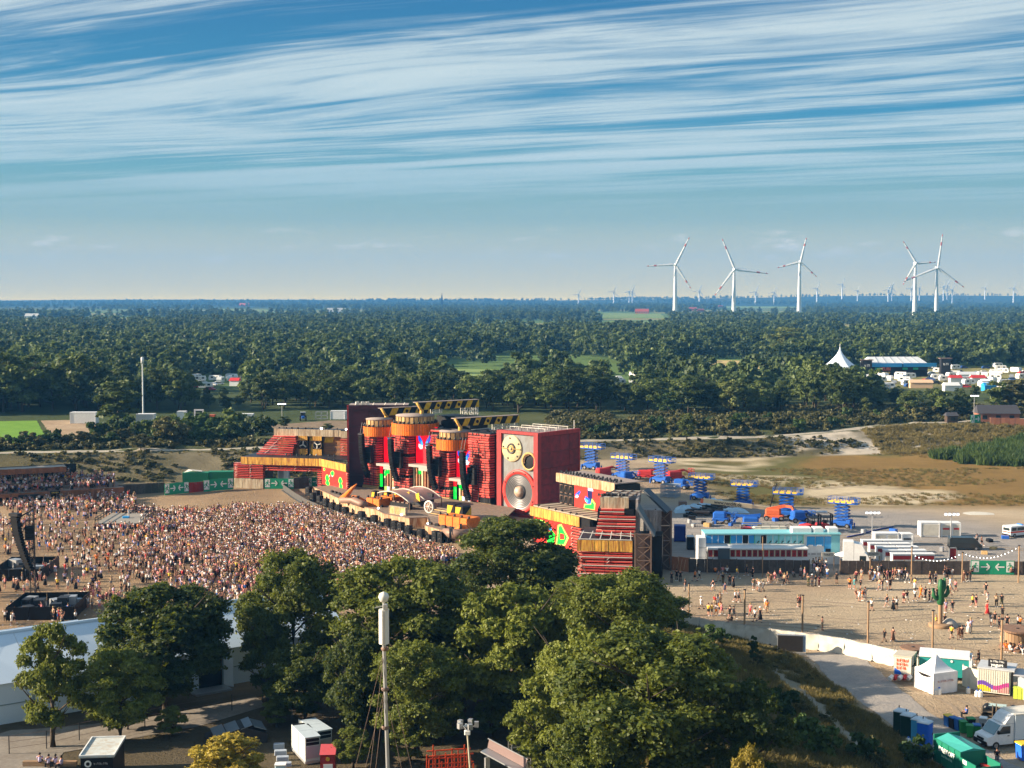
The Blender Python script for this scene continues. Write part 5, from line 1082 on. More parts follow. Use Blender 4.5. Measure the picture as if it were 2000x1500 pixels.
Z4 = "110,387,orange,Sblack,s 160,392,teal,Steal,s 180,312,maroon,Tblack,s 237,292,grey,Stan,s 225,395,black,Sblack,s 275,500,grey,Tgrey,s 215,527,white,Swhite,s 245,517,orange,Stan,s 265,524,black,Swhite,s 182,485,brown,Sbrown,S 330,302,grey,Tbrown,s 350,272,black,Tblack,s 380,302,white,Tblue,s 425,312,lilac,Tgrey,s 450,235,black,Sblack,s 480,302,black,Tblack,s 515,302,pink,Tmaroon,s 545,302,black,Tblack,s 575,292,maroon,Tblack,s 600,282,brown,Sbrown,s 625,282,black,Tgrey,s 645,286,white,Tgrey,s 668,287,lilac,Tblack,s 690,286,black,Tgrey,s 715,282,grey,Tgrey,s 737,322,white,Tgrey,s 420,240,white,Sgrey,s 395,215,black,Tblack,s 310,215,brown,Sblack,s 280,205,tan,Sblack,s 350,190,pink,Sblack,s 432,402,tan,Sgrey,wl 462,407,black,Tgrey,s 515,407,white,Swhite,s 547,397,black,Sblack,s 815,392,yellow,Kwhite,s 980,332,brown,Sblack,s 1012,332,black,Tgrey,s 1042,332,grey,Tblack,s 1138,282,black,Tgrey,s 1163,278,brown,Tblack,s 1186,277,black,Sblack,s 1217,277,white,Sgrey,s 1345,312,brown,Tbrown,s 1385,307,black,Tbrown,s 1416,307,brown,Tgrey,s 1585,227,maroon,Tblack,s 1200,392,white,Kwhite,wr 1195,462,tan,Stan,wl 1257,417,pink,Sblack,wr 1587,452,black,Sblack,wl 512,587,black,Sgrey,s 345,627,white,Sblack,wr 580,622,black,Kblack,s 617,612,white,Sblack,s 695,542,maroon,Sblack,s 732,537,black,Swhite,s 815,522,white,Sblack,s 880,487,orange,Torange,wl 930,502,black,Tblack,s 972,527,black,Tblack,s 1017,522,grey,Tblack,wl 1060,497,brown,Tblack,s 1152,652,lilac,Spink,s 1222,647,black,Sgrey,s 1442,587,yellow,Sblack,s 1480,582,black,Spink,s 1607,555,white,Swhite,s 1600,667,red,Kred,wl 1700,582,tan,Tblack,s 1757,577,black,Tolive,s 1640,797,grey,Swhite,s 1682,772,black,Sblack,s 1727,832,black,Tblack,s 1765,712,black,Sblack,s 1817,817,black,Sblack,s 1935,817,white,Sblack,s 1958,822,orange,Sblack,wr 1395,872,white,Kwhite,wl 1420,855,lilac,Tgrey,s 1215,932,yellow,Sblack,wl 1290,942,brown,Sbrown,s 1325,937,brown,Tbrown,s 485,967,black,Sblack,wl 578,957,brown,Kbrown,wr 1050,772,yellow,Sblack,S 1092,784,white,Swhite,S 1140,765,black,Tblack,S 1440,235,black,Tblack,S 1860,240,brown,Tblack,S 1885,238,black,Sblack,S"
Z1 = "1095,640,black,Tblack,s 1310,692,white,Kwhite,s 1405,667,black,Sblack,s 1700,425,tan,Stan,s 1738,470,pink,Swhite,S 1765,478,orange,Sorange,S 1820,505,white,Swhite,S 1932,490,black,Sgrey,S 1965,502,grey,Twhite,S"
MARKS = [(1350, 1135, 'close to the brown tarpaulin'), (1425, 1128, 'at the fence under the toilet building'), (1500, 1130, 'at the fence below the red doors'), (1560, 1138, 'before the middle of the dark fence'), (1600, 1142, 'left of the fence gate'), (1622, 1115, 'in the crush at the fence gate'), (1655, 1145, 'on the sand right of the fence gate'), (1700, 1133, 'in the queue by the truck cab'), (1730, 1132, 'in the queue below the cabins'), (1760, 1135, 'at the queue end below the cabins'), (1790, 1150, 'on the sand below the cabins'), (1825, 1140, 'before the fence left of the cactus'), (1850, 1130, 'before the fence above the cactus'), (1890, 1135, 'left of the green exit sign'), (1925, 1120, 'in front of the green exit sign'), (1975, 1122, 'right of the green exit sign'),
         (1375, 1185, 'near the leftmost pole behind the white fence'), (1400, 1195, 'in the bright group by the second pole'), (1435, 1175, 'left of the second pole'), (1430, 1212, 'at the white fence by the second pole'), (1480, 1205, 'right of the second pole'), (1500, 1190, 'between the second and third poles'), (1560, 1185, 'beside the third pole'), (1605, 1228, 'alone on the sand right of the third pole'), (1490, 1152, 'in the shade strip below the fence'), (1685, 1170, 'left of the fourth pole'), (1702, 1190, 'beside the top of the fourth pole'), (1740, 1190, 'in the pair right of the fourth pole'), (1770, 1176, 'in the middle of the sand'), (1815, 1170, 'in the dark row left of the cactus'), (1830, 1220, 'at the foot of the cactus'), (1855, 1160, 'above and right of the cactus'), (1855, 1195, 'just right of the cactus'), (1900, 1184, 'on the sand right of the cactus'), (1927, 1160, 'below the green exit sign'), (1928, 1195, 'near the red dress'), (1950, 1184, 'beyond the big spool hut'), (1940, 1222, 'in the dark group behind the spool hut'), (1990, 1228, 'at the edge behind the spool hut'), (1890, 1236, 'near the long white dress'), (1865, 1248, 'above the teal trailer'), (1735, 1253, 'in the pair above the white fence'), (1864, 1295, 'just behind the teal trailer'), (1900, 1302, 'behind the striped kiosk'), (1965, 1270, 'at the foot of the spool hut')]
BOTN = dict(T='trousers', S='shorts', K='skirt'); PN = dict(s='standing', w='walking', S='sitting', a='dancing')
def art(col, noun): return ('an ' if col[0] in 'o' else 'a ') + col + ' ' + noun
WHO = []
for src, x0, y0, k in ((Z3, 1300, 1100, 5.556), (Z4, 1640, 1080, 5.556), (Z1, 1700, 1200, 6.667)):
 for e in src.split():
  zx, zy, top, bot, po = e.split(','); px = x0 + float(zx) / k; py = y0 + float(zy) / k; WHO.append((px, py, top, bot, po))
SEAT = mat('low_bench', (.2, .14, .09), .8)
def label_people():
 raw = []
 for px, py, top, bot, po in WHO:
  mk = min(MARKS, key=lambda m: (m[0] - px) ** 2 + 1.6 * (m[1] - py) ** 2)[2]
  c = bot[1:]; w = BOTN[bot[0]]
  a = 'bare-chested person' if top == '-' else 'person in white hat' if 'h' in po else 'person'
  dress = ('in %s dress' % top if bot[0] == 'K' and c == top else 'in %s %s' % (c, w) if top == '-' else 'in all %s' % top if c == top else 'in %s top and %s %s' % (top, c, w))
  if 'h' in po: dress = dress.replace('in ', 'and ', 1)
  raw.append(' '.join((a, dress, '' if mk.split()[0] in ('standing',) else PN[po[0]], mk)).replace('  ', ' '))
 from collections import defaultdict
 d = defaultdict(list)
 for i, r in enumerate(raw): d[r].append(i)
 ords = ['leftmost', 'second', 'third', 'fourth', 'fifth']
 for r, ii in d.items():
  if len(ii) > 1:
   ii.sort(key=lambda i: WHO[i][0])
   for n, i in enumerate(ii):
    tag_ = {2: ['left one', 'right one'], 3: ['left one', 'middle one', 'right one']}.get(len(ii), ords)[min(n, 4)]
    raw[i] = raw[i].replace('person', tag_ + ':' if False else 'person', 1) + ', ' + tag_
 return raw
LB = label_people()
for (px, py, top, bot, po), lab in zip(WHO, LB):
 p = gpix(px, py); kind = dict(s='stand', w='walk', S='sit', a='arms')[po[0]]
 rz = {'l': -pi / 2, 'r': pi / 2}.get(po[1:2], rng.uniform(0, 6.28)) + rng.uniform(-.4, .4)
 if kind == 'stand' and rng.random() < .25: kind = 'arms' if rng.random() < .3 else 'walk'
 if len(lab.split()) > 15: lab = lab.replace(' top and ', ' top, ')
 if len(lab.split()) > 15: lab = lab.replace('standing ', '').replace('walking ', '').replace('sitting ', '')
 person(p, rz, kind, None if top == '-' else top, (BOTN[bot[0]], bot[1:]), lab, 'people on the sand right of the stage', hat='h' in po, sc_=rng.uniform(.95, 1.05))
print('sand people', NPEOPLE, max(len(l.split()) for l in LB))
# ---- the festival crowd
CROWD = [pix(*p).xy for p in ((-20, 1003), (120, 990), (240, 993), (330, 1003), (400, 1003), (450, 994), (540, 996), (600, 996), (640, 1008), (700, 1029), (760, 1048), (835, 1072), (885, 1082), (900, 1100), (760, 1120), (640, 1205), (480, 1215), (-20, 1225))]
HOLES = [[pix(*p).xy for p in q] for q in (((172, 1036), (185, 1012), (268, 1012), (280, 1036)), ((0, 1205), (0, 1165), (150, 1155), (160, 1200)), ((0, 1130), (0, 1090), (75, 1085), (82, 1130)))]
def crowd_points(n):
 xs_ = [p[0] for p in CROWD]; ys_ = [p[1] for p in CROWD]; q = np.stack([rng.uniform(min(xs_), max(xs_), n), rng.uniform(min(ys_), max(ys_), n)], 1)
 k = inpoly(CROWD, q[:, 0], q[:, 1])
 for h in HOLES: k &= ~inpoly(h, q[:, 0], q[:, 1])
 q = q[k]; px = 1000 + F * q[:, 0] / q[:, 1]; py = HY + EYE * F / q[:, 1]
 d = np.clip(.115 + 1.15 * sst(180, 520, px) * sst(990, 1030, py) * (1 - sst(1085, 1200, py)), 0, 1); d *= np.clip(-.25 + 2.3 * fbm(q[:, 0], q[:, 1], 6, 77), .1, 1.25)
 d = np.where((py < 1003) & (px < 430), .16, d); d = np.where((py > 1170), np.minimum(d, .22), d)
 q = q[rng.random(len(q)) < d]; return q
CP = crowd_points(23000); CP = CP[np.argsort(CP[:, 1])]
TOPS = ['white'] * 9 + ['black'] * 3 + ['pink'] * 6 + ['tan'] * 3 + ['lilac'] * 2 + ['grey', 'orange', 'red', 'lilac', 'maroon', 'brown', 'blue', 'yellow', 'olive', 'navy']
BOTS = [('shorts', 'black')] * 4 + [('shorts', 'white'), ('shorts', 'tan'), ('shorts', 'grey'), ('trousers', 'black'), ('trousers', 'brown'), ('skirt', 'black'), ('shorts', 'blue'), ('shorts', 'pink')]
ncr = 300 - NPEOPLE; used = 0; keep = np.ones(len(CP), bool)
for i, (x, y) in enumerate(CP):
 if used >= ncr: break
 px = 1000 + F * x / y; py = HY + EYE * F / y
 if px < 0 or px > 640 or (160 < px < 470 and py > 1190): continue
 used += 1; keep[i] = False; top = TOPS[int(rng.integers(len(TOPS)))] if rng.random() < .85 else None; bot = BOTS[int(rng.integers(len(BOTS)))]
 where = 'beside the near mixing platform' if px < 170 and py > 1150 else 'at the left near crowd edge' if px < 330 else 'at the crowd edge above the marquee'
 person((x, y, 0), rng.uniform(-1.2, 2.2), ['stand', 'walk', 'arms', 'stand'][int(rng.integers(4))], top, bot, '%s in %s%s %s, %s' % ('person' if top else 'bare-chested person', top + ' top and ' if top else '', bot[1], bot[0], where), 'people at the near edge of the crowd', sc_=rng.uniform(.93, 1.07))
CP = CP[keep]
def merged(kind, top, bot, hair, skin, hat):
 P_ = POSES[kind]; bm = bmesh.new(); me = bpy.data.meshes.new('person_variant'); k = 0
 for src, m in [(P_.body, SKIN[skin])] + ([(P_.shirt, CLO[top])] if top else []) + [(getattr(P_, bot[0]), CLO[bot[1]]), (P_.hat if hat else P_.hair, HAIR[3 if hat else hair])]:
  n0 = len(bm.faces); bm.from_mesh(src); bm.faces.ensure_lookup_table()
  for f in bm.faces[n0:]: f.material_index = k
  me.materials.append(m); k += 1
 bm.to_mesh(me); bm.free(); return me
VAR = [merged(['stand', 'arms', 'stand', 'walk'][i % 4], TOPS[int(rng.integers(len(TOPS)))] if i % 3 else None, BOTS[int(rng.integers(len(BOTS)))], int(rng.integers(3)), int(rng.choice([0, 0, 1, 1, 2])), i % 11 == 0) for i in range(44)]
scatter('crowd', CP, VAR, .93, 1.06, 'dense festival crowd in light summer clothes filling the ground before the stage', 0.0)
print('crowd', len(CP), 'single people', NPEOPLE)
# ===== right of the stage
MWHT = mat('white_paint', (.72, .73, .74), .45, var=.08, scale=2, col2=(.5, .5, .5), amt=.25)
MTARPW = mat('white_tarp', (.60, .57, .50), .6, var=.15, scale=.9, col2=(.44, .41, .35), amt=.5, rand=.06)
MGLASS = mat('dark_glass', (.02, .03, .035), .08, spec=.6); MRUB = mat('rubber', (.018, .018, .018), .8); MHUB = mat('hub', (.32, .32, .33), .4, .6)
MBLUE = mat('lift_blue', (.016, .10, .42), .45, var=.15, scale=2); MDBLU = mat('dark_blue', (.012, .03, .20), .5, var=.15); MFWOOD = mat('dark_fence_board', (.085, .065, .055), .8, var=.3, scale=1.5, col2=(.04, .032, .03), amt=.6, rand=.25)
MPOST = mat('timber_post', (.30, .19, .11), .8, var=.25, scale=2); MALU = mat('aluminium', (.45, .46, .48), .4, .6, var=.1); MGRN = mat('exit_green', (.015, .30, .16), .6, var=.1); MSGN = mat('sign_white', (.78, .78, .76), .5, var=.05)
MDRED = mat('dark_red', (.28, .02, .022), .5, var=.15); MBRR = mat('bright_red', (.50, .035, .035), .5, var=.15); MCYA = mat('cyan_panel', (.22, .55, .60), .4, var=.12, scale=1.5); MCYB = mat('sky_blue_panel', (.03, .30, .66), .3, var=.2); MORL = mat('lift_orange', (.55, .11, .04), .5, var=.2)
def wheels(t, pts, r, w=.25, axis='y'):
 for p in pts:
  a = Vector(p); d = Vector((0, w / 2, 0)) if axis == 'y' else Vector((w / 2, 0, 0))
  tr = MB().tube(a - d, a + d, r, n=16).build('wheel', MRUB, t); MB().tube(a - d * 1.06, a + d * 1.06, r * .55, n=12).build('hub', MHUB, tr)
def scrawl(t, x, z, w, h, m, y, n, th):
 g = MB()
 for i in range(n):
  a = x + w * (i + .15) / n; b = x + w * (i + .8) / n; k = i % 4
  g.bar((a, y, z), (a, y, z + h), .012, th)
  if k != 1: g.bar((a, y, z + h), (b, y, z + h * (.95 if k else .4)), .012, th)
  if k != 2: g.bar((b, y, z), (b if k else a, y, z + h * .8), .012, th)
  if k > 1: g.bar((a, y, z + h * .45), (b, y, z + h * .5), .012, th)
 g.build('lettering', m, t)
def running_man(px, z0, h, fl=1):
 s = h; f = fl
 P = lambda pts: [(px + f * a * s, z0 + b * s) for a, b in pts]
 return [P([(.05 + .09 * cos(2 * pi * k / 10), .86 + .09 * sin(2 * pi * k / 10)) for k in range(10)]), P([(-.12, .74), (.08, .76), (.05, .45), (-.14, .42)]), P([(.06, .74), (.10, .66), (.30, .56), (.33, .62)]), P([(-.1, .73), (-.28, .62), (-.33, .42), (-.26, .40), (-.22, .57), (-.08, .65)]), P([(.05, .47), (.26, .36), (.24, .08), (.15, .08), (.16, .31), (-.05, .40)]), P([(-.14, .44), (-.05, .42), (-.2, .18), (-.45, .12), (-.45, .2), (-.24, .26)])]
def exit_sign(a, b, h, label, halves=2, group='green exit signs', man=True):
 d = b - a; L = d.length; t = thing('exit_sign', label, 'exit sign', a, math.atan2(d.y, d.x), group); w = L / halves
 for i in range(halves):
  fl = 1 if i == 0 else -1; pn = MB().b2((i * w + .01, 0, .05), ((i + 1) * w - .01, .06, h)).build('panel', MGRN, t)
  x = i * w; mx = x + (.2 if i == 0 else .8) * w; mw = .34 * w
  MB().b2((mx - mw / 2, -.015, .18 * h), (mx + mw / 2, -.002, .95 * h)).build('white_field', MSGN, pn)
  g = MB()
  for q in running_man(mx, .22 * h, .66 * h, fl): g.prism(q if fl > 0 else q[::-1], -.03, -.017)
  g.build('running_man', MGRN, pn)
  c = x + (.66 if i == 0 else .34) * w; z = .55 * h; k = .2 * w * fl; g = MB()
  g.bar((c - k, -.02, z), (c + k * .9, -.02, z), .02, .13 * h / 1.4); g.bar((c + k, -.02, z), (c + k * .3, -.02, z + .24 * h), .02, .13 * h / 1.4); g.bar((c + k, -.02, z), (c + k * .3, -.02, z - .24 * h), .02, .13 * h / 1.4); g.build('arrow', MSGN, pn)
 return t
def board_fence(a, b, h, m, w, label, cat='fence', postm=None, post=3.4, name='fence', tilt=0):
 a = Vector(a); b = Vector(b); d = b - a; L = d.length; t = thing(name, label, cat, (a.x, a.y, a.z), math.atan2(d.y, d.x)); n = max(1, round(L / w)); sl = (b.z - a.z) / L
 for i in range(n):
  o = MB().b2((.012, -.02 + rng.uniform(-.02, .02), .04), (L / n - .012, .04, h + rng.uniform(-.03, .03))).build('panel' if w > 1 else 'board', m, t, (i * L / n, 0, sl * i * L / n))
  if tilt: o.rotation_euler = (rng.uniform(-tilt, tilt), 0, 0)
 k = max(1, round(L / post))
 for i in range(k + 1): MB().b2((-.05, .045, 0), (.05, .16, h + .12)).build('post', postm or MPOST, t, (i * L / k, 0, sl * L * i / k))
 return t
board_fence(pix(1345, 1118), pix(1581, 1121), 2.1, MFWOOD, 1.2, 'long dark board fence below the toilet building')
board_fence(pix(1641, 1122), pix(1893, 1123), 2.1, MFWOOD, 1.2, 'dark board fence between the gate and the green exit sign'); board_fence(pix(1981, 1123), pix(2060, 1124), 2.1, MFWOOD, 1.2, 'dark board fence at the picture edge right of the exit sign')
exit_sign(pix(1896, 1122), pix(1981, 1123), 2.15, 'big green exit sign in the dark fence at the right edge')
def tarp_fence():
 M = mat('brown_tarp', (.36, .15, .075), .6, var=.25, scale=1.2); t = board_fence(pix(1305, 1113), pix(1346, 1118), 2.2, M, 1.6, 'shiny brown tarpaulin fence at the foot of the stage end', 'fence', MPOST, 1.7, 'tarpaulin_fence', .12)
 for k in range(5): MB().bar((.3 + k * .6, -.06, .3), (.6 + k * .6, -.06, 1.9), .05).build('fold', mat('pale_tarp_fold', (.6, .42, .26), .5), t)
tarp_fence()
def toilet_building():
 a = pix(1383, 1112); x1 = (1655 - 1383) * a.y / F; xm = (1582 - 1383) * a.y / F
 t = thing('toilet_building', 'long two-storey white and cyan toilet block with red doors below', 'toilet block', (a.x, a.y + .5, 0), 0)
 MB().b2((0, 3.6, 0), (x1, 7, 4.75)).build('rear_body', MWHT, t); MB().b2((-.05, 3.2, 4.76), (x1 + .1, 7.1, 4.95)).build('rear_roof', MCYA, t)
 n = 16
 for k in range(n):
  x = .2 + k * (xm - .3) / n; w = (xm - .3) / n; m = (MCYB if k in (0, 1, 2, 4, 5, 7) else MBLK if k in (3, 6, 9) else MCYA)
  p = MB().b2((x + .05, 3.48, 3.35), (x + w - .05, 3.59, 4.6)).build('cubicle_panel', m, t); MB().b2((x + w - .05, 3.42, 3.3), (x + w + .03, 3.6, 4.7)).build('door_frame', mat('lime_frame', (.12, .5, .22), .4) if k % 4 == 3 else MWHT, t)
  if k > 7: MB().bar((x + .4, 3.4, 3.4), (x + .7, 3.4, 3.75), .12).build('basin_tap', MBLK, p)
 for k in range(3):
  w = (x1 - xm - 1.6) / 3; x = xm + .5 + k * w; fr = MB().b2((x, 3.5, 2.0 if k == 2 else 2.9), (x + w - .12, 3.59, 4.4)).build('window', MCYB, t); MB().b2((x + .2, 3.44, 2.0 if k == 2 else 2.9), (x + w - .4, 3.49, 2.5 if k == 2 else 3.1)).build('window_sill', MBLK if k == 2 else MWHT, fr)
 MB().b2((x1 - 1.4, 3.45, 1.6), (x1 - .05, 3.59, 4.6)).build('end_panel', MCYA, t)
 MB().b2((0, .3, 0), (xm, 3.5, 3.0)).build('front_body', MWHT, t)
 for k in range(4):
  w = xm / 4; MB().b2((k * w + .02, -.2, 3.01), ((k + 1) * w - .02, 3.4, 3.2)).build('awning_roof', MWHT, t); MB().b2((k * w + .02, -.25, 1.15), ((k + 1) * w - .02, -.05, 1.75)).build('awning_front', MWHT, t); MB().b2((k * w + .02, -.3, .85), ((k + 1) * w - .02, -.02, 1.1)).build('awning_lip', MALU, t)
 nd = 18
 for k in range(nd):
  if k in (2, 3): continue
  w = xm / nd; d = MB().b2((k * w + .12, .2, 1.85), ((k + 1) * w - .12, .29, 2.85)).build('door', MDRED if k % 5 else MBRR, t); MB().b2((k * w + w * .4, .16, 2.15), (k * w + w * .55, .199, 2.4)).build('handle', MBLK, d); MB().b2((k * w - .06, .15, 1.8), (k * w + .08, .3, 2.95)).build('door_frame', mat('cream_frame', (.7, .6, .42), .5), t)
 MB().b2((1.5, -.7, 1.1), (3.3, -.6, 3.3)).build('open_shutter', mat('slate_board', (.08, .1, .12), .5), t)
 for k in range(3): MB().b2((-1.25, 1.5, .05 + 1.5 * k), (-.06, 4.5, 1.5 + 1.5 * k)).build('end_box', MWHT, t)
 for x, w in ((xm - 1.8, 3.2), (xm + 1.6, 1.7), (x1 - 1.9, 1.8)): MB().cbox((x + w / 2, 5, 4.96), (w - .1, 1.8, .75), .1).build('roof_unit', MWHT, t)
 for k in range(5): MB().b2((xm + .2 + k * .9, 3.0, 1.6), (xm + .9 + k * .9, 3.05, 1.9)).build('step_rail', MALU, t)
toilet_building()
def toilet_sign(px0, px1, py, Y, txt, label):
 a, b = pixd(px0, py, Y), pixd(px1, py, Y); w = b.x - a.x; t = thing('toilet_sign', label, 'sign', (a.x, Y, a.z), 0, 'toilet signs'); MB().b2((0, 0, -.65), (w, .06, 0)).build('board', MTARPW, t); text_part('lettering', txt, .5, MBLK, t, (w / 2, -.012, -.33), sx=.8); MB().b2((0, .07, -a.z), (.1, .15, 0)).b2((w - .1, .07, -a.z), (w, .15, 0)).build('post', MPOST, t)
toilet_sign(1605, 1630, 1079, 210, 'TOILETS', 'white TOILETS sign left of the fence gate'); toilet_sign(1694, 1719, 1078, 210.5, 'TOILETS', 'white TOILETS sign beside the white truck cab')
def truck_cab(t, m, x0, L, w, h, z0=.5):
 MB().prism([(x0, z0), (x0 + L, z0), (x0 + L, z0 + h * .45), (x0 + L - .35, z0 + h * .82), (x0 + L - .9, z0 + h), (x0, z0 + h)], -w / 2, w / 2).build('cab', m, t)
 MB().prism([(x0 + L + .015, z0 + h * .47), (x0 + L - .34, z0 + h * .81), (x0 + L - .42, z0 + h * .81), (x0 + L - .05, z0 + h * .47)], -w / 2 + .15, w / 2 - .15).build('windscreen', MGLASS, t)
 for s in (-1, 1): MB().b2((x0 + L * .35, s * (w / 2 + .01), z0 + h * .47), (x0 + L * .75, s * (w / 2 - .02), z0 + h * .78)).build('side_window', MGLASS, t)
def white_truck():
 p = pix(1668, 1117); t = thing('white_truck', 'white truck cab with tall roof fairing at the right end of the toilet block', 'truck', (p.x, p.y + 1.2, 0), R(-12))
 truck_cab(t, MWHT, .2, 2.4, 2.5, 2.6); MB().prism([(.2, 3.1), (1.9, 3.1), (1.4, 4.2), (.2, 4.4)], -1.2, 1.2).build('roof_fairing', MWHT, t); MB().b2((-1.4, -1.2, .9), (.15, 1.2, 4.6)).build('box_front', MWHT, t); wheels(t, [(1.6, s * 1.1, .5) for s in (-1, 1)], .5, .3)
white_truck()
def parasol():
 p = pix(1651, 1108); t = thing('white_parasol', 'flat white parasol beside the truck cab behind the fence gate', 'parasol', p); MB().lathe([(0, 2.5), (.8, 2.35), (1.7, 2.0), (1.7, 1.94), (0, 2.3)], (0, 0, 0), 'z', 16).build('canopy', MWHT, t); MB().tube((0, 0, 0), (0, 0, 2.4), .04).build('pole', MALU, t)
parasol()
def cabins():
 t0 = None
 for r in range(5):
  for c in range(2):
   p = pixd(1743 - r * 5 + c * 43, 1093, 212.8); x, y = p.x + 0.0, 212.8 + 3.0 * r
   lab = '%s red and white cabin of the %s row behind the dark fence' % (('left', 'right')[c], ('front', 'second', 'middle', 'fourth', 'rear')[r])
   if t0 is None:
    t0 = thing('toilet_cabin', lab, 'cabin', (x, y, 0), 0, 'rows of red and white cabins'); MB().b2((0, 0, 0), (3.15, 1.3, 2.0)).build('body', MWHT, t0); MB().b2((-.06, -.08, 2.01), (3.2, 1.4, 2.15)).build('roof', MWHT, t0); MB().b2((.12, -.04, 1.25), (3.05, -.005, 1.85)).build('red_panel', MDRED, t0); MB().b2((.12, -.05, .2), (1.5, -.006, 1.15)).build('door', MTARPW, t0); MB().b2((1.65, -.05, .2), (3.05, -.006, 1.15)).build('door', MTARPW, t0)
   else: copy_tree(t0, lab, (x, y, 0))
cabins()
# ---- poles and lights
def pole(px, py, ptop, r, label, m=None, group='timber poles on the sand'):
 p = gpix(px, py); top = pixd(px, ptop, p.y).z; t = thing('light_pole', label, 'pole', p, 0, group); MB().tube((0, 0, -.2), (0, 0, top - p.z), r, r * .85, 10).build('shaft', m or MPOST, t); MB().box((0, 0, top - p.z + .04), (r * 2.6, r * 2.6, .08)).build('cap', MDK, t); return Vector((p.x, p.y, top))
pole(1345, 1213, 1140, .12, 'leftmost timber pole behind the white fence, beside the twigs'); pole(1454, 1228, 1152, .13, 'second timber pole from the left behind the white fence'); pole(1567, 1240, 1163, .13, 'third timber pole from the left behind the white fence'); pole(1695, 1261, 1176, .13, 'fourth timber pole from the left behind the white fence'); pole(1821, 1283, 1193, .13, 'timber pole just behind the teal trailer'); pole(1955, 1328, 1210, .13, 'timber pole behind the striped kiosk')
A1 = pole(1780, 1137, 1068, .11, 'fence pole below the red and white cabins'); A2 = pole(1879, 1137, 1079, .11, 'fence pole left of the green exit sign'); A3 = pole(1989, 1138, 1066, .12, 'fence pole at the right edge by the exit sign'); pole(1381, 1120, 1080, .09, 'fence pole at the left end of the toilet block'); pole(1489, 1127, 1048, .08, 'thin fence pole before the middle of the toilet block'); pole(1699, 1133, 1090, .09, 'fence pole by the queue right of the gate')
def string_lights(a, b, sag, n, label):
 t = thing('string_lights', label, 'string lights', a, 0, 'festoon lights'); d = b - a; q = [d * (i / n) - Vector((0, 0, sag * 4 * (i / n) * (1 - i / n))) for i in range(n + 1)]
 MB().path(q, .018, 4).build('cable', MDK, t); bm = MB().lathe([(0, 0), (.04, -.03), (.055, -.1), (.03, -.14), (0, -.15)], (0, 0, 0), 'z', 8).mesh('bulb', ELLAMP)
 for v in q[1:-1]: put('bulb', bm, t, v)
string_lights(A2, A3, 1.2, 16, 'festoon lights above the green exit sign'); string_lights(A1 + Vector((0, 0, -1)), A2, 1.1, 14, 'festoon lights between the cabins and the exit sign')
def mast_lamp(px, py, ptop, label):
 p = gpix(px, py); h = pixd(px, ptop, p.y).z - p.z; t = thing('mast_lamp', label, 'lamp mast', p, 0, 'lamp masts of the yard'); MB().tube((0, 0, 0), (0, 0, h), .11, .08).build('mast', MALU, t); MB().bar((-1.1, 0, h), (1.1, 0, h), .1).build('arm', MALU, t)
 for x in (-1, -.35, .35, 1): b = MB().box((x, -.1, h + .2), (.45, .3, .35), rx=.5).build('floodlight', MALU, t); MB().box((x, -.3, h + .14), (.36, .03, .26), rx=.5).build('lens', ELLAMP, b)
mast_lamp(1703, 1062, 1003, 'lamp mast behind the white truck cab'); mast_lamp(1857, 1068, 1006, 'lamp mast beside the black van')
def sign_panel():
 p = pix(1861, 1098); t = thing('dark_red_panel', 'dark red upright panel in a grey frame beside the black van', 'sign', p); MB().b2((-.5, 0, .5), (.5, .1, 2.2)).build('panel', MDRED, t)
 for x in (-.56, .56): MB().b2((x - .06, -.05, 0), (x + .06, .15, 2.35)).build('post', MALU, t)
 MB().b2((-.62, -.05, 2.21), (.62, .15, 2.35)).build('head_rail', MALU, t)
sign_panel()
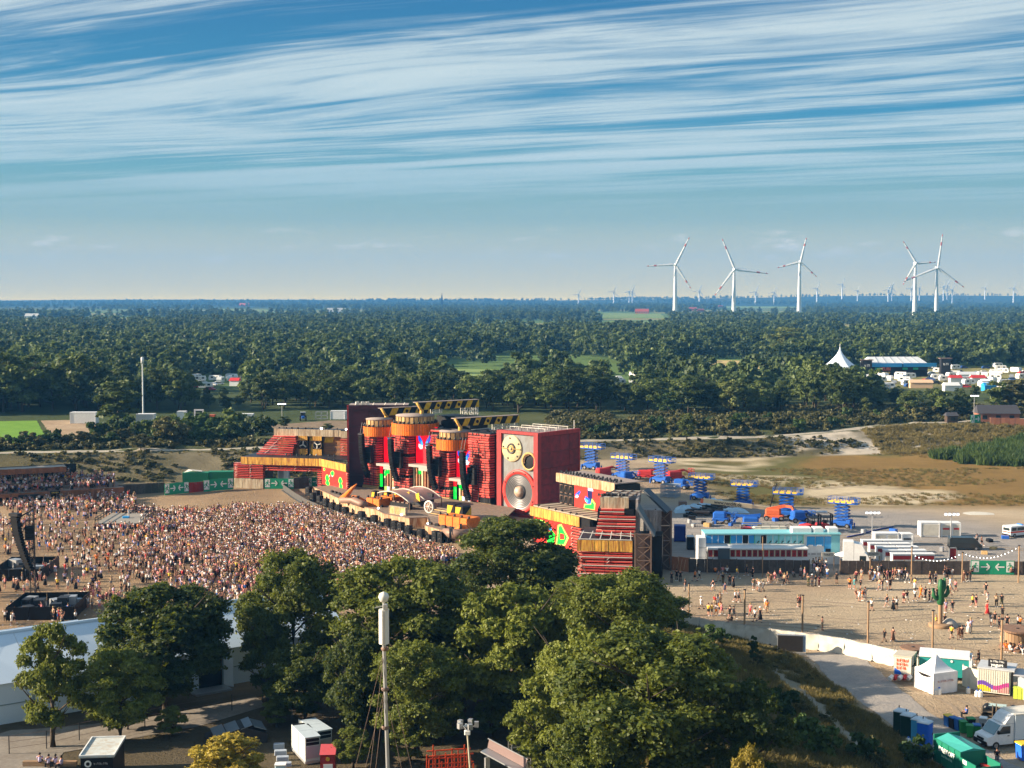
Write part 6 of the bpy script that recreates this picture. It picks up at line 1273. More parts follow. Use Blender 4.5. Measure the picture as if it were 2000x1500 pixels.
# ---- vans
def van(px, py, rz, m, label, L=5.2, h=2.1, w=1.95, stripe=None, glass=True, ambulance=False):
 p = gpix(px, py); t = thing('van', label, 'van', p, rz)
 prof = [(-L / 2, .35), (L / 2 - .05, .35), (L / 2, .9), (L / 2 - .35, 1.12), (L / 2 - 1.25, h - .1), (L / 2 - 1.7, h), (-L / 2 + .15, h), (-L / 2, h - .25)]
 MB().prism(prof, -w / 2, w / 2).build('body', m, t); MB().prism([(L / 2 - .40, 1.16), (L / 2 - 1.22, h - .12), (L / 2 - 1.16, h - .11), (L / 2 - .34, 1.17)], -w / 2 + .1, w / 2 - .1).build('windscreen', MGLASS, t)
 for s in (-1, 1):
  y = s * (w / 2 + .012)
  MB().prism([(L / 2 - 1.0, 1.2), (L / 2 - 1.4, h - .25), (L / 2 - 2.1, h - .25), (L / 2 - 2.1, 1.2)], y - .012, y + .012).build('side_window', MGLASS, t)
  if glass:
   for a, b in ((-L / 2 + .3, -L / 2 + 1.4), (-L / 2 + 1.55, L / 2 - 2.2)): MB().b2((a, y - .01, 1.2), (b, y + .01, h - .25)).build('side_window', MGLASS, t)
  if stripe: MB().b2((-L / 2 + .05, y - .008, .85), (L / 2 - .7, y + .008, 1.08)).build('stripe', stripe, t)
 MB().b2((-L / 2 - .015, -w / 2 + .2, 1.2), (-L / 2 + .01, w / 2 - .2, h - .3)).build('rear_window', MGLASS, t)
 if stripe: MB().b2((-L / 2 - .012, -w / 2 + .05, .85), (-L / 2 + .01, w / 2 - .05, 1.05)).build('stripe', stripe, t)
 for s in (-1, 1): MB().b2((L / 2 - .12, s * (w / 2 - .3) - .18, .75), (L / 2 + .01, s * (w / 2 - .3) + .18, .95)).build('headlight', MSGN, t)
 MB().b2((-L / 2 - .06, -w / 2 + .05, .35), (-L / 2, w / 2 - .05, .6)).build('bumper', MBLK, t); MB().b2((L / 2 - .02, -w / 2 + .05, .3), (L / 2 + .08, w / 2 - .05, .65)).build('bumper', MBLK, t)
 wheels(t, [(x, s * (w / 2 - .08), .34) for x in (-L / 2 + .95, L / 2 - .95) for s in (-1, 1)], .35, .24)
 if ambulance: MB().b2((.3, -.6, h + .005), (.6, .6, h + .16)).build('light_bar', mat('beacon_blue', (.03, .2, .8), .2), t)
 return t
van(1884, 1073, R(-6), mat('black_van_paint', (.02, .025, .028), .25, spec=.6), 'black van parked beside the lamp mast'); van(1988, 1047, R(25), MWHT, 'white van with red side stripe at the right edge', 5.4, 2.0, 1.95, mat('signal_red', (.7, .05, .03), .4), True, True)
# ---- white containers
def container(px, py, L, w, h, rz, m, label, name='container', group=None, doors=0, stripe=None, ribs=0, roofm=None):
 p = gpix(px, py); t = thing(name, label, 'container', p, rz, group)
 MB().b2((0, 0, .1), (L, w, h)).build('body', m, t); MB().b2((-.04, -.04, h + .005), (L + .04, w + .04, h + .12)).build('roof', roofm or m, t)
 for x in (.06, L - .06):
  for y in (.02, w - .02): MB().b2((x - .1, y - .1, 0), (x + .1, y + .1, h + .01)).build('corner_post', m, t)
 for k in range(doors): MB().b2((L * k / doors + .2, -.04, .3), (L * (k + 1) / doors - .2, -.005, h - .2)).build('door', MWHT if m is not MWHT else MTARPW, t)
 if stripe:
  for k in range(max(1, doors)): MB().b2((L * k / max(1, doors) + .3, -.07, h * .55), (L * (k + 1) / max(1, doors) - .3, -.045, h * .68)).build('stripe', stripe, t)
 for k in range(ribs): MB().b2((.2 + (L - .4) * (k + .2) / ribs, -.07, .2), (.2 + (L - .4) * (k + .7) / ribs, -.005, h - .15)).build('rib', m, t)
 return t
container(1798, 1049, 3.3, 2.3, 2.45, R(-4), MWHT, 'larger white toilet container above the black van', doors=1); container(1838, 1049, 1.7, 2.2, 2.4, R(-4), MWHT, 'white container with red stripe beside the larger white one', doors=1, stripe=MBRR); container(1859, 1049, 1.5, 2.2, 2.4, R(-4), MWHT, 'rightmost white container with red stripe, at the lamp mast', doors=1, stripe=MBRR)
container(1709, 1066, 4.0, 2.2, 2.0, 0, MWHT, 'low white container behind the cabin rows', doors=2); container(1761, 1066, 1.9, 2.0, 1.9, 0, MWHT, 'small white container with dark front behind the cabins', doors=0, stripe=MBLK)
container(1317, 1058, 1.9, 2.0, 2.6, R(-6), MDBLU, 'dark blue container box beside the tall lattice tower', ribs=0);
def porta(px, py, m, label, rz=0.0, roof=None, ref={}):
 p = gpix(px, py); t = thing('portable_toilet', label, 'portable toilet', p, rz, 'portable toilets'); w = 1.12
 MB().cbox((0, 0, .08), (w, w, 2.1), .06).build('cabin', m, t); MB().b2((-.5, -.5, 0), (.5, .5, .079)).build('skid', MBLK, t)
 MB().lathe([(.83, 2.16), (.83, 2.24), (.62, 2.36), (0, 2.42)], (0, 0, 0), 'z', 4, 0, False, pi / 4, 2 * pi + pi / 4).build('roof', roof or mat('pale_roof', (.55, .62, .68), .4), t)
 d = MB().b2((-.4, -w / 2 - .03, .2), (.4, -w / 2 - .002, 2.0)).build('door', m, t); MB().box((.3, -w / 2 - .05, 1.1), (.06, .04, .2)).build('handle', MBLK, d); MB().tube((.35, .35, 2.2), (.35, .35, 2.6), .05).build('vent_pipe', MBLK, t); return t
porta(1348, 1073, MBLK, 'black portable toilet at the left end of the toilet block, left one'); porta(1366, 1073, MBLK, 'black portable toilet at the left end of the toilet block, right one')
MDGR = mat('dark_green_plastic', (.008, .035, .03), .5); MLBL = mat('light_blue_plastic', (.06, .32, .55), .4); MRBL = mat('royal_blue_plastic', (.02, .13, .62), .4)
porta(1759, 1432, MDGR, 'dark green portable toilet farthest up the row of four on the gravel path', R(50)); porta(1773, 1440, MDGR, 'dark green portable toilet next to the light blue one', R(50)); porta(1794, 1449, MLBL, 'light blue portable toilet between the dark green and royal blue ones', R(50)); porta(1806, 1455, MRBL, 'royal blue portable toilet at the near end of the row of four', R(50))
def tanker():
 p = pix(1450, 1055); t = thing('tank_trailer', 'cream tank trailer with railed top behind the toilet block', 'trailer', (p.x, p.y, 0)); L = 8; M = mat('cream_tank', (.50, .47, .38), .5, var=.15)
 MB().cbox((L / 2 + .9, 1, .7), (L - 1.8, 2.2, 1.5), .35).build('tank', M, t); MB().b2((0, .1, .7), (1.6, 1.9, 2.1)).build('pump_box', MBRR, t)
 for y in (.1, 1.9): MB().bar((0, y, 2.75), (L, y, 2.75), .12).build('top_rail', M, t)
 for k in range(6): MB().bar((k * L / 5, .1, 2.1), (k * L / 5, .1, 2.75), .09).build('rail_post', M, t)
 MB().path([(L, .5, 1.0), (L + .9, .5, 1.6), (L + .9, .5, 2.3), (L + .3, .5, 2.8), (L - .6, .5, 2.4)], .05, 6).build('hose', MBLK, t); wheels(t, [(x, y, .45) for x in (2.2, 5.6, 6.7) for y in (.1, 1.9)], .45, .3)
tanker()
# ---- scissor lifts
def lift_mesh():
 t = thing('scissor_lift', '', 'scissor lift', (0, 0, 0), 0, 'blue scissor lifts in the yard')
 MYG = mat('lift_yellow', (.82, .52, .06), .5, var=.1); MDB2 = mat('lift_blue_dark', (.012, .06, .26), .5, var=.15)
 MB().cbox((0, 0, .55), (4.2, 2.2, .9), .25).build('chassis', MBLUE, t); MB().cbox((1.6, 0, 1.3), (1.0, 2.0, .5), .15).build('engine_cover', MBLUE, t); MB().b2((-2.4, -1.15, .5), (-2.15, 1.15, 1.2)).build('bumper', MBLUE, t)
 wheels(t, [(x, s * 1.05, .5) for x in (-1.35, 1.35) for s in (-1, 1)], .5, .35)
 for s in (-1, 1):
  for x in (-2.3, 2.3): MB().box((x, s * 1.15, .5), (.25, .3, 1.0)).build('outrigger', MBLUE, t)
 n = 5; z0 = 1.5; hz = (5.0 - z0) / n
 for k in range(n):
  za, zb = z0 + k * hz, z0 + (k + 1) * hz
  for y in (-.75, .75):
   MB().bar((-1.5, y, za + .05), (1.5, y, zb - .05), .11, .2).build('scissor_arm', MBLUE, t); MB().bar((1.5, y * .82, za + .05), (-1.5, y * .82, zb - .05), .11, .2).build('scissor_arm', MDB2, t)
  for x in (-1.5, 1.5): MB().tube((x, -.85, zb - .05), (x, .85, zb - .05), .08).build('pin', MDB2, t)
 MB().b2((-2.9, -1.1, 5.0), (2.9, 1.1, 5.22)).build('platform', MBLUE, t); MB().b2((2.905, -1.0, 5.0), (3.5, 1.0, 5.18)).build('platform_extension', MDB2, t)
 for y in (-1.05, 1.05):
  for z in (5.75, 6.3): MB().bar((-2.9, y, z), (3.5, y, z), .055).build('handrail', MBLUE, t)
  for k in range(6): MB().bar((-2.9 + k * 1.28, y, 5.2), (-2.9 + k * 1.28, y, 6.3), .07).build('rail_post', MBLUE, t)
  for k in range(4): MB().b2((-2.75 + k * 1.35, y - .03, 5.23), (-1.75 + k * 1.35, y + .03, 5.62)).build('yellow_plate', MYG, t)
 for x in (-2.9, 3.5):
  for z in (5.75, 6.3): MB().bar((x, -1.05, z), (x, 1.05, z), .09).build('handrail', MBLUE, t)
 MB().box((3.1, -.9, 6.0), (.5, .35, .6)).build('control_box', MDB2, t); return t
LFT = None; LPOS = [(1155, 917, 36, 1.08, 'farthest scissor lift, just right of the giant loudspeaker'), (1216, 935, 36, 1.05, 'second scissor lift from the stage, behind the red lifts'), (1291, 944, 36, 1.08, 'third scissor lift from the stage, above the stepped stage end'), (1368, 976, 24, .92, 'middle scissor lift, beside the pale blue tarpaulins'), (1451, 990, 24, .92, 'scissor lift between the pale tarpaulins and the orange boom lift'), (1536, 1010, 24, 1.0, 'scissor lift right behind the orange boom lift'), (1645, 1030, 24, .96, 'nearest scissor lift, beside the red forklifts')]
for px, py, a, k, lab in LPOS:
 p = gpix(px, py)
 if LFT is None: LFT = lift_mesh(); LFT['label'] = lab; LFT.location = p; LFT.rotation_euler = (0, 0, -R(a)); LFT.scale = (.88 * k, .88 * k, .95 * k)
 else: copy_tree(LFT, lab, p, -R(a + rng.uniform(-7, 7)), scale=(.88 * k, .88 * k, .95 * k * rng.uniform(.92, 1.06)))
def boom_lift(px, py, rz, m, label, boom, text=None, L=3.6, cab=True):
 p = gpix(px, py); t = thing('boom_lift', label, 'boom lift', p, rz)
 MB().cbox((0, 0, .55), (L, 2.1, .55), .15).build('chassis', m, t); MB().cbox((-.2, 0, 1.15), (L * .8, 1.9, 1.05), .25).build('turret', m, t); wheels(t, [(x, s * 1.0, .48) for x in (-L * .38, L * .38) for s in (-1, 1)], .48, .34)
 for i, (a, b, w) in enumerate(boom): MB().bar(a, b, w, w * 1.25).build('boom_section', m if not text or i else mat('cream_boom', (.62, .52, .34), .5, var=.1), t)
 e = Vector(boom[-1][1]); bk = MB()
 for z in (0, .55, 1.1):
  for a, b in (((-.4, -.8), (-.4, .8)), ((.4, -.8), (.4, .8)), ((-.4, -.8), (.4, -.8)), ((-.4, .8), (.4, .8))): bk.bar(e + Vector((*a, z)), e + Vector((*b, z)), .07)
 for a in ((-.4, -.8), (-.4, .8), (.4, -.8), (.4, .8)): bk.bar(e + Vector((*a, 0)), e + Vector((*a, 1.1)), .07)
 bk.build('basket', m, t); MB().box(e + Vector((0, 0, -.03)), (.8, 1.6, .06)).build('basket_floor', MDK, t)
 return t
boom_lift(1468, 1032, R(-8), MBLUE, 'blue boom lift with folded arms in front of the scrap heap', [((1.5, 0, 2.1), (-3.0, .3, 2.3), .38), ((1.6, .4, 2.5), (-2.6, .5, 2.0), .3), ((-2.6, .3, 2.2), (-3.3, 0, 1.1), .25)])
boom_lift(1512, 1016, R(-15), MORL, 'orange boom lift whose bent arm hangs down on the right', [((-1.4, 0, 2.0), (2.0, 0, 2.8), .45), ((2.0, 0, 2.8), (3.3, -.6, 2.7), .35), ((3.3, -.6, 2.7), (4.3, -1.2, .5), .3)])
def long_boom():
 a = pixd(1374, 978, 262); b = pixd(1506, 994, 262); d = b - a; t = thing('crane_boom', 'long cream crane boom lying over the scrap heap, lettered www.rentlift.de', 'crane boom', a); t.rotation_euler = (0, -math.atan2(d.z, d.x), 0); L = d.length
 M = mat('cream_boom', (.62, .52, .34), .5, var=.1); MB().b2((0, 0, -.4), (L * .72, .7, .4)).build('boom_section', M, t); MB().b2((L * .72, .08, -.3), (L, .62, .3)).build('boom_section', M, t); MB().b2((-.5, .05, -.5), (0, .65, .3)).build('boom_head', MORL, t)
 text_part('lettering', 'www.rentlift.de', .95, MBLK, t, (L * .36, -.015, 0), bold=.012, sx=.88)
 o = MB().b2((L - .6, .2, -5), (L, .6, -.4)).build('support', MORL, t); MB().bar((L - .2, .4, 0), (L + .5, .4, 5.0), .16).build('raised_jib', MDK, t)
long_boom()
def forklift(px, py, rz, label, s=1.0):
 p = gpix(px, py); t = thing('forklift', label, 'forklift', p, rz, 'red forklifts in the yard', s); M = MBRR
 MB().prism([(-2.2, .5), (.9, .5), (.9, 1.0), (.2, 1.3), (-.6, 1.45), (-1.9, 1.3), (-2.3, .9)], -.95, .95).build('body', M, t)
 for x in (-.7, .7):
  for y in (-.8, .8): MB().bar((x, y, 1.3), (x * .85, y, 2.4), .1).build('cab_post', MBLK, t)
 MB().b2((-.85, -.95, 2.4), (.8, .95, 2.52)).build('cab_roof', MBLK, t); MB().b2((-.5, -.4, 1.3), (.1, .4, 1.9)).build('seat', MBLK, t)
 for y in (-.45, .45): MB().b2((1.0, y - .1, .15), (1.2, y + .1, 3.0)).build('mast', MBLK, t); MB().b2((1.2, y - .08, .12), (2.3, y + .08, .2)).build('fork', MBLK, t)
 MB().b2((1.02, -.55, 2.8), (1.18, .55, 2.99)).build('mast_head', MBLK, t); wheels(t, [(.65, s_, .55) for s_ in (-.9, .9)], .55, .35); wheels(t, [(-1.45, s_, .45) for s_ in (-.85, .85)], .45, .3)
forklift(1588, 1040, R(14), 'red forklift in front, nearest the toilet block', 1.1); forklift(1612, 1036, R(8), 'red and black forklift just behind the front one', 1.0)
for px, py, rz, l in ((1180, 932, .4, 'red telescopic handler partly hidden behind the right stage wing'), (1262, 936, -.2, 'long red boom machine between the second and third scissor lifts'), (1318, 938, .3, 'red machine with thin bent arm right of the third scissor lift')): boom_lift(px, py, rz, MBRR, l, [((-1.4, 0, 1.8), (2.4, .2, 2.3), .4), ((2.4, .2, 2.3), (4.2, .2, 1.4), .25)], L=4.2)
# ---- scrap heap, tarpaulins, frames
def heap(name, pts, label, m, size, n, mats=None):
 t = thing(name, label, name.replace('_', ' '), gpix(*pts[0]), 0); o = t.location.copy(); q = [gpix(*p) - o for p in pts]
 for i in range(n):
  c = q[0] * 0; w = rng.dirichlet(np.ones(len(q))); c = sum((v * float(a) for v, a in zip(q, w)), Vector((0, 0, 0))); s = size * rng.uniform(.5, 1.3)
  MB().box(c + Vector((0, 0, rng.uniform(.1, .9))), (s * 2.2, s * .5, s * .25), rz=rng.uniform(-.6, .5), rx=rng.uniform(-.4, .4), ry=rng.uniform(-.2, .2)).build('scrap_piece', (mats or [m])[i % len(mats or [m])], t)
heap('scrap_heap', [(1340, 1008), (1425, 1014), (1418, 990), (1345, 992)], 'heap of dark scrap timber and steel before the pale blue tarpaulins', MDK, 1.1, 60, [MBLK, MDK, MSTEEL, MFWOOD])
MTB = mat('pale_blue_tarp', (.40, .58, .72), .5, var=.2, scale=1.2)
def tarp_heap(px, py, w, d, h, label):
 p = gpix(px, py); t = thing('tarpaulin_pile', label, 'tarpaulin', p, 0, 'pale blue tarpaulins'); n = 12; vs = []; fs = []
 for j in range(n):
  for i in range(n):
   a, b = i / (n - 1), j / (n - 1); e = sin(pi * a) ** .5 * sin(pi * b) ** .5; vs.append(((a - .5) * w, (b - .5) * d, h * e * (.7 + .5 * mnoise.noise(Vector((a * 5 + px, b * 5, 0)))) ))
 for j in range(n - 1):
  for i in range(n - 1): k = j * n + i; fs.append((k, k + 1, k + n + 1, k + n))
 MB().add(vs, fs).build('sheet', MTB, t)
tarp_heap(1335, 1000, 3.6, 3, 2.0, 'pale blue tarpaulin pile at the left end of the scrap heap'); tarp_heap(1355, 996, 3.8, 3, 1.7, 'pale blue tarpaulin pile behind the scrap heap'); tarp_heap(1393, 984, 5.5, 3, 1.3, 'pale blue tarpaulin pile beyond the cream boom'); tarp_heap(1432, 1000, 6, 3, 1.1, 'pale blue tarpaulin pile under the cream boom')
container(1327, 1000, 1.4, 1.4, 1.9, 0, MSTEEL, 'small brown upright box between the pale blue tarpaulins')
def frame_stack():
 p = gpix(1290, 972); t = thing('scaffold_stack', 'blue-grey stack of scaffold frames beyond the stage end', 'scaffold frames', p, R(-25)); M = mat('galvanised', (.30, .36, .45), .5, .4)
 for k in range(8):
  y = k * .5
  for x in (0, 1.6, 3.2): MB().bar((x, y, 0), (x, y, 2.8), .09).build('upright', M, t)
  for z in (.3, 1.1, 1.9, 2.7): MB().bar((0, y, z), (3.2, y, z), .07).build('ledger', M, t)
frame_stack()
def trailer_flat():
 p = gpix(1582, 1008); t = thing('flat_trailer', 'low grey flatbed trailer behind the red forklifts', 'trailer', p, R(-6)); MB().b2((-3, -1, .7), (3.2, 1, .95)).build('bed', MALU, t); wheels(t, [(x, s * .9, .35) for x in (-.5, .5) for s in (-1, 1)], .35, .25); MB().bar((3.2, 0, .8), (4.2, 0, .5), .12).build('drawbar', MDK, t)
trailer_flat()
def hose():
 q = [gpix(*p) + Vector((0, 0, .12)) for p in ((1655, 1050), (1680, 1045), (1703, 1038), (1722, 1034), (1745, 1030))]; t = MB().path(q, .12, 6).build('blue_hose', MDBLU); tag(t, 'dark blue hose lying on the ground beside the lamp mast', 'hose')
hose()
def puddle():
 p = gpix(1914, 1004); t = MB().lathe([(0, .03), (2.6, .02), (3.3, -.05)], (0, 0, 0), 'z', 20).build('white_disc', MTARPW, None, p); tag(t, 'flat white round sheet lying on the dry ochre pit floor', 'sheet')
puddle()
# ---- cactus
def cactus():
 p = pix(1836, 1224); t = thing('cactus_sculpture', 'tall green cactus sculpture on a wooden post with people sitting at its foot', 'sculpture', p); M = mat('cactus_green', (.015, .10, .035), .5, var=.4, scale=2)
 MB().tube((0, 0, 0), (0, 0, 3.2), .32, .26, 10).build('post', MPOST, t); MB().lathe([(0, 2.7), (.4, 2.9), (.5, 3.4), (.42, 5.0), (.3, 6.0), (0, 6.2)], (0, 0, 0), 'z', 10).build('stem', M, t)
 for s, z, h in ((-1, 3.6, 5.0), (1, 3.9, 5.3), (.5, 4.6, 6.3)): MB().path([(0, 0, z), (s * .7, .1 * s, z + .1), (s * .95, .1 * s, z + .5), (s * .95, .1 * s, h)], [.22, .26, .27, .16], 9).build('arm', M, t)
 MB().lathe([(1.4, 0), (1.5, .35), (1.2, .45), (0, .45)], (0, 0, 0), 'z', 14).build('bench_ring', MPOST, t)
 MB().lathe([(1.1, 0), (.9, .5), (.4, .9), (0, 1.0)], (1.3, .4, 0), 'z', 9).build('rock', MCONC, t)
cactus()
# ---- white tarpaulin fence
WF = [(1308, 1226), (1366, 1237), (1413, 1245), (1455, 1252), (1504, 1259), (1553, 1265), (1598, 1271), (1648, 1279), (1703, 1292), (1746, 1302), (1795, 1314)]
def white_fence():
 t = thing('white_tarp_fence', 'long white tarpaulin fence between the sand and the grassy mound', 'fence')
 q = [pix(*p) for p in WF]
 for a, b in zip(q[:-1], q[1:]):
  d = b - a; L = d.length; rz = math.atan2(d.y, d.x); nx, nz = 10, 5; vs = []; fs = []; sd_ = rng.uniform(0, 50)
  for j in range(nz):
   for i in range(nx): x = L * i / (nx - 1); z = 1.95 * j / (nz - 1); vs.append((x, .22 * mnoise.noise(Vector((x * 1.1 + z * .9 + sd_, z * .6, 0))) + .05 * sin(3 * (x - z) + sd_), z + (-.05 * sin(pi * i / (nx - 1)) if j == nz - 1 else 0)))
  for j in range(nz - 1):
   for i in range(nx - 1): k = j * nx + i; fs.append((k, k + 1, k + nx + 1, k + nx))
  MB().add(vs, fs, 0, True).build('tarp_panel', MTARPW, t, a, rz); MB().tube((0, .05, 0), (0, .05, 2.05), .045).build('post', MALU, t, a); MB().bar((0, .04, 1.96), (L, .04, 1.96), .04).build('top_tube', MALU, t, a, rz); MB().box((0, .2, .06), (.25, .6, .12)).build('foot_block', MDK, t, a, rz)
white_fence()
t = board_fence(pix(1879, 1340), pix(1909, 1350), 2.3, MTARPW, 1.4, 'short white fence panels between the teal trailer and the striped kiosk', 'fence', MALU, 1.5, 'white_panel_fence')
t = board_fence(pix(1986, 1360), pix(2040, 1392), 2.3, mat('grey_panel', (.28, .31, .36), .5, var=.15), 1.2, 'grey panel fence right of the striped kiosk', 'fence', MALU, 1.2, 'grey_panel_fence')
def screen_box():
 p = pix(1518, 1278); t = thing('screen_trailer', 'black screen box in an aluminium frame standing at the white fence', 'screen', p, R(-9)); W = 3.0
 MB().b2((0, 0, .35), (W, .5, 2.35)).build('case', MALU, t); MB().b2((.06, -.04, .42), (W - .06, -.003, 2.28)).build('screen', mat('matt_screen', (.022, .018, .015), .6, var=.5, scale=2), t); MB().b2((W + .003, .02, .4), (W + .3, .5, 2.3)).build('side_flap', mat('blue_grey', (.22, .3, .4), .5), t)
 for z in (.12, .3): MB().bar((-.1, -.2, z), (W + .3, -.2, z), .08).bar((-.1, .6, z), (W + .3, .6, z), .08).build('base_rail', MALU, t)
screen_box()
def spool(px, py, R_, h, r, label, th=.16):
 p = pix(px, py); t = thing('cable_spool', label, 'cable spool', p, .3, 'wooden cable spools'); M = mat('spool_wood', (.22, .13, .085), .8, var=.3, scale=1.2, col2=(.11, .065, .045), amt=.6, streak=(.4, 2.5, 1), rand=.1); n = 11
 for s in range(n):
  x0 = -R_ + 2 * R_ * s / n; x1 = -R_ + 2 * R_ * (s + 1) / n - .015; ys = [math.sqrt(max(0, R_ ** 2 - x * x)) for x in (x0, x1)]
  if max(ys) < .05: continue
  MB().prism([(x0, -ys[0]), (x1, -ys[1]), (x1, ys[1]), (x0, ys[0])], h - th + rng.uniform(-.01, .01), h, 'xy').build('top_plank', M, t)
 MB().lathe([(R_ * .97, 0), (R_ * .97, th), (0, th)], (0, 0, 0), 'z', 28).build('bottom_disc', M, t)
 for k in range(22): a = 2 * pi * k / 22; MB().box((r * cos(a), r * sin(a), h / 2), (.1, 2 * pi * r / 22 - .02, h - 2 * th), rz=a).build('drum_stave', mat('stave', (.30, .19, .11), .8, var=.25, rand=.25), t)
 MB().lathe([(0, .001), (.18, .001), (.18, .06), (0, .06)], (0, 0, h), 'z', 12).build('hub', MDK, t); return t
spool(1783, 1286, 1.5, 1.35, .85, 'round wooden cable spool table behind the white fence'); spool(1986, 1266, 2.1, 2.4, 1.35, 'huge cable spool hut at the right edge with people at its foot', .2)
# ---- stalls below
def box_trailer(p0, rz, L, w, h, m, label, roofm, name='food_trailer'):
 t = thing(name, label, 'trailer', p0, rz); MB().b2((0, 0, .45), (L, w, h)).build('body', m, t); MB().b2((-.05, -.05, h + .005), (L + .05, w + .05, h + .14)).build('roof', roofm, t); wheels(t, [(L * .5, y, .35) for y in (.1, w - .1)], .35, .2); return t
def stalls():
 p = pix(1745, 1325); t = box_trailer(p, R(-28), 1.9, 2.6, 2.5, MTARPW, 'small white trailer with orange lettering beside the white peaked tent', mat('beige_roof', (.5, .45, .36), .6), 'print_trailer')
 MO = mat('print_orange', (.85, .16, .05), .5)
 for k in range(3): scrawl(t, .3, 1.95 - k * .42, 1.4 - .15 * k, .34, MO, -.012, 7 - k, .075)
 MB().prism([(.1, .55), (.9, .55), (.7, .95), (.3, 1.1), (.1, 1.25)], -.03, -.004).build('blue_splash', MRBL, t);
 for y in (.1, 1.3, 2.5): MB().bar((1.95, y, .2), (1.95, y, 2.5), .05).bar((1.95, .1, 1.5), (1.95, 2.5, 1.5), .05).build('side_frame', MBLK, t)
 p = pix(1795, 1325); t = box_trailer(p, R(-19), 5.2, 2.5, 2.75, mat('teal_side', (.02, .27, .25), .5, var=.12), 'long teal food trailer with white roof behind the peaked tent', MWHT)
 MB().b2((5.2, -.05, .5), (5.5, .5, 2.7)).build('end_wall', MWHT, t); MB().b2((5.2, 1.5, .5), (5.5, 2.55, 2.7)).build('end_wall', MWHT, t); MB().b2((5.21, .52, .6), (5.3, 1.48, 2.6)).build('doorway', MBLK, t); MB().b2((-.06, -.1, 2.5), (5.3, -.055, 2.78)).build('roof_edge', MWHT, t)
 for x in (2.0, 3.4): MB().tube((x, -.06, 2.2), (x, -.02, 2.2), .14).build('lamp', MSGN, t)
 MB().b2((5.3, .3, 0), (6.5, 1.7, .45)).build('step', MDK, t)
 c = pix(1823, 1357); a = R(-20); t = thing('peaked_tent', 'small white peaked market tent with closed sides', 'tent', c, a + pi / 4 - .05); S = 3.1; M = mat('tent_white', (.76, .75, .76), .6, var=.08, scale=1.5); zt = 2.0
 def wall(p, q, label, gap):
  n = 14; vs = []; fs = []
  for j in range(5):
   for i in range(n):
    u = i / (n - 1); z = (zt - (.42 * sin(pi * u) if gap else 0)) * j / 4; v = Vector(p).lerp(Vector(q), u); nn = Vector((-(Vector(q) - Vector(p)).y, (Vector(q) - Vector(p)).x, 0)).normalized(); v += nn * (.06 * sin(u * 21 + j * .7) * (1 - .1 * j)); vs.append((v.x, v.y, z))
  for j in range(4):
   for i in range(n - 1): k = j * n + i; fs.append((k, k + 1, k + n + 1, k + n))
  MB().add(vs, fs, 0, True).build(label, M, t)
 K = [(0, 0, 0), (S, 0, 0), (S, S, 0), (0, S, 0)]
 wall(K[0], K[1], 'side_wall', False); wall(K[1], K[2], 'side_wall', False); wall(K[2], K[3], 'side_wall', False); wall(K[3], K[0], 'side_wall', True)
 m = MB(); ap = (S / 2, S / 2, 3.9); n = 8
 for i in range(4):
  A, B = Vector(K[i]), Vector(K[(i + 1) % 4]); A.z = B.z = zt + .25; rows = []
  for j in range(n + 1):
   f = j / n; zc = (zt + .25) + (ap[2] - zt - .25) * (f ** 1.6); rows.append([Vector((A.x + (S / 2 - A.x) * f, A.y + (S / 2 - A.y) * f, zc)), Vector((B.x + (S / 2 - B.x) * f, B.y + (S / 2 - B.y) * f, zc))])
  for j in range(n): m.quad(rows[j][0], rows[j][1], rows[j + 1][1], rows[j + 1][0])
  m.quad(A, B, B - Vector((0, 0, .35)), A - Vector((0, 0, .35)))
 m.build('peaked_roof', M, t)
 for k in K: MB().bar(k, (k[0], k[1], zt + .2), .06).build('corner_pole', MALU, t)
 scrawl(t, .5, 1.25, 2.1, .22, mat('faded_pink', (.62, .42, .42), .6), -.1, 9, .05)
 p = pix(1908, 1354); t = thing('striped_kiosk', 'cream corrugated kiosk with purple, yellow and magenta waves and a roof sign', 'kiosk', p, R(-26)); L, w, h = 3.3, 3.2, 2.7; M = mat('kiosk_cream', (.62, .60, .52), .5, var=.08)
 MB().b2((0, .08, .2), (L, w, h)).build('body', M, t); MB().b2((-.05, 0, h + .005), (L + .4, w + .05, h + .16)).build('roof', mat('kiosk_roof', (.45, .47, .5), .5), t)
 cols = [mat('wave_purple', (.16, .06, .42), .5), mat('wave_yellow', (.80, .60, .02), .5), mat('wave_magenta', (.50, .04, .26), .5), mat('wave_pink', (.62, .30, .28), .5)]
 for k in range(14):
  x0 = .05 + k * (L - .1) / 14; x1 = x0 + (L - .1) / 14 * .62; top = 1.25 + .22 * sin(k * .55 + .6); b = MB().b2((x0, 0, top), (x1, .075, h - .05)).build('rib', M, t)
  zb = top - .45; c = cols[0] if k < 7 else cols[2]; MB().b2((x0, -.004, zb), (x1, .075, top - .003)).build('wave_stripe', c, t); MB().b2((x0, -.002, .35), (x1, .075, zb - .003)).build('wave_stripe', cols[1] if k < 6 else M if k < 9 else cols[3], t)
 MB().b2((L + .005, .5, .3), (L + .05, w - .5, 2.2)).build('hatch', MBLK, t); MB().b2((L + .3, .1, 2.3), (L + 2.0, w - .1, 2.4)).build('awning', mat('awning_grey', (.4, .4, .42), .6), t)
 scrawl(t, 1.2, h + .68, 1.5, .2, MSGN, .585, 10, .05); text_part('lettering', 'yogurt', .46, MSGN, t, (1.9, .585, h + .42), bold=.012)
 MB().b2((1.0, .6, h + .2), (2.9, .66, h + 1.0)).build('sign_board', MDK, t)
 for x in (1.05, 2.85): MB().bar((x, .7, h + .1), (x, .7, h + 1.0), .06).build('sign_post', MBLK, t)
 ML = mat('lime_panel', (.45, .55, .06), .5)
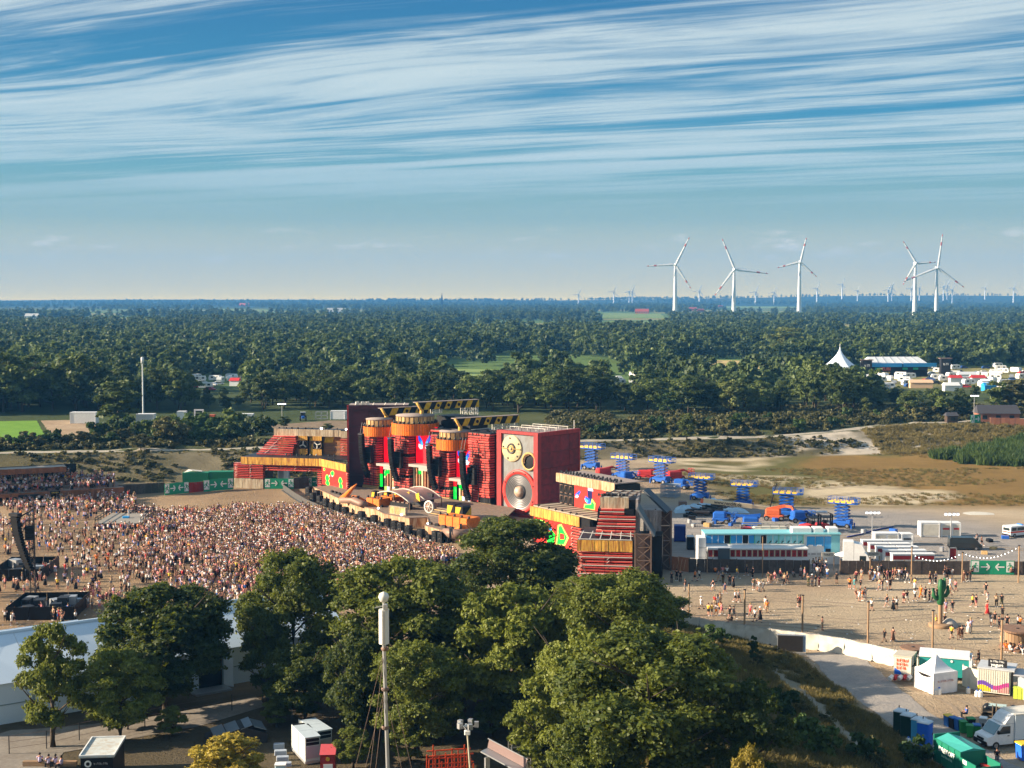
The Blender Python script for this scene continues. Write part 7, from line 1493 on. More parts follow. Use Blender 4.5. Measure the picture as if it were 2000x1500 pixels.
 for k in range(5): MB().b2((L + .4 + k * .42, -.55, .05), (L + .78 + k * .42, -.5, 1.15)).build('counter_board', ML, t)
 MB().b2((L + .35, -.5, 1.16), (L + 2.6, .2, 1.22)).build('counter_top', ML, t)
stalls()
MWJ = mat('white_plastic', (.75, .75, .73), .4)
for px, py, s, l in ((1827, 1356, 1, 'white canister at the corner of the peaked tent, left one'), (1834, 1356, 1.1, 'white canister at the corner of the peaked tent, right one'), (1891, 1354, 1, 'white bucket left of the striped kiosk'), (1908, 1360, 1, 'white canister under the corner of the kiosk'), (1915, 1361, 1.1, 'white round canister in front of the kiosk'), (1774, 1453, 1.0, 'white canister beside the dark green portable toilets')):
 t = thing('canister', l, 'canister', gpix(px, py), 0, 'white canisters', s); MB().cbox((0, 0, 0), (.42, .42, .6), .1).build('body', MWJ, t); MB().lathe([(.1, .6), (.1, .7), (0, .7)], (0, 0, 0), 'z', 10).build('cap', MRBL, t)
t = thing('gas_bottles', 'red and white bundle lying under the print trailer', 'gear pile', pix(1757, 1332));
for k in range(5): MB().tube((.5 * k - 1.1, .1 * (k % 2), .35), (.5 * k - .7, .3 + .1 * (k % 2), .55), .25, n=10).build('bottle', MBRR if k % 2 else MWJ, t)
def bench_set():
 p = gpix(1934, 1402); t = thing('pallet_stack', 'rough wooden crates and pallets heaped in front of the kiosk', 'pallets', p, R(-20)); M = mat('old_pallet', (.17, .13, .09), .85, var=.35, rand=.3)
 for k in range(3):
  for i in range(5): MB().b2((-.9 + k * 1.35, i * .25, .1), (.25 + k * 1.35, i * .25 + .18, .16)).b2((-.9 + k * 1.35, i * .25, .5 + .2 * k), (.25 + k * 1.35, i * .25 + .18, .56 + .2 * k)).build('slat', M, t)
  for x in (-.85, .15): MB().b2((x + k * 1.35, 0, 0), (x + .1 + k * 1.35, 1.2, 1.0 + .15 * k)).build('upright', M, t)
 MB().b2((-.2, 1.5, .8), (1.6, 2.3, .86)).build('glass_sheet', mat('pale_glass', (.4, .55, .55), .2), t)
bench_set()
def bags():
 p = gpix(1975, 1395); t = thing('rubbish_bags', 'heap of black rubbish bags behind the white box van', 'rubbish bags', p, 0); M = mat('bin_bag', (.015, .016, .02), .35)
 for k in range(16): MB().lathe([(0, 0), (.45, .1), (.5, .35), (.3, .6), (.08, .72), (0, .72)], (rng.uniform(-2.8, 2.4), rng.uniform(-1.2, .8), rng.uniform(0, .3)), 'z', 8).build('bag', M, t)
bags()
def bin_(px, py, m, lid, label, s=1.0, rz=0.0):
 p = gpix(px, py); t = thing('wheelie_bin', label, 'wheelie bin', p, rz, 'wheelie bins', s); MB().prism([(-.24, .06), (.24, .06), (.31, 1.0), (-.31, 1.0)], -.32, .32).build('body', m, t); MB().prism([(-.34, 1.0), (.34, 1.0), (.30, 1.08), (-.30, 1.08)], -.38, .36).build('lid', lid, t); wheels(t, [(s_ * .2, .3, .1) for s_ in (-1, 1)], .1, .06, 'x'); MB().bar((-.25, .38, .95), (.25, .38, .95), .04).build('handle', MBLK, t)
MGB = mat('bin_green', (.02, .22, .05), .5); MBB = mat('bin_blue', (.02, .12, .38), .5); MYB = mat('bin_yellow', (.75, .5, .03), .5)
for a in ((1852, 1419, MBB, MYB, 'blue wheelie bin with yellow lid, first of the bin row'), (1862, 1423, MBLK, MBB, 'black wheelie bin between the blue and green bins'), (1871, 1426, MBB, MBB, 'blue wheelie bin behind the first green one'), (1881, 1431, MGB, MGB, 'green wheelie bin, leftmost of the green ones'), (1894, 1439, MGB, MGB, 'bright green wheelie bin, nearest the camera'), (1907, 1438, MGB, MBB, 'green wheelie bin with blue lid at the end of the row'), (1920, 1424, mat('bin_grey', (.35, .36, .38), .5), MWJ, 'grey wheelie bin beside the box van'), (1896, 1425, MBLK, MGB, 'black wheelie bin with green lid behind the green ones')): bin_(*a, s=1.1, rz=rng.uniform(-.5, .5))
bin_(1997, 1484, MRBL, MYB, 'tall blue bin with yellow lid at the bottom right corner', 1.5, .2)
def compactor():
 p = pix(1832, 1512); a = pix(1826, 1438, 2.5); b = pix(1876, 1466, 2.5); d = b - a; t = thing('green_compactor', 'big green waste compactor container lettered DREKOPF', 'container', (a.x, a.y, 0), math.atan2(d.y, d.x)); L = d.length; w = 2.5; M = mat('compactor_green', (.012, .17, .11), .5, var=.15, scale=1); M2 = mat('teal_sheet', (.05, .34, .30), .45, var=.15)
 MB().b2((0, 0, .25), (L, w, 2.35)).build('press_box', M, t); MB().add([(.1, .05, 2.36), (L, .05, 2.36), (L, w - .05, 2.36), (.1, w - .05, 2.36), (.1, w / 2, 2.75), (L, w / 2, 2.6)], [(0, 1, 5, 4), (3, 4, 5, 2), (1, 2, 5), (0, 4, 3), (0, 3, 2, 1)]).build('roof_sheet', M2, t)
 MB().b2((-.12, -.06, .2), (-.003, w + .06, 2.7)).build('end_frame', M, t)
 for k in range(4): MB().b2((L * (k + .1) / 4, -.05, .3), (L * (k + .16) / 4, -.003, 2.3)).build('side_rib', M, t)
 text_part('lettering', 'DREKOPF', .62, MSGN, t, (L * .5, -.07, 1.65), bold=.015, sx=.95); scrawl(t, L * .3, 1.05, L * .42, .2, mat('pale_green', (.35, .55, .45), .5), -.07, 9, .04)
 for k in range(3): MB().box((-.06, -.075, .9 + k * .35), (.12, .02, .14), ry=.5).build('hazard_mark', MSGN, t)
 for y0, y1 in ((0, .1), (w - .1, w)): MB().b2((L + .003, y0, .25), (L + 2.3, y1, 1.9)).build('hopper_side', M, t)
 MB().b2((L + 2.2, .103, .25), (L + 2.3, w - .103, 1.7)).build('hopper_end', M, t); MB().b2((L + .01, .11, .2), (L + 2.19, w - .11, .35)).build('hopper_floor', MDK, t); MB().b2((L + .4, -.03, 1.5), (L + 1.0, -.002, 1.85)).build('round_badge', MSGN, t)
 for k in range(5): MB().box((L + .5 + .35 * k, .5 + .3 * (k % 3), .5), (.5, .4, .3), rz=k).build('waste', MFWOOD if k % 2 else MSTEEL, t)
compactor()
t = thing('red_bin', 'red bin lid at the bottom edge before the green compactor', 'bin', pix(1935, 1520)); MB().cbox((0, 0, 0), (1.6, 1.0, 1.1), .15).build('body', MBRR, t); MB().b2((-.85, -.55, 1.11), (.85, .55, 1.2)).build('lid', MBRR, t)
def box_van():
 a = pix(1936, 1457); t = thing('white_box_van', 'white box van facing left at the right edge below the kiosk', 'van', (a.x, a.y, 0), R(-164)); w = 2.0
 MB().prism([(-1.7, .4), (1.05, .4), (1.2, .8), (1.05, 1.15), (.35, 1.35), (-.35, 2.25), (-1.7, 2.3)], -w / 2, w / 2).build('cab', MWHT, t)
 MB().prism([(.34, 1.39), (-.34, 2.22), (-.26, 2.22), (.42, 1.38)], -w / 2 + .12, w / 2 - .12).build('windscreen', mat('sky_glass', (.10, .22, .28), .06, spec=.8), t)
 for s in (-1, 1):
  y = s * (w / 2 + .012); d = MB().b2((-1.4, y - .01, .6), (-.1, y + .01, 1.36)).build('door', MWHT, t); MB().prism([(.05, 1.4), (-.5, 2.1), (-1.3, 2.1), (-1.3, 1.4)], y - .01, y + .02).build('side_window', MGLASS, d); MB().box((-1.1, s * (w / 2 + .04), 1.2), (.2, .04, .06)).build('handle', MBLK, d)
  MB().box((.1, s * (w / 2 + .18), 1.65), (.12, .2, .32)).build('mirror', MBLK, t); MB().box((1.03, s * .72, 1.0), (.2, .4, .22), ry=-.3).build('headlight', MSGN, t)
 MB().b2((1.14, -w / 2 + .05, .35), (1.28, w / 2 - .05, .75)).build('bumper', MBLK, t); MB().b2((1.16, -.5, .8), (1.22, .5, 1.0)).build('grille', MBLK, t)
 MB().b2((-6.2, -1.15, .75), (-1.75, 1.15, 3.1)).build('cargo_box', mat('box_side', (.55, .62, .68), .4, var=.06), t); MB().b2((-6.25, -1.2, 3.101), (-1.7, 1.2, 3.2)).build('box_roof', MTARPW, t); MB().prism([(-1.72, 2.32), (-.7, 2.32), (-1.3, 3.0), (-1.72, 3.18)], -1.0, 1.0).build('wind_deflector', MWHT, t)
 MB().b2((-6.1, -1.1, .5), (-1.8, 1.1, .74)).build('skirt', MBLK, t); wheels(t, [(x, s * .9, .36) for x in (.2, -4.4) for s in (-1, 1)], .36, .25); MB().b2((1.285, -.26, .45), (1.3, .26, .57)).build('number_plate', MSGN, t)
box_van()
person(gpix(1887, 1402), R(-100), 'sit', 'blue', ('trousers', 'black'), 'person in blue shirt sitting by the wooden pallets near the bins', 'workers near the bins', 0, 0)
person(gpix(1947, 1497), R(10), 'stand', 'black', ('trousers', 'grey'), 'person in black top standing behind the green compactor', 'workers near the bins', 0, 1)
person(gpix(1908, 1062), 0, 'stand', 'grey', ('trousers', 'black'), 'person in grey standing at the nose of the black van, left one', 'people by the black van', 0, 1); person(gpix(1917, 1066), 1, 'walk', 'brown', ('shorts', 'black'), 'person in brown top walking past the nose of the black van', 'people by the black van', 0, 1)
for px, py, rz, l in ((1225, 940, .5, 'blue boom machine half hidden behind the right stage wing'), (1408, 1022, -.3, 'small blue boom machine at the right end of the scrap heap'), (1560, 1020, .2, 'blue boom machine between the orange one and the forklifts'), (1330, 955, -.5, 'blue boom machine beyond the scaffold frames')): boom_lift(px, py, rz, MBLUE, l, [((-1.2, 0, 1.8), (1.6, .1, 2.0), .32), ((1.6, .1, 2.0), (2.6, .1, 1.0), .22)], L=3.0)
for i in range(26):
 px, py = (rng.uniform(1330, 1660), rng.uniform(1004, 1048)) if i < 16 else (rng.uniform(1680, 1990), rng.uniform(1040, 1085)); p = gpix(px, py); c = (('dark', MBLK), ('grey', MALU), ('blue', MBLUE), ('wooden', MWOOD))[i % 4]; t = thing('crate', c[0] + ' crate on the yard gravel ' + ('near the scrap heap' if px < 1480 else 'near the red forklifts' if px < 1670 else 'near the lamp mast and cabins' if px < 1830 else 'near the black van'), 'crate', p, rng.uniform(0, 3), 'crates on the yard'); MB().cbox((0, 0, 0), (rng.uniform(.6, 1.4), rng.uniform(.5, 1), rng.uniform(.4, .9)), .04).build('body', c[1], t); MB().b2((-.4, -.3, -.0), (.4, .3, .04)).build('pallet', MFWOOD, t)
lm = [MB().box((0, 0, .04), (.22, .16, .05)).mesh('litter_piece', m) for m in (MWHT, MTARPW, MBLK)]
scatter('litter', np.array([pix(rng.uniform(1290, 2000), rng.uniform(1125, 1300)).xy for _ in range(200)] + [pix(rng.uniform(0, 700), rng.uniform(985, 1230)).xy for _ in range(700)]), lm, .4, 1.1, None, 0.0)
# ===== left of the stage and below the camera
MBRN = mat('brown_board', (.30, .115, .05), .75, var=.3, scale=1.2, col2=(.16, .07, .035), amt=.5, rand=.2)
def marquee():
 o = Vector((-49.4, 134.2, 0)) + Vector((.813, .583, 0)) * -8; L, W, e, r = 45.6, 13.2, 4.2, 7.5; t = thing('white_marquee', 'very long white marquee with ridged roof behind the left-hand trees', 'marquee', o, math.atan2(.583, .813))
 M = mat('marquee_white', (.60, .70, .80), .45, var=.06, scale=.5, rand=.04); n = 9; b = L / n
 for i in range(n):
  x0, x1 = i * b + .02, (i + 1) * b - .02
  for y0, y1, s in ((-.25, W / 2, 1), (W + .25, W / 2, -1)):
   vs = [(x0, y0, e - .1), (x1, y0, e - .1), (x1, y1, r), (x0, y1, r), ((x0 + x1) / 2, (y0 + y1) / 2, (e + r) / 2 - .14)]; f = [(0, 1, 4), (1, 2, 4), (2, 3, 4), (3, 0, 4)]; MB().add(vs, f if s > 0 else [q[::-1] for q in f]).build('roof_panel', M, t)
  for z0, z1 in ((0, 1.9), (1.95, e - .15)):
   if i == 5 and z0 == 0: MB().b2((x0, 0, 0), (x0 + 2.2, .08, z1)).build('wall_panel', M, t); continue
   if i == 5: MB().b2((x0, 0, z0), (x0 + 2.2, .08, z1)).build('wall_panel', M, t); continue
   MB().b2((x0 + .08, 0, z0), (x1 - .08, .08, z1)).build('wall_panel', M, t)
  MB().b2((i * b - .12, -.1, 0), (i * b + .12, .12, e)).build('wall_post', mat('marquee_post', (.22, .30, .34), .5), t)
  MB().b2((x0 + .1, -.05, 1.88), (x1 - .1, .02, 1.98)).build('wall_rail', MATS['marquee_post'], t)
 MB().b2((5 * b + 2.25, .3, 0), (6 * b - .1, .6, 3.3)).build('doorway', MBLK, t); MB().b2((5 * b + 2.2, -.05, 3.35), (6 * b, .1, e)).build('wall_panel', M, t); MB().b2((5 * b + 1, -2.2, 0), (6 * b, -.15, .22)).build('door_ramp', MALU, t)
 o2 = MB().b2((0, -.04, 0), (1.3, .04, 3.1)).build('open_door', M, t, (6 * b, -.1, .1), -1.1)
 MB().tube((0, W / 2, r + .05), (L, W / 2, r + .05), .22, n=8).build('ridge_roll', M, t); MB().b2((0, W, 0), (L, W + .08, e)).build('rear_wall', M, t); MB().prism([(0, 0), (W, 0), (W, e), (W / 2, r), (0, e)], L - .1, L, 'yz').build('gable', M, t)
 MB().add([(0, W + .3, 3.9), (20, W + .3, 3.9), (20, W + 3, 5.6), (0, W + 3, 5.6), (20, W + 6, 3.9), (0, W + 6, 3.9)], [(0, 1, 2, 3), (3, 2, 4, 5)]).build('rear_roof', M, t)
marquee()
def grandstand():
 a = pix(-40, 988); b = pix(243, 971); d = b - a; L = d.length; rz = math.atan2(d.y, d.x); t = thing('wooden_grandstand', 'brown wooden bar and grandstand with packed terrace at the left edge', 'grandstand', a, rz)
 n = 46
 for i in range(n):
  x0, x1 = L * i / n + .01, L * (i + 1) / n - .01; openi = 4 <= i <= 24 and i % 7
  MB().b2((x0, 0, 1.35 if openi else .05), (x1, .08, 2.1 + rng.uniform(-.04, .04))).build('front_board', MBRN, t)
  if openi: MB().b2((x0, 0, .05), (x1, .08, .6)).build('counter_board', MBRN, t)
 MB().b2((0, .9, 0), (L, 1, 1.9)).build('bar_back', MBLK, t); MB().b2((0, .09, 1.9), (L, 12, 2.05)).build('terrace', MDECK, t)
 for k in range(4): MB().b2((0, 4 + 2 * k, 2.06), (L - 3, 12, 2.06 + .42 * (k + 1))).build('terrace_step', MDECK, t)
 MB().b2((0, 12.01, 0), (L - 8, 12.3, 6.2)).build('rear_wall', MBLK, t); R_ = L * .63
 for i in range(26): MB().b2((R_ * i / 26 + .01, 7.9, 5.0), (R_ * (i + 1) / 26 - .01, 8.05, 6.15 + rng.uniform(-.03, .03))).build('roof_board', MBRN, t)
 MB().b2((0, 8.06, 5.9), (R_, 12.4, 6.1)).build('roof', mat('pale_roofing', (.34, .3, .26), .8), t)
 for k in range(9): MB().bar((.5 + k * (R_ - .8) / 8, 8.2, 2.3), (.5 + k * (R_ - .8) / 8, 8.2, 5.9), .16).build('roof_post', MPOST, t)
 x = L * (135 / 283); MB().b2((x, -.1, 1.45), (x + 2.0, -.01, 2.15)).build('sign_board', MBLK, t); text_part('lettering', 'DRINKS', .42, MYEL, t, (x + 1, -.115, 1.8), bold=.01, sx=.95)
 MB().b2((x - 6.2, -.4, 1.3), (x - 2.0, -.1, 1.75)).build('awning_box', MDK, t)
 P = np.stack([rng.uniform(.5, L - 1, 420), rng.uniform(.6, 11.5, 420)], 1); c, s = cos(rz), sin(rz)
 me = [(a.x + c * x - s * y, a.y + s * x + c * y, 2.06 + max(0, min(4, int((y - 2) / 2))) * .42) for x, y in P if not (x > L * .66 and y > 9)]
 o = scatter('terrace_crowd', np.array([m[:2] for m in me]), VAR, .93, 1.05, 'packed crowd on the shaded grandstand terrace', 0.0); v = np.array(me, np.float32); o.data.vertices.foreach_set('co', v.ravel())
grandstand()
q = [(x, y) for x, y in rng.uniform((-112, 264), (-64, 288), (900, 2)) if 0 < 1000 + F * x / y < 262 and HY + EYE * F / y > 972 + (0 if 1000 + F * x / y > 60 else 12) and HY + EYE * F / y < 1003 and rng.random() < .75]
scatter('bar_crowd', np.array(q), VAR, .9, 1.05, 'shaded crowd standing and sitting before the grandstand bar', 0.0)
board_fence(pix(232, 968), pix(322, 962), 2.2, MFWOOD, 1.5, 'dark board fence between the grandstand and the first green exit sign'); exit_sign(pix(322, 968), pix(369, 963), 2.5, 'green exit sign left of the dark red board, below the green containers'); board_fence(pix(369, 963), pix(398, 960), 2.2, MDRED, 1.0, 'dark red board between two green exit signs'); exit_sign(pix(398, 961), pix(456, 956), 2.6, 'green exit sign beside the grey base of the left stage wing'); exit_sign(pix(517, 955), pix(574, 955), 2.3, 'green exit sign under the bridge of the left stage wing'); board_fence(pix(574, 955), pix(603, 953), 2.2, MFWOOD, 1.0, 'dark boards right of the exit sign under the bridge'); exit_sign(pix(600, 952), pix(624, 951), 2.2, 'half-hidden green exit sign at the right leg of the wing', 1)
MCG = mat('container_green', (.015, .20, .10), .5, var=.15)
p = pix(357, 950); t = container(357, 950, 5.6, 2.4, 2.9, R(4), MCG, 'green container with crumpled white sheets on top, left of the stage', ribs=14); MB().add([(.2, .3, 3.05), (2.2, .2, 3.5), (4.2, .4, 3.2), (4.0, 2, 3.3), (1, 2, 3.6)], [(0, 1, 4), (1, 2, 3), (1, 3, 4)]).build('white_sheet', MTARPW, t)
container(407, 948, 5.4, 2.4, 2.9, R(4), MCG, 'green container nearest the left stage wing', ribs=14); container(543, 940, 2.4, 1.5, 5.0, 0, mat('blue_grey', (.22, .3, .4), .5), 'pale grey-blue upright box under the bridge of the left wing')
# ---- structures in the crowd
def island():
 a = pix(186, 1034); t = thing('crowd_stage', 'low black stage island with railing in the middle of the crowd', 'platform', a, R(2)); W, D = 8.2, 12; MB().b2((0, 0, .9), (W, D, 1.1)).build('deck', mat('grey_deck', (.26, .24, .21), .8), t); MB().b2((-.1, -.1, 0), (W + .1, .0, .92)).b2((-.1, 0, 0), (0, D, .92)).b2((W, 0, 0), (W + .1, D, .92)).build('skirt', MBLK, t)
 for pts in (((0, 0), (0, D)), ((0, D), (W, D)), ((W, D), (W, 0))):
  A, B = Vector((*pts[0], 0)), Vector((*pts[1], 0))
  for z in (1.6, 2.1): MB().bar(A + Vector((0, 0, z)), B + Vector((0, 0, z)), .1).build('rail', MDK, t)
  for k in range(7): v = A.lerp(B, k / 6); MB().bar(v + Vector((0, 0, 1.1)), v + Vector((0, 0, 2.1)), .1).build('rail_post', MDK, t)
 MB().cbox((W * .5, D * .5, 1.1), (1.2, .8, .35), .05).build('blue_sheet', MCYB, t)
 for x, y, tp, bt in ((.50, .60, 'white', ('trousers', 'white')), (.38, .95, 'black', ('trousers', 'black')), (.52, .97, 'black', ('trousers', 'black'))): person(a + Vector((W * x, D * y, 1.11)), rng.uniform(0, 6), 'stand', tp, bt, 'person in %s standing on the black stage island, %s' % (tp, 'beside the blue sheet' if tp == 'white' else 'at its back rail on the left' if x < .45 else 'at its back rail on the right'), 'people on the stage island')
island()
def mixing(px0, py0, w, d, label, clutter):
 a = pix(px0, py0); t = thing('mixing_platform', label, 'platform', a, R(4)); MB().b2((0, 0, .5), (w, d, .7)).build('deck', MDK, t)
 for x0, y0, x1, y1 in ((0, 0, w, 0), (0, 0, 0, d), (w, 0, w, d), (0, d, w, d)):
  n = max(1, int(math.hypot(x1 - x0, y1 - y0) / 2.2))
  for k in range(n):
   A = Vector((x0 + (x1 - x0) * k / n, y0 + (y1 - y0) * k / n, 0)); B = Vector((x0 + (x1 - x0) * (k + 1) / n, y0 + (y1 - y0) * (k + 1) / n, 0)); c = (A + B) / 2; MB().box((0, 0, .95), ((B - A).length - .06, .06, 1.7)).build('barrier_panel', MBLK, t, c, math.atan2(y1 - y0, x1 - x0))
 for k in range(clutter): s = rng.uniform(.5, 1.4); MB().box((rng.uniform(1, w - 1), rng.uniform(1, d - 1), .7 + s * .4), (s * 1.3, s, s * .8), rz=rng.uniform(0, 3)).build('flight_case', MDK if k % 3 else MALU, t)
mixing(12, 1213, 8.6, 9, 'black fenced mixing platform at the lower left of the crowd', 16); mixing(-15, 1136, 7.2, 10, 'dark mixing platform below the hanging line array at the left edge', 12)
def delay_tower():
 p = pix(66, 1166); t = thing('truss_tower', 'thin lattice truss tower rising from the mixing platform at the left', 'truss tower', p); h = 13.6; r = .42; c = [(r * cos(a), r * sin(a)) for a in (pi / 2, pi * 7 / 6, pi * 11 / 6)]
 for x, y in c: MB().tube((x, y, 0), (x, y, h), .07, n=6).build('chord', MDK, t)
 b = MB(); n = 18
 for k in range(n):
  for i in range(3): a, q = c[i], c[(i + 1) % 3]; b.bar((*a, h * k / n), (*q, h * (k + 1) / n), .06); b.bar((*q, h * k / n), (*q, h * k / n + .05), .06)
 b.build('lacing', MSTEEL, t); MB().bar((-3.6, 0, h - 3.4), (.5, 0, h - 1.0), .2).build('boom_arm', MDK, t)
 p2 = pixd(30, 1012, p.y); t2 = thing('line_array', 'big line array hanging over the left edge of the crowd', 'loudspeaker array', p2, R(-20), 'delay speakers over the crowd'); me = MB().box((0, 0, 0), (1.1, .8, .42)).mesh('cabinet', MCABR)
 for k in range(19): f = k / 18; o = put('cabinet', me, t2); o.location = (2.0 * f ** 1.7, .3 * f, -6.9 * f); o.rotation_euler = (0, .12 + .45 * f, 0)
 MB().box((0, 0, .5), (1.5, 1, .4)).build('rigging_frame', MDK, t2)
 for s in (-.4, .4): MB().bar((s, 0, .6), (s, 0, 3), .06).build('hoist_chain', MDK, t2)
 p3 = pixd(58, 1040, p.y); t3 = thing('speaker_cluster', 'black speaker cluster hanging beside the truss tower at the left', 'loudspeaker', p3, .2, 'delay speakers over the crowd')
 for k in range(4): MB().box((0, 0, .7 - .5 * k), (1.2, .8, .46)).build('cabinet', MCABR, t3)
 MB().path([(-.5, 0, 1), (-.5, 0, 1.6), (.4, 0, 1.7), (.4, 0, 1)], .09, 6).build('hook', MSTEEL, t3)
delay_tower()
for px, py, tp, bt, l in ((22, 1200, 'yellow', ('trousers', 'black'), 'person in yellow vest inside the lower mixing platform'), (23, 1222, 'white', ('shorts', 'white'), 'person in white walking past the corner of the lower mixing platform'), (116, 1212, 'red', ('shorts', 'red'), 'person all in red at the right corner of the lower mixing platform'), (108, 1210, 'white', ('shorts', 'tan'), 'person in white and tan beside the one in red')): person(pix(px, py), rng.uniform(0, 6), 'stand', tp, bt, l, 'people round the mixing platform')
t = MB().lathe([(0, .75), (.55, .5), (.75, 0), (.55, -.5), (0, -.75)], (0, 0, 0), 'z', 12).build('yellow_balloon', MYEL, None, pixd(488, 1023, 255)); tag(t, 'yellow balloon floating over the crowd before the pit', 'balloon'); t = MB().lathe([(0, .65), (.6, .4), (.9, -.1)], (0, 0, 0), 'z', 12).build('blue_umbrella', MCYB, None, pixd(781, 1047, 243)); tag(t, 'bright blue umbrella in the crowd near the pit', 'umbrella')
# ---- bottom left
def kiosk():
 a = pix(157, 1478, 2.6); t = thing('black_kiosk', 'black kiosk with pale roof and round white emblem at the bottom left', 'kiosk', (a.x, a.y, 0), R(5)); W, D = 2.75, 5.0; MB().b2((0, 0, 0), (W, D, 2.5)).build('body', MBLK, t); MB().b2((-.12, -.12, 2.501), (W + .12, D + .1, 2.62)).build('roof', mat('kiosk_roof_pale', (.52, .56, .55), .5, var=.25, scale=1, col2=(.4, .3, .2), amt=.6), t)
 for x0, y0, x1, y1 in ((-.12, -.12, W + .12, -.02), (-.12, D, W + .12, D + .1), (-.12, -.01, -.02, D - .01), (W + .02, -.01, W + .12, D - .01)): MB().b2((x0, y0, 2.63), (x1, y1, 2.74)).build('roof_rim', MSGN, t)
 MB().tube((.62, -.03, 1.95), (.62, -.001, 1.95), .3, n=18).build('emblem', MSGN, t); MB().tube((.62, -.05, 1.95), (.62, -.031, 1.95), .16, n=14).build('emblem_mark', MBLK, t); scrawl(t, 1.1, 1.85, 1.2, .18, MALU, -.01, 9, .04)
kiosk()
for i, (px, py) in enumerate(((78, 1497), (95, 1500), (108, 1500), (119, 1503))): person(pix(px, py), R(190 + 30 * i), 'sit', 'lilac', ('trousers', 'black'), 'person in pale lilac shirt sitting left of the black kiosk, %s of four' % ('leftmost', 'second', 'third', 'rightmost')[i], 'four people sitting by the kiosk', 0)
MB().b2((-2.6, .1, 0), (2.2, .5, .45)).build('bench', MPOST, (tt := thing('low_bench', 'low wooden bench under the four seated people at the bottom left', 'bench', pix(100, 1498))))
def genset(corners, h, label, front):
 q = [pix(*c, h) for c in corners]; a, b, dd = q[0], q[1], q[2]; W = (b - a).length; rz = math.atan2((b - a).y, (b - a).x); D = (dd - b).length; t = thing('generator_box', label, 'generator', (a.x, a.y, 0), rz, 'generator boxes'); M = mat('genset_grey', (.50, .54, .52), .45, var=.12)
 MB().b2((0, 0, .3), (W, D, h - .05)).build('body', M, t); MB().b2((-.04, -.08, h - .045), (W + .04, D * .45, h + .02)).b2((-.04, D * .46, h - .045), (W + .04, D * .86, h + .02)).build('roof_panel', mat('genset_roof', (.46, .54, .60), .4, var=.15), t); MB().b2((.05, D * .88, h - .04), (W - .05, D * .98, h + .0)).build('roof_grille', MBLK, t)
 for y in (D * .5,): MB().b2((-.02, y - .03, .35), (-.003, y + .03, h - .1)).build('side_seam', MDK, t)
 for z in (h - .62, h - .28): MB().b2((.08, -.02, z - .15), (W - .08, -.003, z + .13)).build('louvre', MBLK, t)
 MB().b2((.06, -.03, .55), (W - .06, -.003, h - .85)).build('door', front, t); MB().b2((-.05, -.1, .1), (W + .05, D, .29)).build('skid', MALU, t)
MPK = mat('pinkish_panel', (.40, .33, .38), .5, var=.1); genset(((596, 1441), (625, 1437), (606, 1409)), 2.5, 'grey generator box with pinkish door, nearer of the pair', MPK); genset(((620, 1428), (648, 1423), (630, 1396)), 2.5, 'grey generator box, farther of the pair', MALU)
def red_cab():
 a = pix(625, 1472, 2.0); t = thing('red_cabinet', 'bright red cabinet with round emblem and white notice beside the generators', 'cabinet', (a.x, a.y, 0), R(3)); W = 1.3; MB().b2((0, 0, 0), (W, 1.5, 1.9)).build('body', MDRED, t); MB().add([(-.05, -.12, 1.92), (W + .05, -.12, 1.92), (W + .05, 1.55, 2.35), (-.05, 1.55, 2.35), (-.05, 1.55, 1.9), (W + .05, 1.55, 1.9)], [(0, 1, 2, 3), (0, 3, 4), (1, 5, 2), (2, 5, 4, 3)]).build('lid', mat('faded_red', (.52, .08, .09), .5, var=.15), t); MB().tube((.68, -.03, 1.5), (.68, -.002, 1.5), .18, n=16).build('emblem', MYEL, t); MB().b2((.28, -.03, .5), (1.1, -.002, 1.05)).build('notice', MSGN, t); MB().b2((.28, -.04, .5), (1.1, -.031, .65)).build('blue_band', MCYB, t)
red_cab()
for i, (px, py, h, w, l) in enumerate(((545, 1462, .5, 1.0, 'top'), (548, 1474, .45, 1.1, 'second'), (552, 1485, .4, 1.1, 'third'), (556, 1496, .35, 1.2, 'lowest'))): t = thing('grey_slab', 'grey flat slab in the stepped row left of the generators, %s one' % l, 'slab', pix(px, py), .1, 'stepped grey slabs'); MB().cbox((0, 0, 0), (w, .5, h), .05).build('slab', mat('slab_grey', (.33, .38, .46), .5, var=.15), t)
t = thing('pale_box', 'pale blue box at the bottom edge left of the red cabinet', 'box', pix(548, 1513), .05); MB().cbox((0, 0, 0), (.9, .8, .9), .05).build('body', mat('pale_blue_box', (.5, .66, .72), .5), t); MB().b2((-.5, -.45, .91), (.5, .45, 1.0)).build('lid', MSGN, t)
t = thing('sheet_roof', 'dark sloping sheet roof behind the yellow shrub', 'roof', pix(470, 1456), R(20)); MB().prism([(-3, 0), (2.5, 0), (2.5, .9), (.3, 1.7), (-3, .7)], 0, 2.6).build('shed', MDK, t)
for k in range(4): MB().box((-1.9 + k * 1.25, 1.3, 1.25 + .22 * k - .22 * max(0, k - 2) * 2), (1.15, 2.7, .06), ry=-.26 if k < 3 else .34).build('roof_sheet', mat('zinc', (.2, .24, .28), .4, .5, var=.2), t)
def wire_fence(pts, label):
 q = [pix(*p) for p in pts]; t = thing('wire_fence', label, 'fence')
 for p in q: MB().tube(p, p + Vector((0, 0, 1.7)), .05, n=6).build('post', MDK, t)
 for a, b in zip(q[:-1], q[1:]):
  for z in (.5, 1.1, 1.65): MB().bar(a + Vector((0, 0, z)), b + Vector((0, 0, z)), .025).build('wire', MSTEEL, t)
wire_fence(((18, 1472), (91, 1462), (155, 1446), (283, 1420), (453, 1388), (513, 1372)), 'thin wire fence with dark posts running below the marquee')
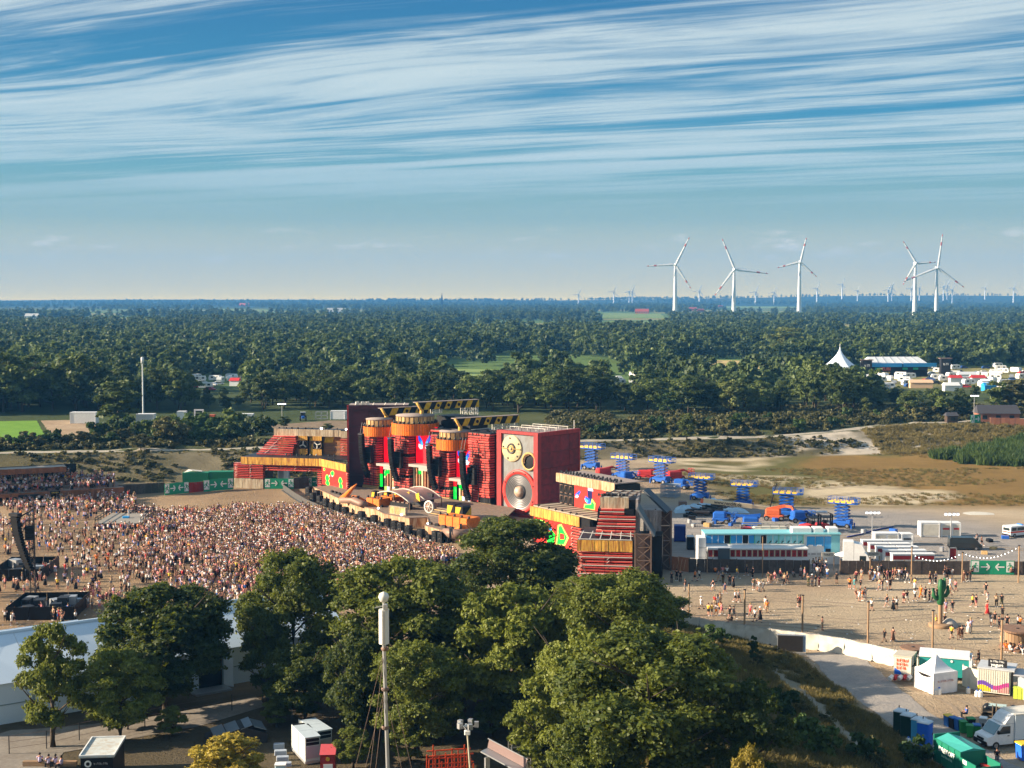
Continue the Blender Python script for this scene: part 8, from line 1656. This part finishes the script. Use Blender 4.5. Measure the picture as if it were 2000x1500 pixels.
# ---- masts
def antenna_mast():
 Y = 80.0; c = pixd(750, 1257, Y); top = pixd(750, 1166, Y); t = thing('antenna_mast', 'tall guyed white antenna mast with ball on top, nearest object', 'antenna mast', (c.x, Y, 0)); MW = mat('mast_white', (.66, .65, .60), .4, var=.08); h = c.z; k = Y / F
 MB().tube((.55, 0, -1), (0, 0, h), .125, .11, 12).build('pole', MALU, t); z1 = pixd(750, 1190, Y).z; MB().lathe([(0, h), (.30, h), (.30, z1), (0, z1)], (0, 0, 0), 'z', 10, 0, False).build('panel_antenna', MW, t); MB().b2((-.04, -.34, h + .05), (.08, -.29, z1 - .05)).build('panel_seam', MALU, t)
 MB().tube((0, 0, z1), (0, 0, top.z), .07).build('neck', MALU, t); zb = top.z; MB().lathe([(0, zb - .34), (.22, zb - .26), (.32, zb), (.25, zb + .2), (0, zb + .33)], (0, 0, 0), 'z', 18).build('radome', MW, t); MB().bar((0, -.1, zb - .5), (-.5, -.1, zb - .62), .06).build('side_arm', MALU, t); MB().cbox((.1, -.15, zb - .72), (.3, .25, .35), .04).build('camera_box', MALU, t)
 for z, r, xs_ in ((h - .3, 1.0, ((-5.2, -2), (-2.4, -3), (5.0, -2))), (h - 2.7, 1.0, ((-4.6, -2), (-2.0, -3), (4.2, -2)))):
  for x, y in xs_: MB().tube((.02, 0, z), (x, y, 0), .013, n=5).build('guy_wire', MSTEEL, t)
 for z in (h - .3, h - 2.7, h - 5): MB().lathe([(.2, z - .1), (.24, z), (.2, z + .1)], (0.05, 0, 0), 'z', 10).build('collar', MSTEEL, t)
antenna_mast()
def lamp_mast():
 Y = 112; p = pixd(913, 1432, Y); t = thing('floodlight_mast', 'pale lamp mast with crown of floodlights before the dark trees', 'lamp mast', (p.x, Y, 0)); MB().tube((.45, 0, 0), (0, 0, p.z), .1, .08, 10).build('pole', mat('mast_cream', (.50, .46, .34), .5), t)
 MB().cbox((0, 0, p.z - .1), (.5, .4, .35), .05).build('junction_box', MSGN, t)
 for k in range(5): a = k * 1.26; q = Vector((.75 * cos(a), .75 * sin(a), p.z + .75)); MB().bar((0, 0, p.z + .2), q, .05).build('arm', MALU, t); b = MB().box(q, (.35, .35, .45), rz=a).build('floodlight', MALU, t)
 MB().lathe([(0, -.2), (.2, 0), (0, .2)], (-.1, -.2, p.z + .7), 'z', 8).build('globe', MSGN, t)
lamp_mast()
def scaffold(px, py, Y, n, m, label, hs, name):
 p = pixd(px, py, Y); t = thing(name, label, 'scaffold', (p.x, Y, 0), .2); z = p.z
 for i in range(n):
  x = i * .55; h = z * rng.uniform(*hs)
  for y in (0, 1.4): MB().bar((x, y, 0), (x, y, h), .1).build('upright', m, t)
 for zz in (.35, .6, .8): MB().bar((0, 0, z * zz), ((n - 1) * .55, 0, z * zz), .09).bar((0, 1.4, z * zz), ((n - 1) * .55, 1.4, z * zz), .09).build('ledger', m, t)
 return t
scaffold(838, 1462, 116, 8, mat('orange_red_paint', (.62, .07, .02), .5), 'orange-red steel scaffold at the bottom beside the lamp mast', (.5, .95), 'red_scaffold')
t = scaffold(1000, 1452, 115, 5, MALU, 'grey scaffold tower at the bottom right of the lamp mast', (.6, 1.1), 'grey_scaffold')
t = thing('grey_catwalk', 'grey sloping catwalk with mesh side at the bottom, left of the grey scaffold', 'catwalk', pixd(950, 1478, 114), R(-35)); MB().box((1.8, 0, 0), (4.2, 1.0, .12), ry=.25).build('deck', MALU, t); MB().box((1.8, .5, .5), (4.0, .05, .8), ry=.25).build('mesh_side', mat('pink_mesh', (.25, .17, .16), .7), t); MB().bar((-.2, .5, 1.4), (3.9, .5, .4), .07).build('handrail', MALU, t); MB().b2((0, -.3, -3), (.15, .3, 0)).b2((3.4, -.3, -3), (3.55, .3, -.6)).build('leg', MALU, t)
# ===== far side, vegetation
def bush(px, py, s, label, m=None, name='bush', up=1.0):
 p = gpix(px, py); t = thing(name, label, 'bush', p, rng.uniform(0, 6), None, (s, s, s * up)); c = put('foliage', BUSHV[int(rng.integers(3))], t)
 if m: c.material_slots[0].link = 'OBJECT'; c.material_slots[0].material = m
 return t
L_GREEN = leaf_mat('hedge_leaves', (.02, .045, .012), (.08, .13, .03)); L_DRY = leaf_mat('dry_grass', (.10, .085, .03), (.26, .21, .08)); L_REED = leaf_mat('reed_leaves', (.02, .05, .012), (.085, .13, .03))
def singles(lst):
 for px, base, top, w, lab, m in lst:
  p = gpix(px, base) if base > 800 else pix(px, base, 5); H_ = (base - top) * p.y / F; v = MIDV[int(rng.integers(6))]; tree('tree', v, p, H_, rng.uniform(0, 6), lab, None, (w * p.y / F / 2) / (v[3] * H_ / v[2]) , m)
singles(((232, 845, 738, 108, 'large round tree standing alone beside the tall white pole', L_MID), (426, 868, 832, 36, 'small yellow-green tree among the shrubs left of the stage', L_PALE), (1341, 862, 806, 44, 'pale willow-like tree on the bank right of the stage', L_PALE), (325, 868, 812, 62, 'bushy tree left of the white gate-like box', L_SCRUB), (447, 862, 815, 44, 'dark bushy tree beside the yellow-green one', L_MID), (555, 838, 812, 30, 'small bush tree behind the left stage wing', L_MID), (640, 846, 826, 26, 'yellowish low tree behind the left stage wing', L_PALE), (1425, 812, 742, 60, 'light green tree at the front of the right wood belt', L_PALE), (1305, 815, 765, 50, 'bright green round tree before the right wood belt', L_GREEN), (1535, 705, 636, 90, 'tall light green tree beyond the stubble field', L_PALE), (1690, 812, 775, 30, 'small light tree before the shed on the right bank', L_PALE), (1835, 815, 760, 60, 'round tree left of the far green exit sign', L_MID), (1360, 730, 690, 40, 'single dark tree in the stubble field', L_MID), (1985, 812, 738, 90, 'broad tree at the right edge above the brick-red fence', L_SCRUB), (1945, 812, 742, 60, 'round tree left of the broad tree at the right edge', L_MID), (1775, 815, 762, 60, 'bushy tree below the peach-coloured stall', L_MID), (1880, 815, 768, 50, 'small dark tree right of the timber hut', L_MID), (275, 880, 846, 60, 'low bush tree below the large round tree', L_SCRUB), (160, 872, 842, 50, 'low bush beside the bare ground at the left', L_SCRUB)))
for px, py, z, l in ((690, 1500, 2.0, 'leafy undergrowth bush at the bottom left of the mast'), (800, 1490, 2.3, 'leafy undergrowth bush at the bottom right of the mast'), (865, 1450, 2.2, 'leafy undergrowth bush behind the orange-red scaffold'), (700, 1430, 2.4, 'leafy bush between the red cabinet and the mast'), (960, 1440, 2.0, 'leafy bush behind the lamp mast and catwalk'), (1050, 1470, 2.2, 'leafy bush right of the grey scaffold'), (620, 1380, 2.0, 'leafy bush behind the farther generator box'), (540, 1420, 1.6, 'leafy bush left of the generator boxes'), (760, 1400, 2.6, 'big leafy bush under the trees behind the mast'), (335, 1440, 1.6, 'leafy bush under the broad round tree'), (250, 1425, 1.5, 'leafy bush behind the black kiosk')): tree('bush', NEAR[3], gpix(px, py), 1.9 * z, px * .7, l, 'undergrowth below the near trees', 1.35, None, 'bush')
for px in np.arange(190, 520, 19): bush(px + rng.uniform(-6, 6), 866 - (px - 190) * .05 + rng.uniform(-8, 2), rng.uniform(1.5, 2.5), 'tall yard shrub before the cabins, ' + spot(px), L_GREEN if rng.random() < .4 else L_MID)['group'] = 'yard shrubs left of the stage'
for px in np.arange(-10, 480, 17): bush(px + rng.uniform(-5, 5), float(np.interp(px, [0, 480], [884, 870])) - rng.uniform(4, 14), rng.uniform(.9, 1.7), 'green hedge shrub above the left track, ' + spot(px), L_GREEN if rng.random() < .5 else None)['group'] = 'hedge shrubs left of the stage'
for px in np.arange(1140, 1850, 13): bush(px + rng.uniform(-5, 5), float(np.interp(px, [1140, 1500, 1850], [858, 850, 825])) - rng.uniform(2, 24), rng.uniform(.8, 1.6), 'bank shrub above the right track, ' + spot(px), L_GREEN if rng.random() < .25 else None)['group'] = 'bank shrubs right of the stage'
tuft = [MB() for _ in range(3)]
def blades(seed, n, h, r, m, name):
 q = np.random.default_rng(seed); a = q.uniform(0, 6.28, n); d = q.uniform(0, r, n); x, y = d * np.cos(a), d * np.sin(a); hh = h * q.uniform(.5, 1.1, n); w = .045 * h; b = q.uniform(0, 6.28, n); lx, ly = q.normal(0, .25, n) * h, q.normal(0, .25, n) * h
 v = np.stack([np.stack([x - w * np.cos(b), y - w * np.sin(b), 0 * x], 1), np.stack([x + w * np.cos(b), y + w * np.sin(b), 0 * x], 1), np.stack([x + lx * .6 + w * .6 * np.cos(b), y + ly * .6 + w * .6 * np.sin(b), hh * .7], 1), np.stack([x + lx, y + ly, hh], 1)], 1).reshape(-1, 3)
 me = fast_mesh(name, v, np.arange(len(v)).reshape(-1, 4)); at = me.attributes.new('tone', 'FLOAT', 'POINT'); at.data.foreach_set('value', np.repeat(q.random(n), 4).astype(np.float32)); me.materials.append(m); return me
GT = [blades(1, 46, .55, .5, L_DRY, 'dry_tuft'), blades(2, 46, .5, .5, L_SCRUB, 'green_tuft'), blades(3, 60, .7, .6, L_DRY, 'tall_tuft'), blades(6, 40, .5, .5, L_GREEN, 'fresh_tuft')]
def pts_in(n, x0, x1, y0, y1, f):
 q = np.stack([rng.uniform(x0, x1, n), rng.uniform(y0, y1, n)], 1); return q[f(q[:, 0], q[:, 1])]
def mound_f(x, y):
 d = hill_d(x, y); n = fbm(x, y, 6, 41); return (d > .3) & (x > 0) & (y < 183) & (n > .36) & ~((np.abs(d - 6.2 - (fbm(x, y, 14, 1) - .5) * 2) < .8) & (y < 150))
scatter('mound_grass', pts_in(30000, 0, 40, 84, 183, mound_f), [GT[0], GT[2], GT[1], GT[0]], .5, 1.15, None, -.05)
MB_ = [crown('mound_shrub', 350 + i, 900, lobes_for(170 + i, 1.6, 1.2, -.2, 6), .11, L_SCRUB, .7) for i in range(2)]
scatter('mound_weeds', pts_in(420, 0, 38, 84, 178, lambda x, y: (hill_d(x, y) > 1.5) & (fbm(x, y, 11, 61) > .56)), MB_ , .4, 1.0, None, -.1)
for px, py, s, l in ((1530, 1395, 1.0, 'dark shrub in the middle of the grassy mound'), (1600, 1470, 1.1, 'dark green shrub at the bottom of the grassy mound'), (1690, 1485, .9, 'shrub at the bottom of the mound near the rubble strip'), (1400, 1262, .9, 'light weedy shrub just below the white fence'), (1790, 1492, .9, 'shrub beside the green compactor at the foot of the mound'), (1560, 1440, .8, 'small shrub on the mound above the rubble strip')): bush(px, py, s, l, L_GREEN)
singles(((1471, 1300, 1240, 24, 'thin staked sapling in front of the white fence', L_GREEN),))
def bank_f(x, y):
 f = np.interp(x, RX, RFOOT); t = np.interp(x, RX, RTOP); n = fbm(x, y, 9, 51); cl = (x > 64) & (x < 125) & (y < t) & (n < .56); return (((y > f + 1) & (y < t - .5)) | ((y > t + 7) & (y < t + 66) & (n > .40) & ((x > 10) | (y < t + 16)))) & (n > .33) & ~cl
SC = [crown('scrub_clump', 360 + i, 260, lobes_for(180 + i, 1.3, 1.3, -.3, 5), .26, L_SCRUB, .8) for i in range(3)] + [GT[2]]
bq = np.concatenate([pts_in(22000, -135, 175, 304, 462, bank_f), pts_in(22000, -135, 120, 304, 410, lambda x, y: (y > np.interp(x, RX, RFOOT) + 1) & (y < np.interp(x, RX, RTOP) - .5) & (fbm(x, y, 9, 51) > .42) & ~((x > 62) & (fbm(x, y, 9, 51) < .58)))]); on = bq[:, 1] < np.interp(bq[:, 0], RX, RTOP)
scatter('slope_scrub', bq[on], [GT[0], GT[2], GT[1], SC[0]], .35, .85, None, -.05); scatter('bank_scrub', bq[~on], SC, .55, 1.45, None, -.1)
scatter('pit_growth', pts_in(9000, 36, 190, 262, 372, lambda x, y: (x - (330 - y) * .1 > 40) & (y < np.interp(x, RX, RFOOT)) & (y > 272 + (x < 90) * 8) & (fbm(x * .35, y, 16, 21) < .47)), [GT[0], GT[1], blades(4, 50, .5, .8, leaf_mat('ochre_growth', (.11, .075, .02), (.22, .15, .05)), 'ochre_tuft')], .6, 1.3, None, -.05)
RD = [blades(5, 90, 2.6, 1.2, L_REED, 'reed_clump'), blades(8, 90, 2.2, 1.2, L_REED, 'reed_clump')]
RP = [pix(*p).xy for p in ((1818, 893), (1900, 880), (2010, 868), (2010, 905), (1900, 902))]
scatter('reeds', pts_in(2600, 95, 150, 325, 400, lambda x, y: inpoly(RP, x, y)), RD, .7, 1.2, 'bed of tall green reeds at the right edge of the dry pit', -.05)
scatter('bank_dry_grass', pts_in(5200, 100, 190, 362, 408, lambda x, y: (y > np.interp(x, RX, RFOOT) - 2) & (y < np.interp(x, RX, RTOP))), [GT[2], GT[0]], .9, 1.8, None, -.05)
# ---- wind turbines
MTUR = mat('turbine_white', (.60, .63, .66), .5, var=.03); MTRED = mat('turbine_red', (.42, .09, .06), .5)
def turbine(px, hub_y, base_y, tips, label, Y=2500.0):
 hub = pixd(px, hub_y, Y); g = H1(hub.x, Y); t = thing('wind_turbine', label, 'wind turbine', (hub.x, Y, g), 0, 'large wind turbines'); h = hub.z - g; k = Y / F
 MB().tube((0, 0, -2), (0, 0, h), 4.6, 1.9, 14).build('tower', MTUR, t); zb = pixd(px, 597, Y).z - g; MB().lathe([(4.0 - 2.6 * zb / h + .45, zb), (4.0 - 2.6 * (zb + 7) / h + .45, zb + 7)], (0, 0, 0), 'z', 14).build('red_band', MTRED, t)
 MB().cbox((0, 1.5, h - 2), (4.5, 11, 4.6), 1.2).build('nacelle', MTUR, t); hb = MB().lathe([(0, -3), (1.6, -2.2), (2.4, 0), (2.2, 1.5)], (0, -4.5, h), 'y', 12).build('hub', MTUR, t)
 for tx, ty in tips:
  d = Vector(((tx - px) * k, 0, (hub_y - ty) * k)); L = d.length; d.normalize(); s = Vector((-d.z, 0, d.x)); vs = []; o = Vector((0, -4.8, h))
  for f, w, th in ((.03, 1.5, 1.4), (.12, 2.9, 1.2), (.3, 2.5, 1.0), (.62, 1.9, .8), (.66, 1.85, .75), (.76, 1.7, .7), (.80, 1.6, .65), (.93, 1.3, .5), (1, .6, .3)): p = o + d * L * f; vs.append([p - s * w, p + Vector((0, -th, 0)), p + s * w * .7, p + Vector((0, th, 0))])
  def seg(a, b):
   m = MB(); m.add([v for r in vs[a:b + 1] for v in r], [(i * 4 + j, i * 4 + (j + 1) % 4, i * 4 + 4 + (j + 1) % 4, i * 4 + 4 + j) for i in range(b - a) for j in range(4)]); return m
  bl = seg(0, 8).build('blade', MTUR, t)
  for a, b in ((4, 5), (7, 8)): seg(a, b).build('red_tip', MTRED, bl).scale = (1.0, 1.04, 1.0)
for a in ((1319, 517, 625, ((1345, 464), (1263, 520), (1349, 563)), 'large wind turbine farthest left of the five'), (1434, 526, 625, ((1409, 467), (1499, 534), (1396, 577)), 'large wind turbine second from the left, rotor turned low'), (1562, 512, 623, ((1573, 465), (1518, 523), (1594, 540)), 'large wind turbine in the middle of the five'), (1788, 514, 623, ((1762, 472), (1826, 512), (1763, 556)), 'large wind turbine whose rotor overlaps its right neighbour'), (1830, 523, 623, ((1838, 458), (1764, 550), (1882, 561)), 'large wind turbine farthest right with the highest blade tip')): turbine(*a)
def small_turbines():
 S = [(1130, 575), (1199, 569), (1229, 570), (1235, 569), (1366, 568), (1476, 570), (1512, 571), (1596, 563), (1645, 555), (1675, 567), (1735, 566), (1742, 561), (1780, 563), (1796, 562), (1843, 561), (1850, 558), (1860, 566), (1924, 562), (1980, 562)]
 base = thing('small_wind_turbine', '', 'wind turbine', (0, 0, 0), 0, 'small far wind turbines on the horizon'); MB().tube((0, 0, -60), (0, 0, 0), 3.4, 2, 8).build('tower', MTUR, base); r = MB()
 for k in range(3): a = k * 2.094 + .4; r.bar((0, -3, 0), (24 * sin(a), -3, 24 * cos(a)), 3.2, 2)
 r.build('rotor', MTUR, base); MB().lathe([(0, -2), (2, 0), (2, 4), (0, 5)], (0, -1.5, 0), 'y', 8).build('hub', MTUR, base)
 for i, (px, py) in enumerate(S):
  p = pixd(px, py, 6200); lab = 'tiny white wind turbine on the horizon ' + ('left of the large turbines' if px < 1260 else 'between the first large turbines' if px < 1560 else 'between the third and fourth large turbines' if px < 1780 else 'around the two right-hand large turbines' if px < 1870 else 'at the far right'); s = rng.uniform(.8, 1.25)
  if i == 0: base.location = p; base['label'] = lab; base.scale = (s,) * 3; o = base
  else: o = copy_tree(base, lab, p, 0, scale=s)
small_turbines()
# ---- camp site: caravans, cars, tents
MROOF = mat('red_roof', (.30, .06, .035), .8, var=.2); MBRICK = mat('brick_wall', (.30, .12, .075), .85, var=.25); MCAR = [mat('car_white', (.7, .7, .7), .3), mat('car_silver', (.35, .37, .4), .3, .4), mat('car_dark', (.03, .035, .045), .3), mat('car_red', (.4, .03, .03), .3), mat('car_blue', (.03, .08, .25), .3)]
def caravan():
 t = thing('caravan', '', 'caravan', (0, 0, 0), 0, 'caravans on the camp site'); MB().prism([(-2.6, .5), (2.6, .5), (2.8, 1.4), (2.4, 2.6), (-2.3, 2.6), (-2.8, 1.6)], -1.1, 1.1).build('body', MWHT, t)
 for x in (-1.6, .9): MB().b2((x, -1.13, 1.4), (x + 1.1, -1.101, 2.1)).build('window', MGLASS, t)
 MB().b2((-.2, -1.13, .6), (.45, -1.101, 2.2)).build('door', MTARPW, t); wheels(t, [(0, s, .35) for s in (-1, 1)], .35, .2); return t
def car():
 t = thing('parked_car', '', 'car', (0, 0, 0), 0, 'parked cars on the camp site'); MB().prism([(-2.1, .3), (2.1, .3), (2.15, .75), (1.3, .95), (.7, 1.45), (-1.3, 1.45), (-2.0, .95)], -.85, .85).build('body', MCAR[0], t); MB().prism([(.68, 1.36), (1.2, .98), (-1.8, .98), (-1.25, 1.38)], -.87, .87).build('windows', MGLASS, t); wheels(t, [(x, s * .8, .3) for x in (-1.3, 1.3) for s in (-1, 1)], .3, .2); return t
CV, CR = caravan(), car(); nv = nc = 0
cp = pts_in(1500, -190, 260, 545, 760, lambda x, y: inpoly(CAMP, x, y)); cp = cp[np.argsort(cp[:, 0] / cp[:, 1])]; sel = []
for x, y in cp:
 if all((x - a) ** 2 + (y - b) ** 2 > 38 for a, b in sel[-80:]): sel.append((x, y))
rng.shuffle(sel)
for x, y in sel[:210]:
 px = 1000 + F * x / y; w = 'seen between the trees left of the stage' if px < 680 else 'seen through the trees behind the stage' if px < 1150 else 'seen through the trees right of the stage' if px < 1560 else ('before the tent hall' if px < 1770 else 'left of the red-roofed stalls' if px < 1840 else 'among the red-roofed stalls' if px < 1930 else 'at the far right edge') + (' in the nearer rows' if y < 625 else ' in the middle rows' if y < 690 else ' in the rear rows'); L_ = (x, y, H1(x, y)); rz = rng.uniform(-.6, .6) + (pi / 2 if rng.random() < .3 else 0)
 if rng.random() < .6:
  if nv: copy_tree(CV, 'white caravan ' + w, L_, rz)
  else: CV['label'] = 'white caravan ' + w; CV.location = L_
  nv += 1
 else:
  i = int(rng.integers(5)); lab = ('white', 'silver', 'dark', 'red', 'blue')[i] + ' car parked on the camp site ' + w
  if nc: o = copy_tree(CR, lab, L_, rz); b = [c for c in o.children if c.name.startswith('body')][0]; b.material_slots[0].link = 'OBJECT'; b.material_slots[0].material = MCAR[i]
  else: CR['label'] = 'white car parked on the camp site ' + w; CR.location = L_
  nc += 1
def far_tents():
 Y = 640; p = pixd(1640, 722, Y); g = H1(p.x, Y); h = pixd(1640, 678, Y).z - g; t = thing('circus_tent', 'pointed white circus tent rising over the trees at the right', 'tent', (p.x, Y, g)); prof = [(11.0, 0), (10.6, 3)] + [(10.6 * (1 - f) ** 1.7 + .15, 3 + (h - 3) * f) for f in (.12, .25, .4, .55, .7, .85, 1)]; MB().lathe(prof, (0, 0, 0), 'z', 10, 0, False).build('canopy', mat('tent_sheet', (.66, .74, .84), .5), t); MB().tube((0, 0, h - .5), (0, 0, h + 1.5), .15).build('mast_tip', MTUR, t)
 p = pixd(1700, 740, Y); t = thing('festival_hall', 'white tent hall with bright blue band and dark front at the camp site', 'hall', (p.x, Y, H1(p.x, Y)), R(3)); L = 27; MB().add([(0, 0, 6.2), (L, 0, 6.2), (L - 2, 8, 9.0), (1, 8, 9.0), (0, 16, 6.2), (L, 16, 6.2)], [(0, 1, 2, 3), (3, 2, 5, 4), (0, 3, 4), (1, 5, 2)]).build('roof', MTUR, t); MB().b2((0, -.4, 4.6), (L * .55, 0, 6.4)).build('blue_band', MCYB, t); MB().b2((L * .57, -.4, 4.6), (L + 4, 0, 6.4)).build('blue_band', MCYB, t); MB().b2((0, .1, 0), (L, 16, 6.1)).build('front', MBLK, t)
 for k in range(1, 7): MB().bar((L * k / 7, -.05, 6.25), (1 + (L - 3) * k / 7, 8, 9.05), .2).build('roof_seam', MALU, t)
 text_part('lettering', 'AZUBI', 2.0, MORL, t, (6.6, -.1, 3.6), bold=.05); text_part('lettering', 'STOP', 2.0, MYEL, t, (6.8, -.1, 1.5), bold=.05)
 for x in (2, 15, 20): MB().b2((x, -.3, 3.3), (x + 2.4, -.05, 4.3)).build('green_sign', MGRN, t)
 for px, h0, l in ((1694, 704, 'left'), (1848, 701, 'right')):
  p = pixd(px, h0, Y - 2); g = H1(p.x, Y - 2); h = p.z - g; t = thing('sign_tower', 'dark square sign tower at the %s end of the tent hall' % l, 'sign tower', (p.x, Y - 2, g), 0, 'sign towers at the tent hall'); MB().b2((-2.2, 0, 0), (2.2, 3, h)).build('body', MDK, t); MB().b2((-2.8, -.3, h), (2.8, 3.2, h + .4)).build('top_frame', MSTEEL, t); scrawl(t, -1.2, h - 3, 2.4, 1.0, MSGN, -.05, 4, .25)
 for px, py, w, m, l in ((1868, 742, 5, MBRR, 'red-roofed stall left in the camp site at the right'), (1912, 742, 6, MBRR, 'red-roofed stall right of its twin in the camp site'), (1800, 752, 9, mat('peach_wall', (.62, .42, .27), .7), 'long peach-coloured wall stall before the tent hall'), (1890, 735, 8, MTUR, 'long white roof tent behind the red-roofed stalls'), (1945, 733, 5, MWHT, 'white trailer behind the parked cars at the far right'), (1935, 758, 5, MCYB, 'blue and white tent at the right end of the camp'), (1860, 758, 6, MWHT, 'low white tent before the red-roofed stalls'), (457, 748, 4, MBRR, 'small red peaked tent seen through the trees on the left')):
  p = pix(px, py + 6, 5); t = thing('camp_stall', l, 'stall', p, rng.uniform(-.2, .2)); MB().b2((-w / 2, 0, 0), (w / 2, 3, 2.2)).build('wall', MTUR if m is MBRR else m, t); MB().add([(-w / 2 - .3, -.3, 2.2), (w / 2 + .3, -.3, 2.2), (w / 2 + .3, 3.3, 2.2), (-w / 2 - .3, 3.3, 2.2), (-w / 2, 1.5, 3.4), (w / 2, 1.5, 3.4)], [(0, 1, 5, 4), (2, 3, 4, 5), (0, 4, 3), (1, 2, 5), (3, 2, 1, 0)]).build('roof', m, t)
far_tents()
def house(px, py, Yz, w, d, h, rz, wm, rm, label, name='house'):
 p = pix(px, py, Yz); t = thing(name, label, 'house', (p.x, p.y, H1(p.x, p.y)), rz); MB().b2((0, 0, 0), (w, d, h)).build('wall', wm, t); MB().add([(-.4, -.4, h), (w + .4, -.4, h), (w + .4, d + .4, h), (-.4, d + .4, h), (0, d / 2, h + d * .4), (w, d / 2, h + d * .4)], [(0, 1, 5, 4), (2, 3, 4, 5), (0, 4, 3), (1, 2, 5), (3, 2, 1, 0)]).build('roof', rm, t)
 for k in range(max(1, int(w / 4))): MB().b2((1 + k * 4, -.05, h * .35), (2.4 + k * 4, -.003, h * .8)).build('window', MGLASS, t)
 return t
house(1912, 823, 4.6, 12, 6, 2.6, R(-3), MBRICK, mat('dark_roof', (.05, .05, .06), .8), 'low brick-red shed with dark roof beside the far green exit sign', 'brick_shed'); house(1850, 824, 4.6, 3.2, 2.6, 2.1, 0, mat('dark_timber', (.06, .04, .03), .8), MATS['dark_roof'], 'small dark timber hut left of the far exit sign', 'timber_hut')
exit_sign(gpix(1896, 830), gpix(1915, 829), 3.0, 'small green exit sign far off at the top of the right bank', 1); board_fence(gpix(1934, 831), gpix(2030, 834), 2.3, mat('rust_fence', (.42, .17, .10), .7, var=.25, rand=.2), 1.4, 'brick-red panel fence on the bank at the right edge'); mast_lamp(1902, 829, 774, 'lamp mast rising behind the far green exit sign')
for px, py, w, l in ((1240, 612, 30, 'big dark-red barn roof in the bright meadow left of the turbines'), (1345, 606, 22, 'red-roofed farmhouse between the first two turbines'), (1362, 609, 18, 'smaller red-roofed house beside the farmhouse'), (1404, 600, 16, 'tiny red roof beyond the first turbine'), (466, 598, 40, 'far orange-roofed building in the woods on the left'), (48, 622, 22, 'pale far roof in the woods at the left edge'), (640, 612, 40, 'pale long farm roof in the woods left of centre')): house(px, py, 6, w, w * .5, 5, rng.uniform(-.3, .3), MTUR if 'pale' in l else MBRICK, mat('pale_far_roof', (.5, .5, .48), .7) if 'pale' in l else MROOF if 'red' in l else MORL, l, 'far_house')
def spire(): p = pixd(863, 575, 5200); t = thing('church_tower', 'tiny church spire on the horizon above the stage', 'church', (p.x, 5200, 0)); MB().b2((-4, 0, 0), (4, 8, p.z - 20)).build('tower', MDK, t); MB().add([(-4, 0, p.z - 20), (4, 0, p.z - 20), (4, 8, p.z - 20), (-4, 8, p.z - 20), (0, 4, p.z + 8)], [(0, 1, 4), (1, 2, 4), (2, 3, 4), (3, 0, 4)]).build('spire', MDK, t)
spire()
# ---- yard above the track on the left
def white_pole(): Y = 425; b = pixd(280, 815, Y); g = H1(b.x, Y); h = pixd(279, 697, Y).z - g; t = thing('white_pole', 'tall white pole with panel head beside the large round tree', 'antenna mast', (b.x, Y, g)); MB().tube((0, 0, 0), (0, 0, h), .26, .2, 10).build('pole', MTUR, t); MB().lathe([(0, h - 2), (.5, h - 2), (.5, h - .2), (0, h)], (0, 0, 0), 'z', 10).build('panel_head', MTUR, t)
white_pole(); mast_lamp(551, 824, 790, 'lamp mast behind the left stage wing')
for px, py, L, w, h, m, l in ((137, 828, 7.5, 3, 3.2, MWHT, 'white site cabin with dark roof beside the bare ground'), (266, 838, 5, 3, 4.0, MWHT, 'white cabin right of the large round tree'), (270, 842, 4.5, 2, 1.6, MDBLU, 'dark blue skip below the white cabin'), (452, 830, 6.2, 2.4, 3.0, MWHT, 'white van-like trailer left of the stage wing'), (645, 820, 4.5, 2.4, 2.5, MWHT, 'white container left of the maroon box'), (662, 820, 4.5, 2.4, 2.5, MATS['sky_blue_panel'] if 0 else MWHT, 'white container touching the maroon box'), (355, 838, 5, 2.2, 2.0, MCYA, 'pale cyan trailer among the bushes'), (346, 826, 2.5, 2.4, 3.2, MWHT, 'white truck cab box among the bushes'), (395, 824, 3.6, 2.2, 1.9, MORL, 'orange pickup beside the white gate-like box')): container(px, py, L, w, h, rng.uniform(-.1, .1), m, l, 'site_cabin')['category'] = 'cabin'
t = thing('portal_frame', 'white gate-like portal frame on the yard left of the stage', 'frame', gpix(379, 823));
for x in (0, 2.5): MB().b2((x, 0, 0), (x + .4, .5, 3.1)).build('post', MWHT, t)
MB().b2((0, -.02, 3.1), (2.9, .52, 3.5)).build('head', MWHT, t); MB().b2((.41, .1, 1.2), (2.49, .4, 2.2)).build('dark_panel', MGLASS, t)
t = thing('tractor', 'small tractor standing on the yard behind the left stage wing', 'tractor', gpix(592, 822), -1.4); MB().cbox((.6, 0, .7), (1.8, .9, .7), .1).build('bonnet', MBLUE, t); MB().b2((-1.0, -.7, 1.0), (-.25, .7, 2.4)).build('cab', MGLASS, t); MB().b2((-1.1, -.8, 2.41), (-.15, .8, 2.55)).build('cab_roof', MWHT, t); wheels(t, [(-.7, s * .85, .75) for s in (-1, 1)], .75, .4); wheels(t, [(1.1, s * .75, .45) for s in (-1, 1)], .45, .3)
t = thing('steel_rack', 'grey open steel rack left of the white containers', 'rack', gpix(616, 820))
for x in (0, 1.7, 3.5): MB().bar((x, 0, 0), (x, 0, 2.4), .12).bar((x, 1.5, 0), (x, 1.5, 2.4), .12).build('post', MALU, t)
for z in (.2, 1.2, 2.3): MB().bar((0, 0, z), (3.5, 0, z), .12).bar((0, 1.5, z), (3.5, 1.5, z), .12).build('beam', MALU, t)
print('objects', len(bpy.data.objects), 'triangles', sum(len(m.polygons) for m in bpy.data.meshes))
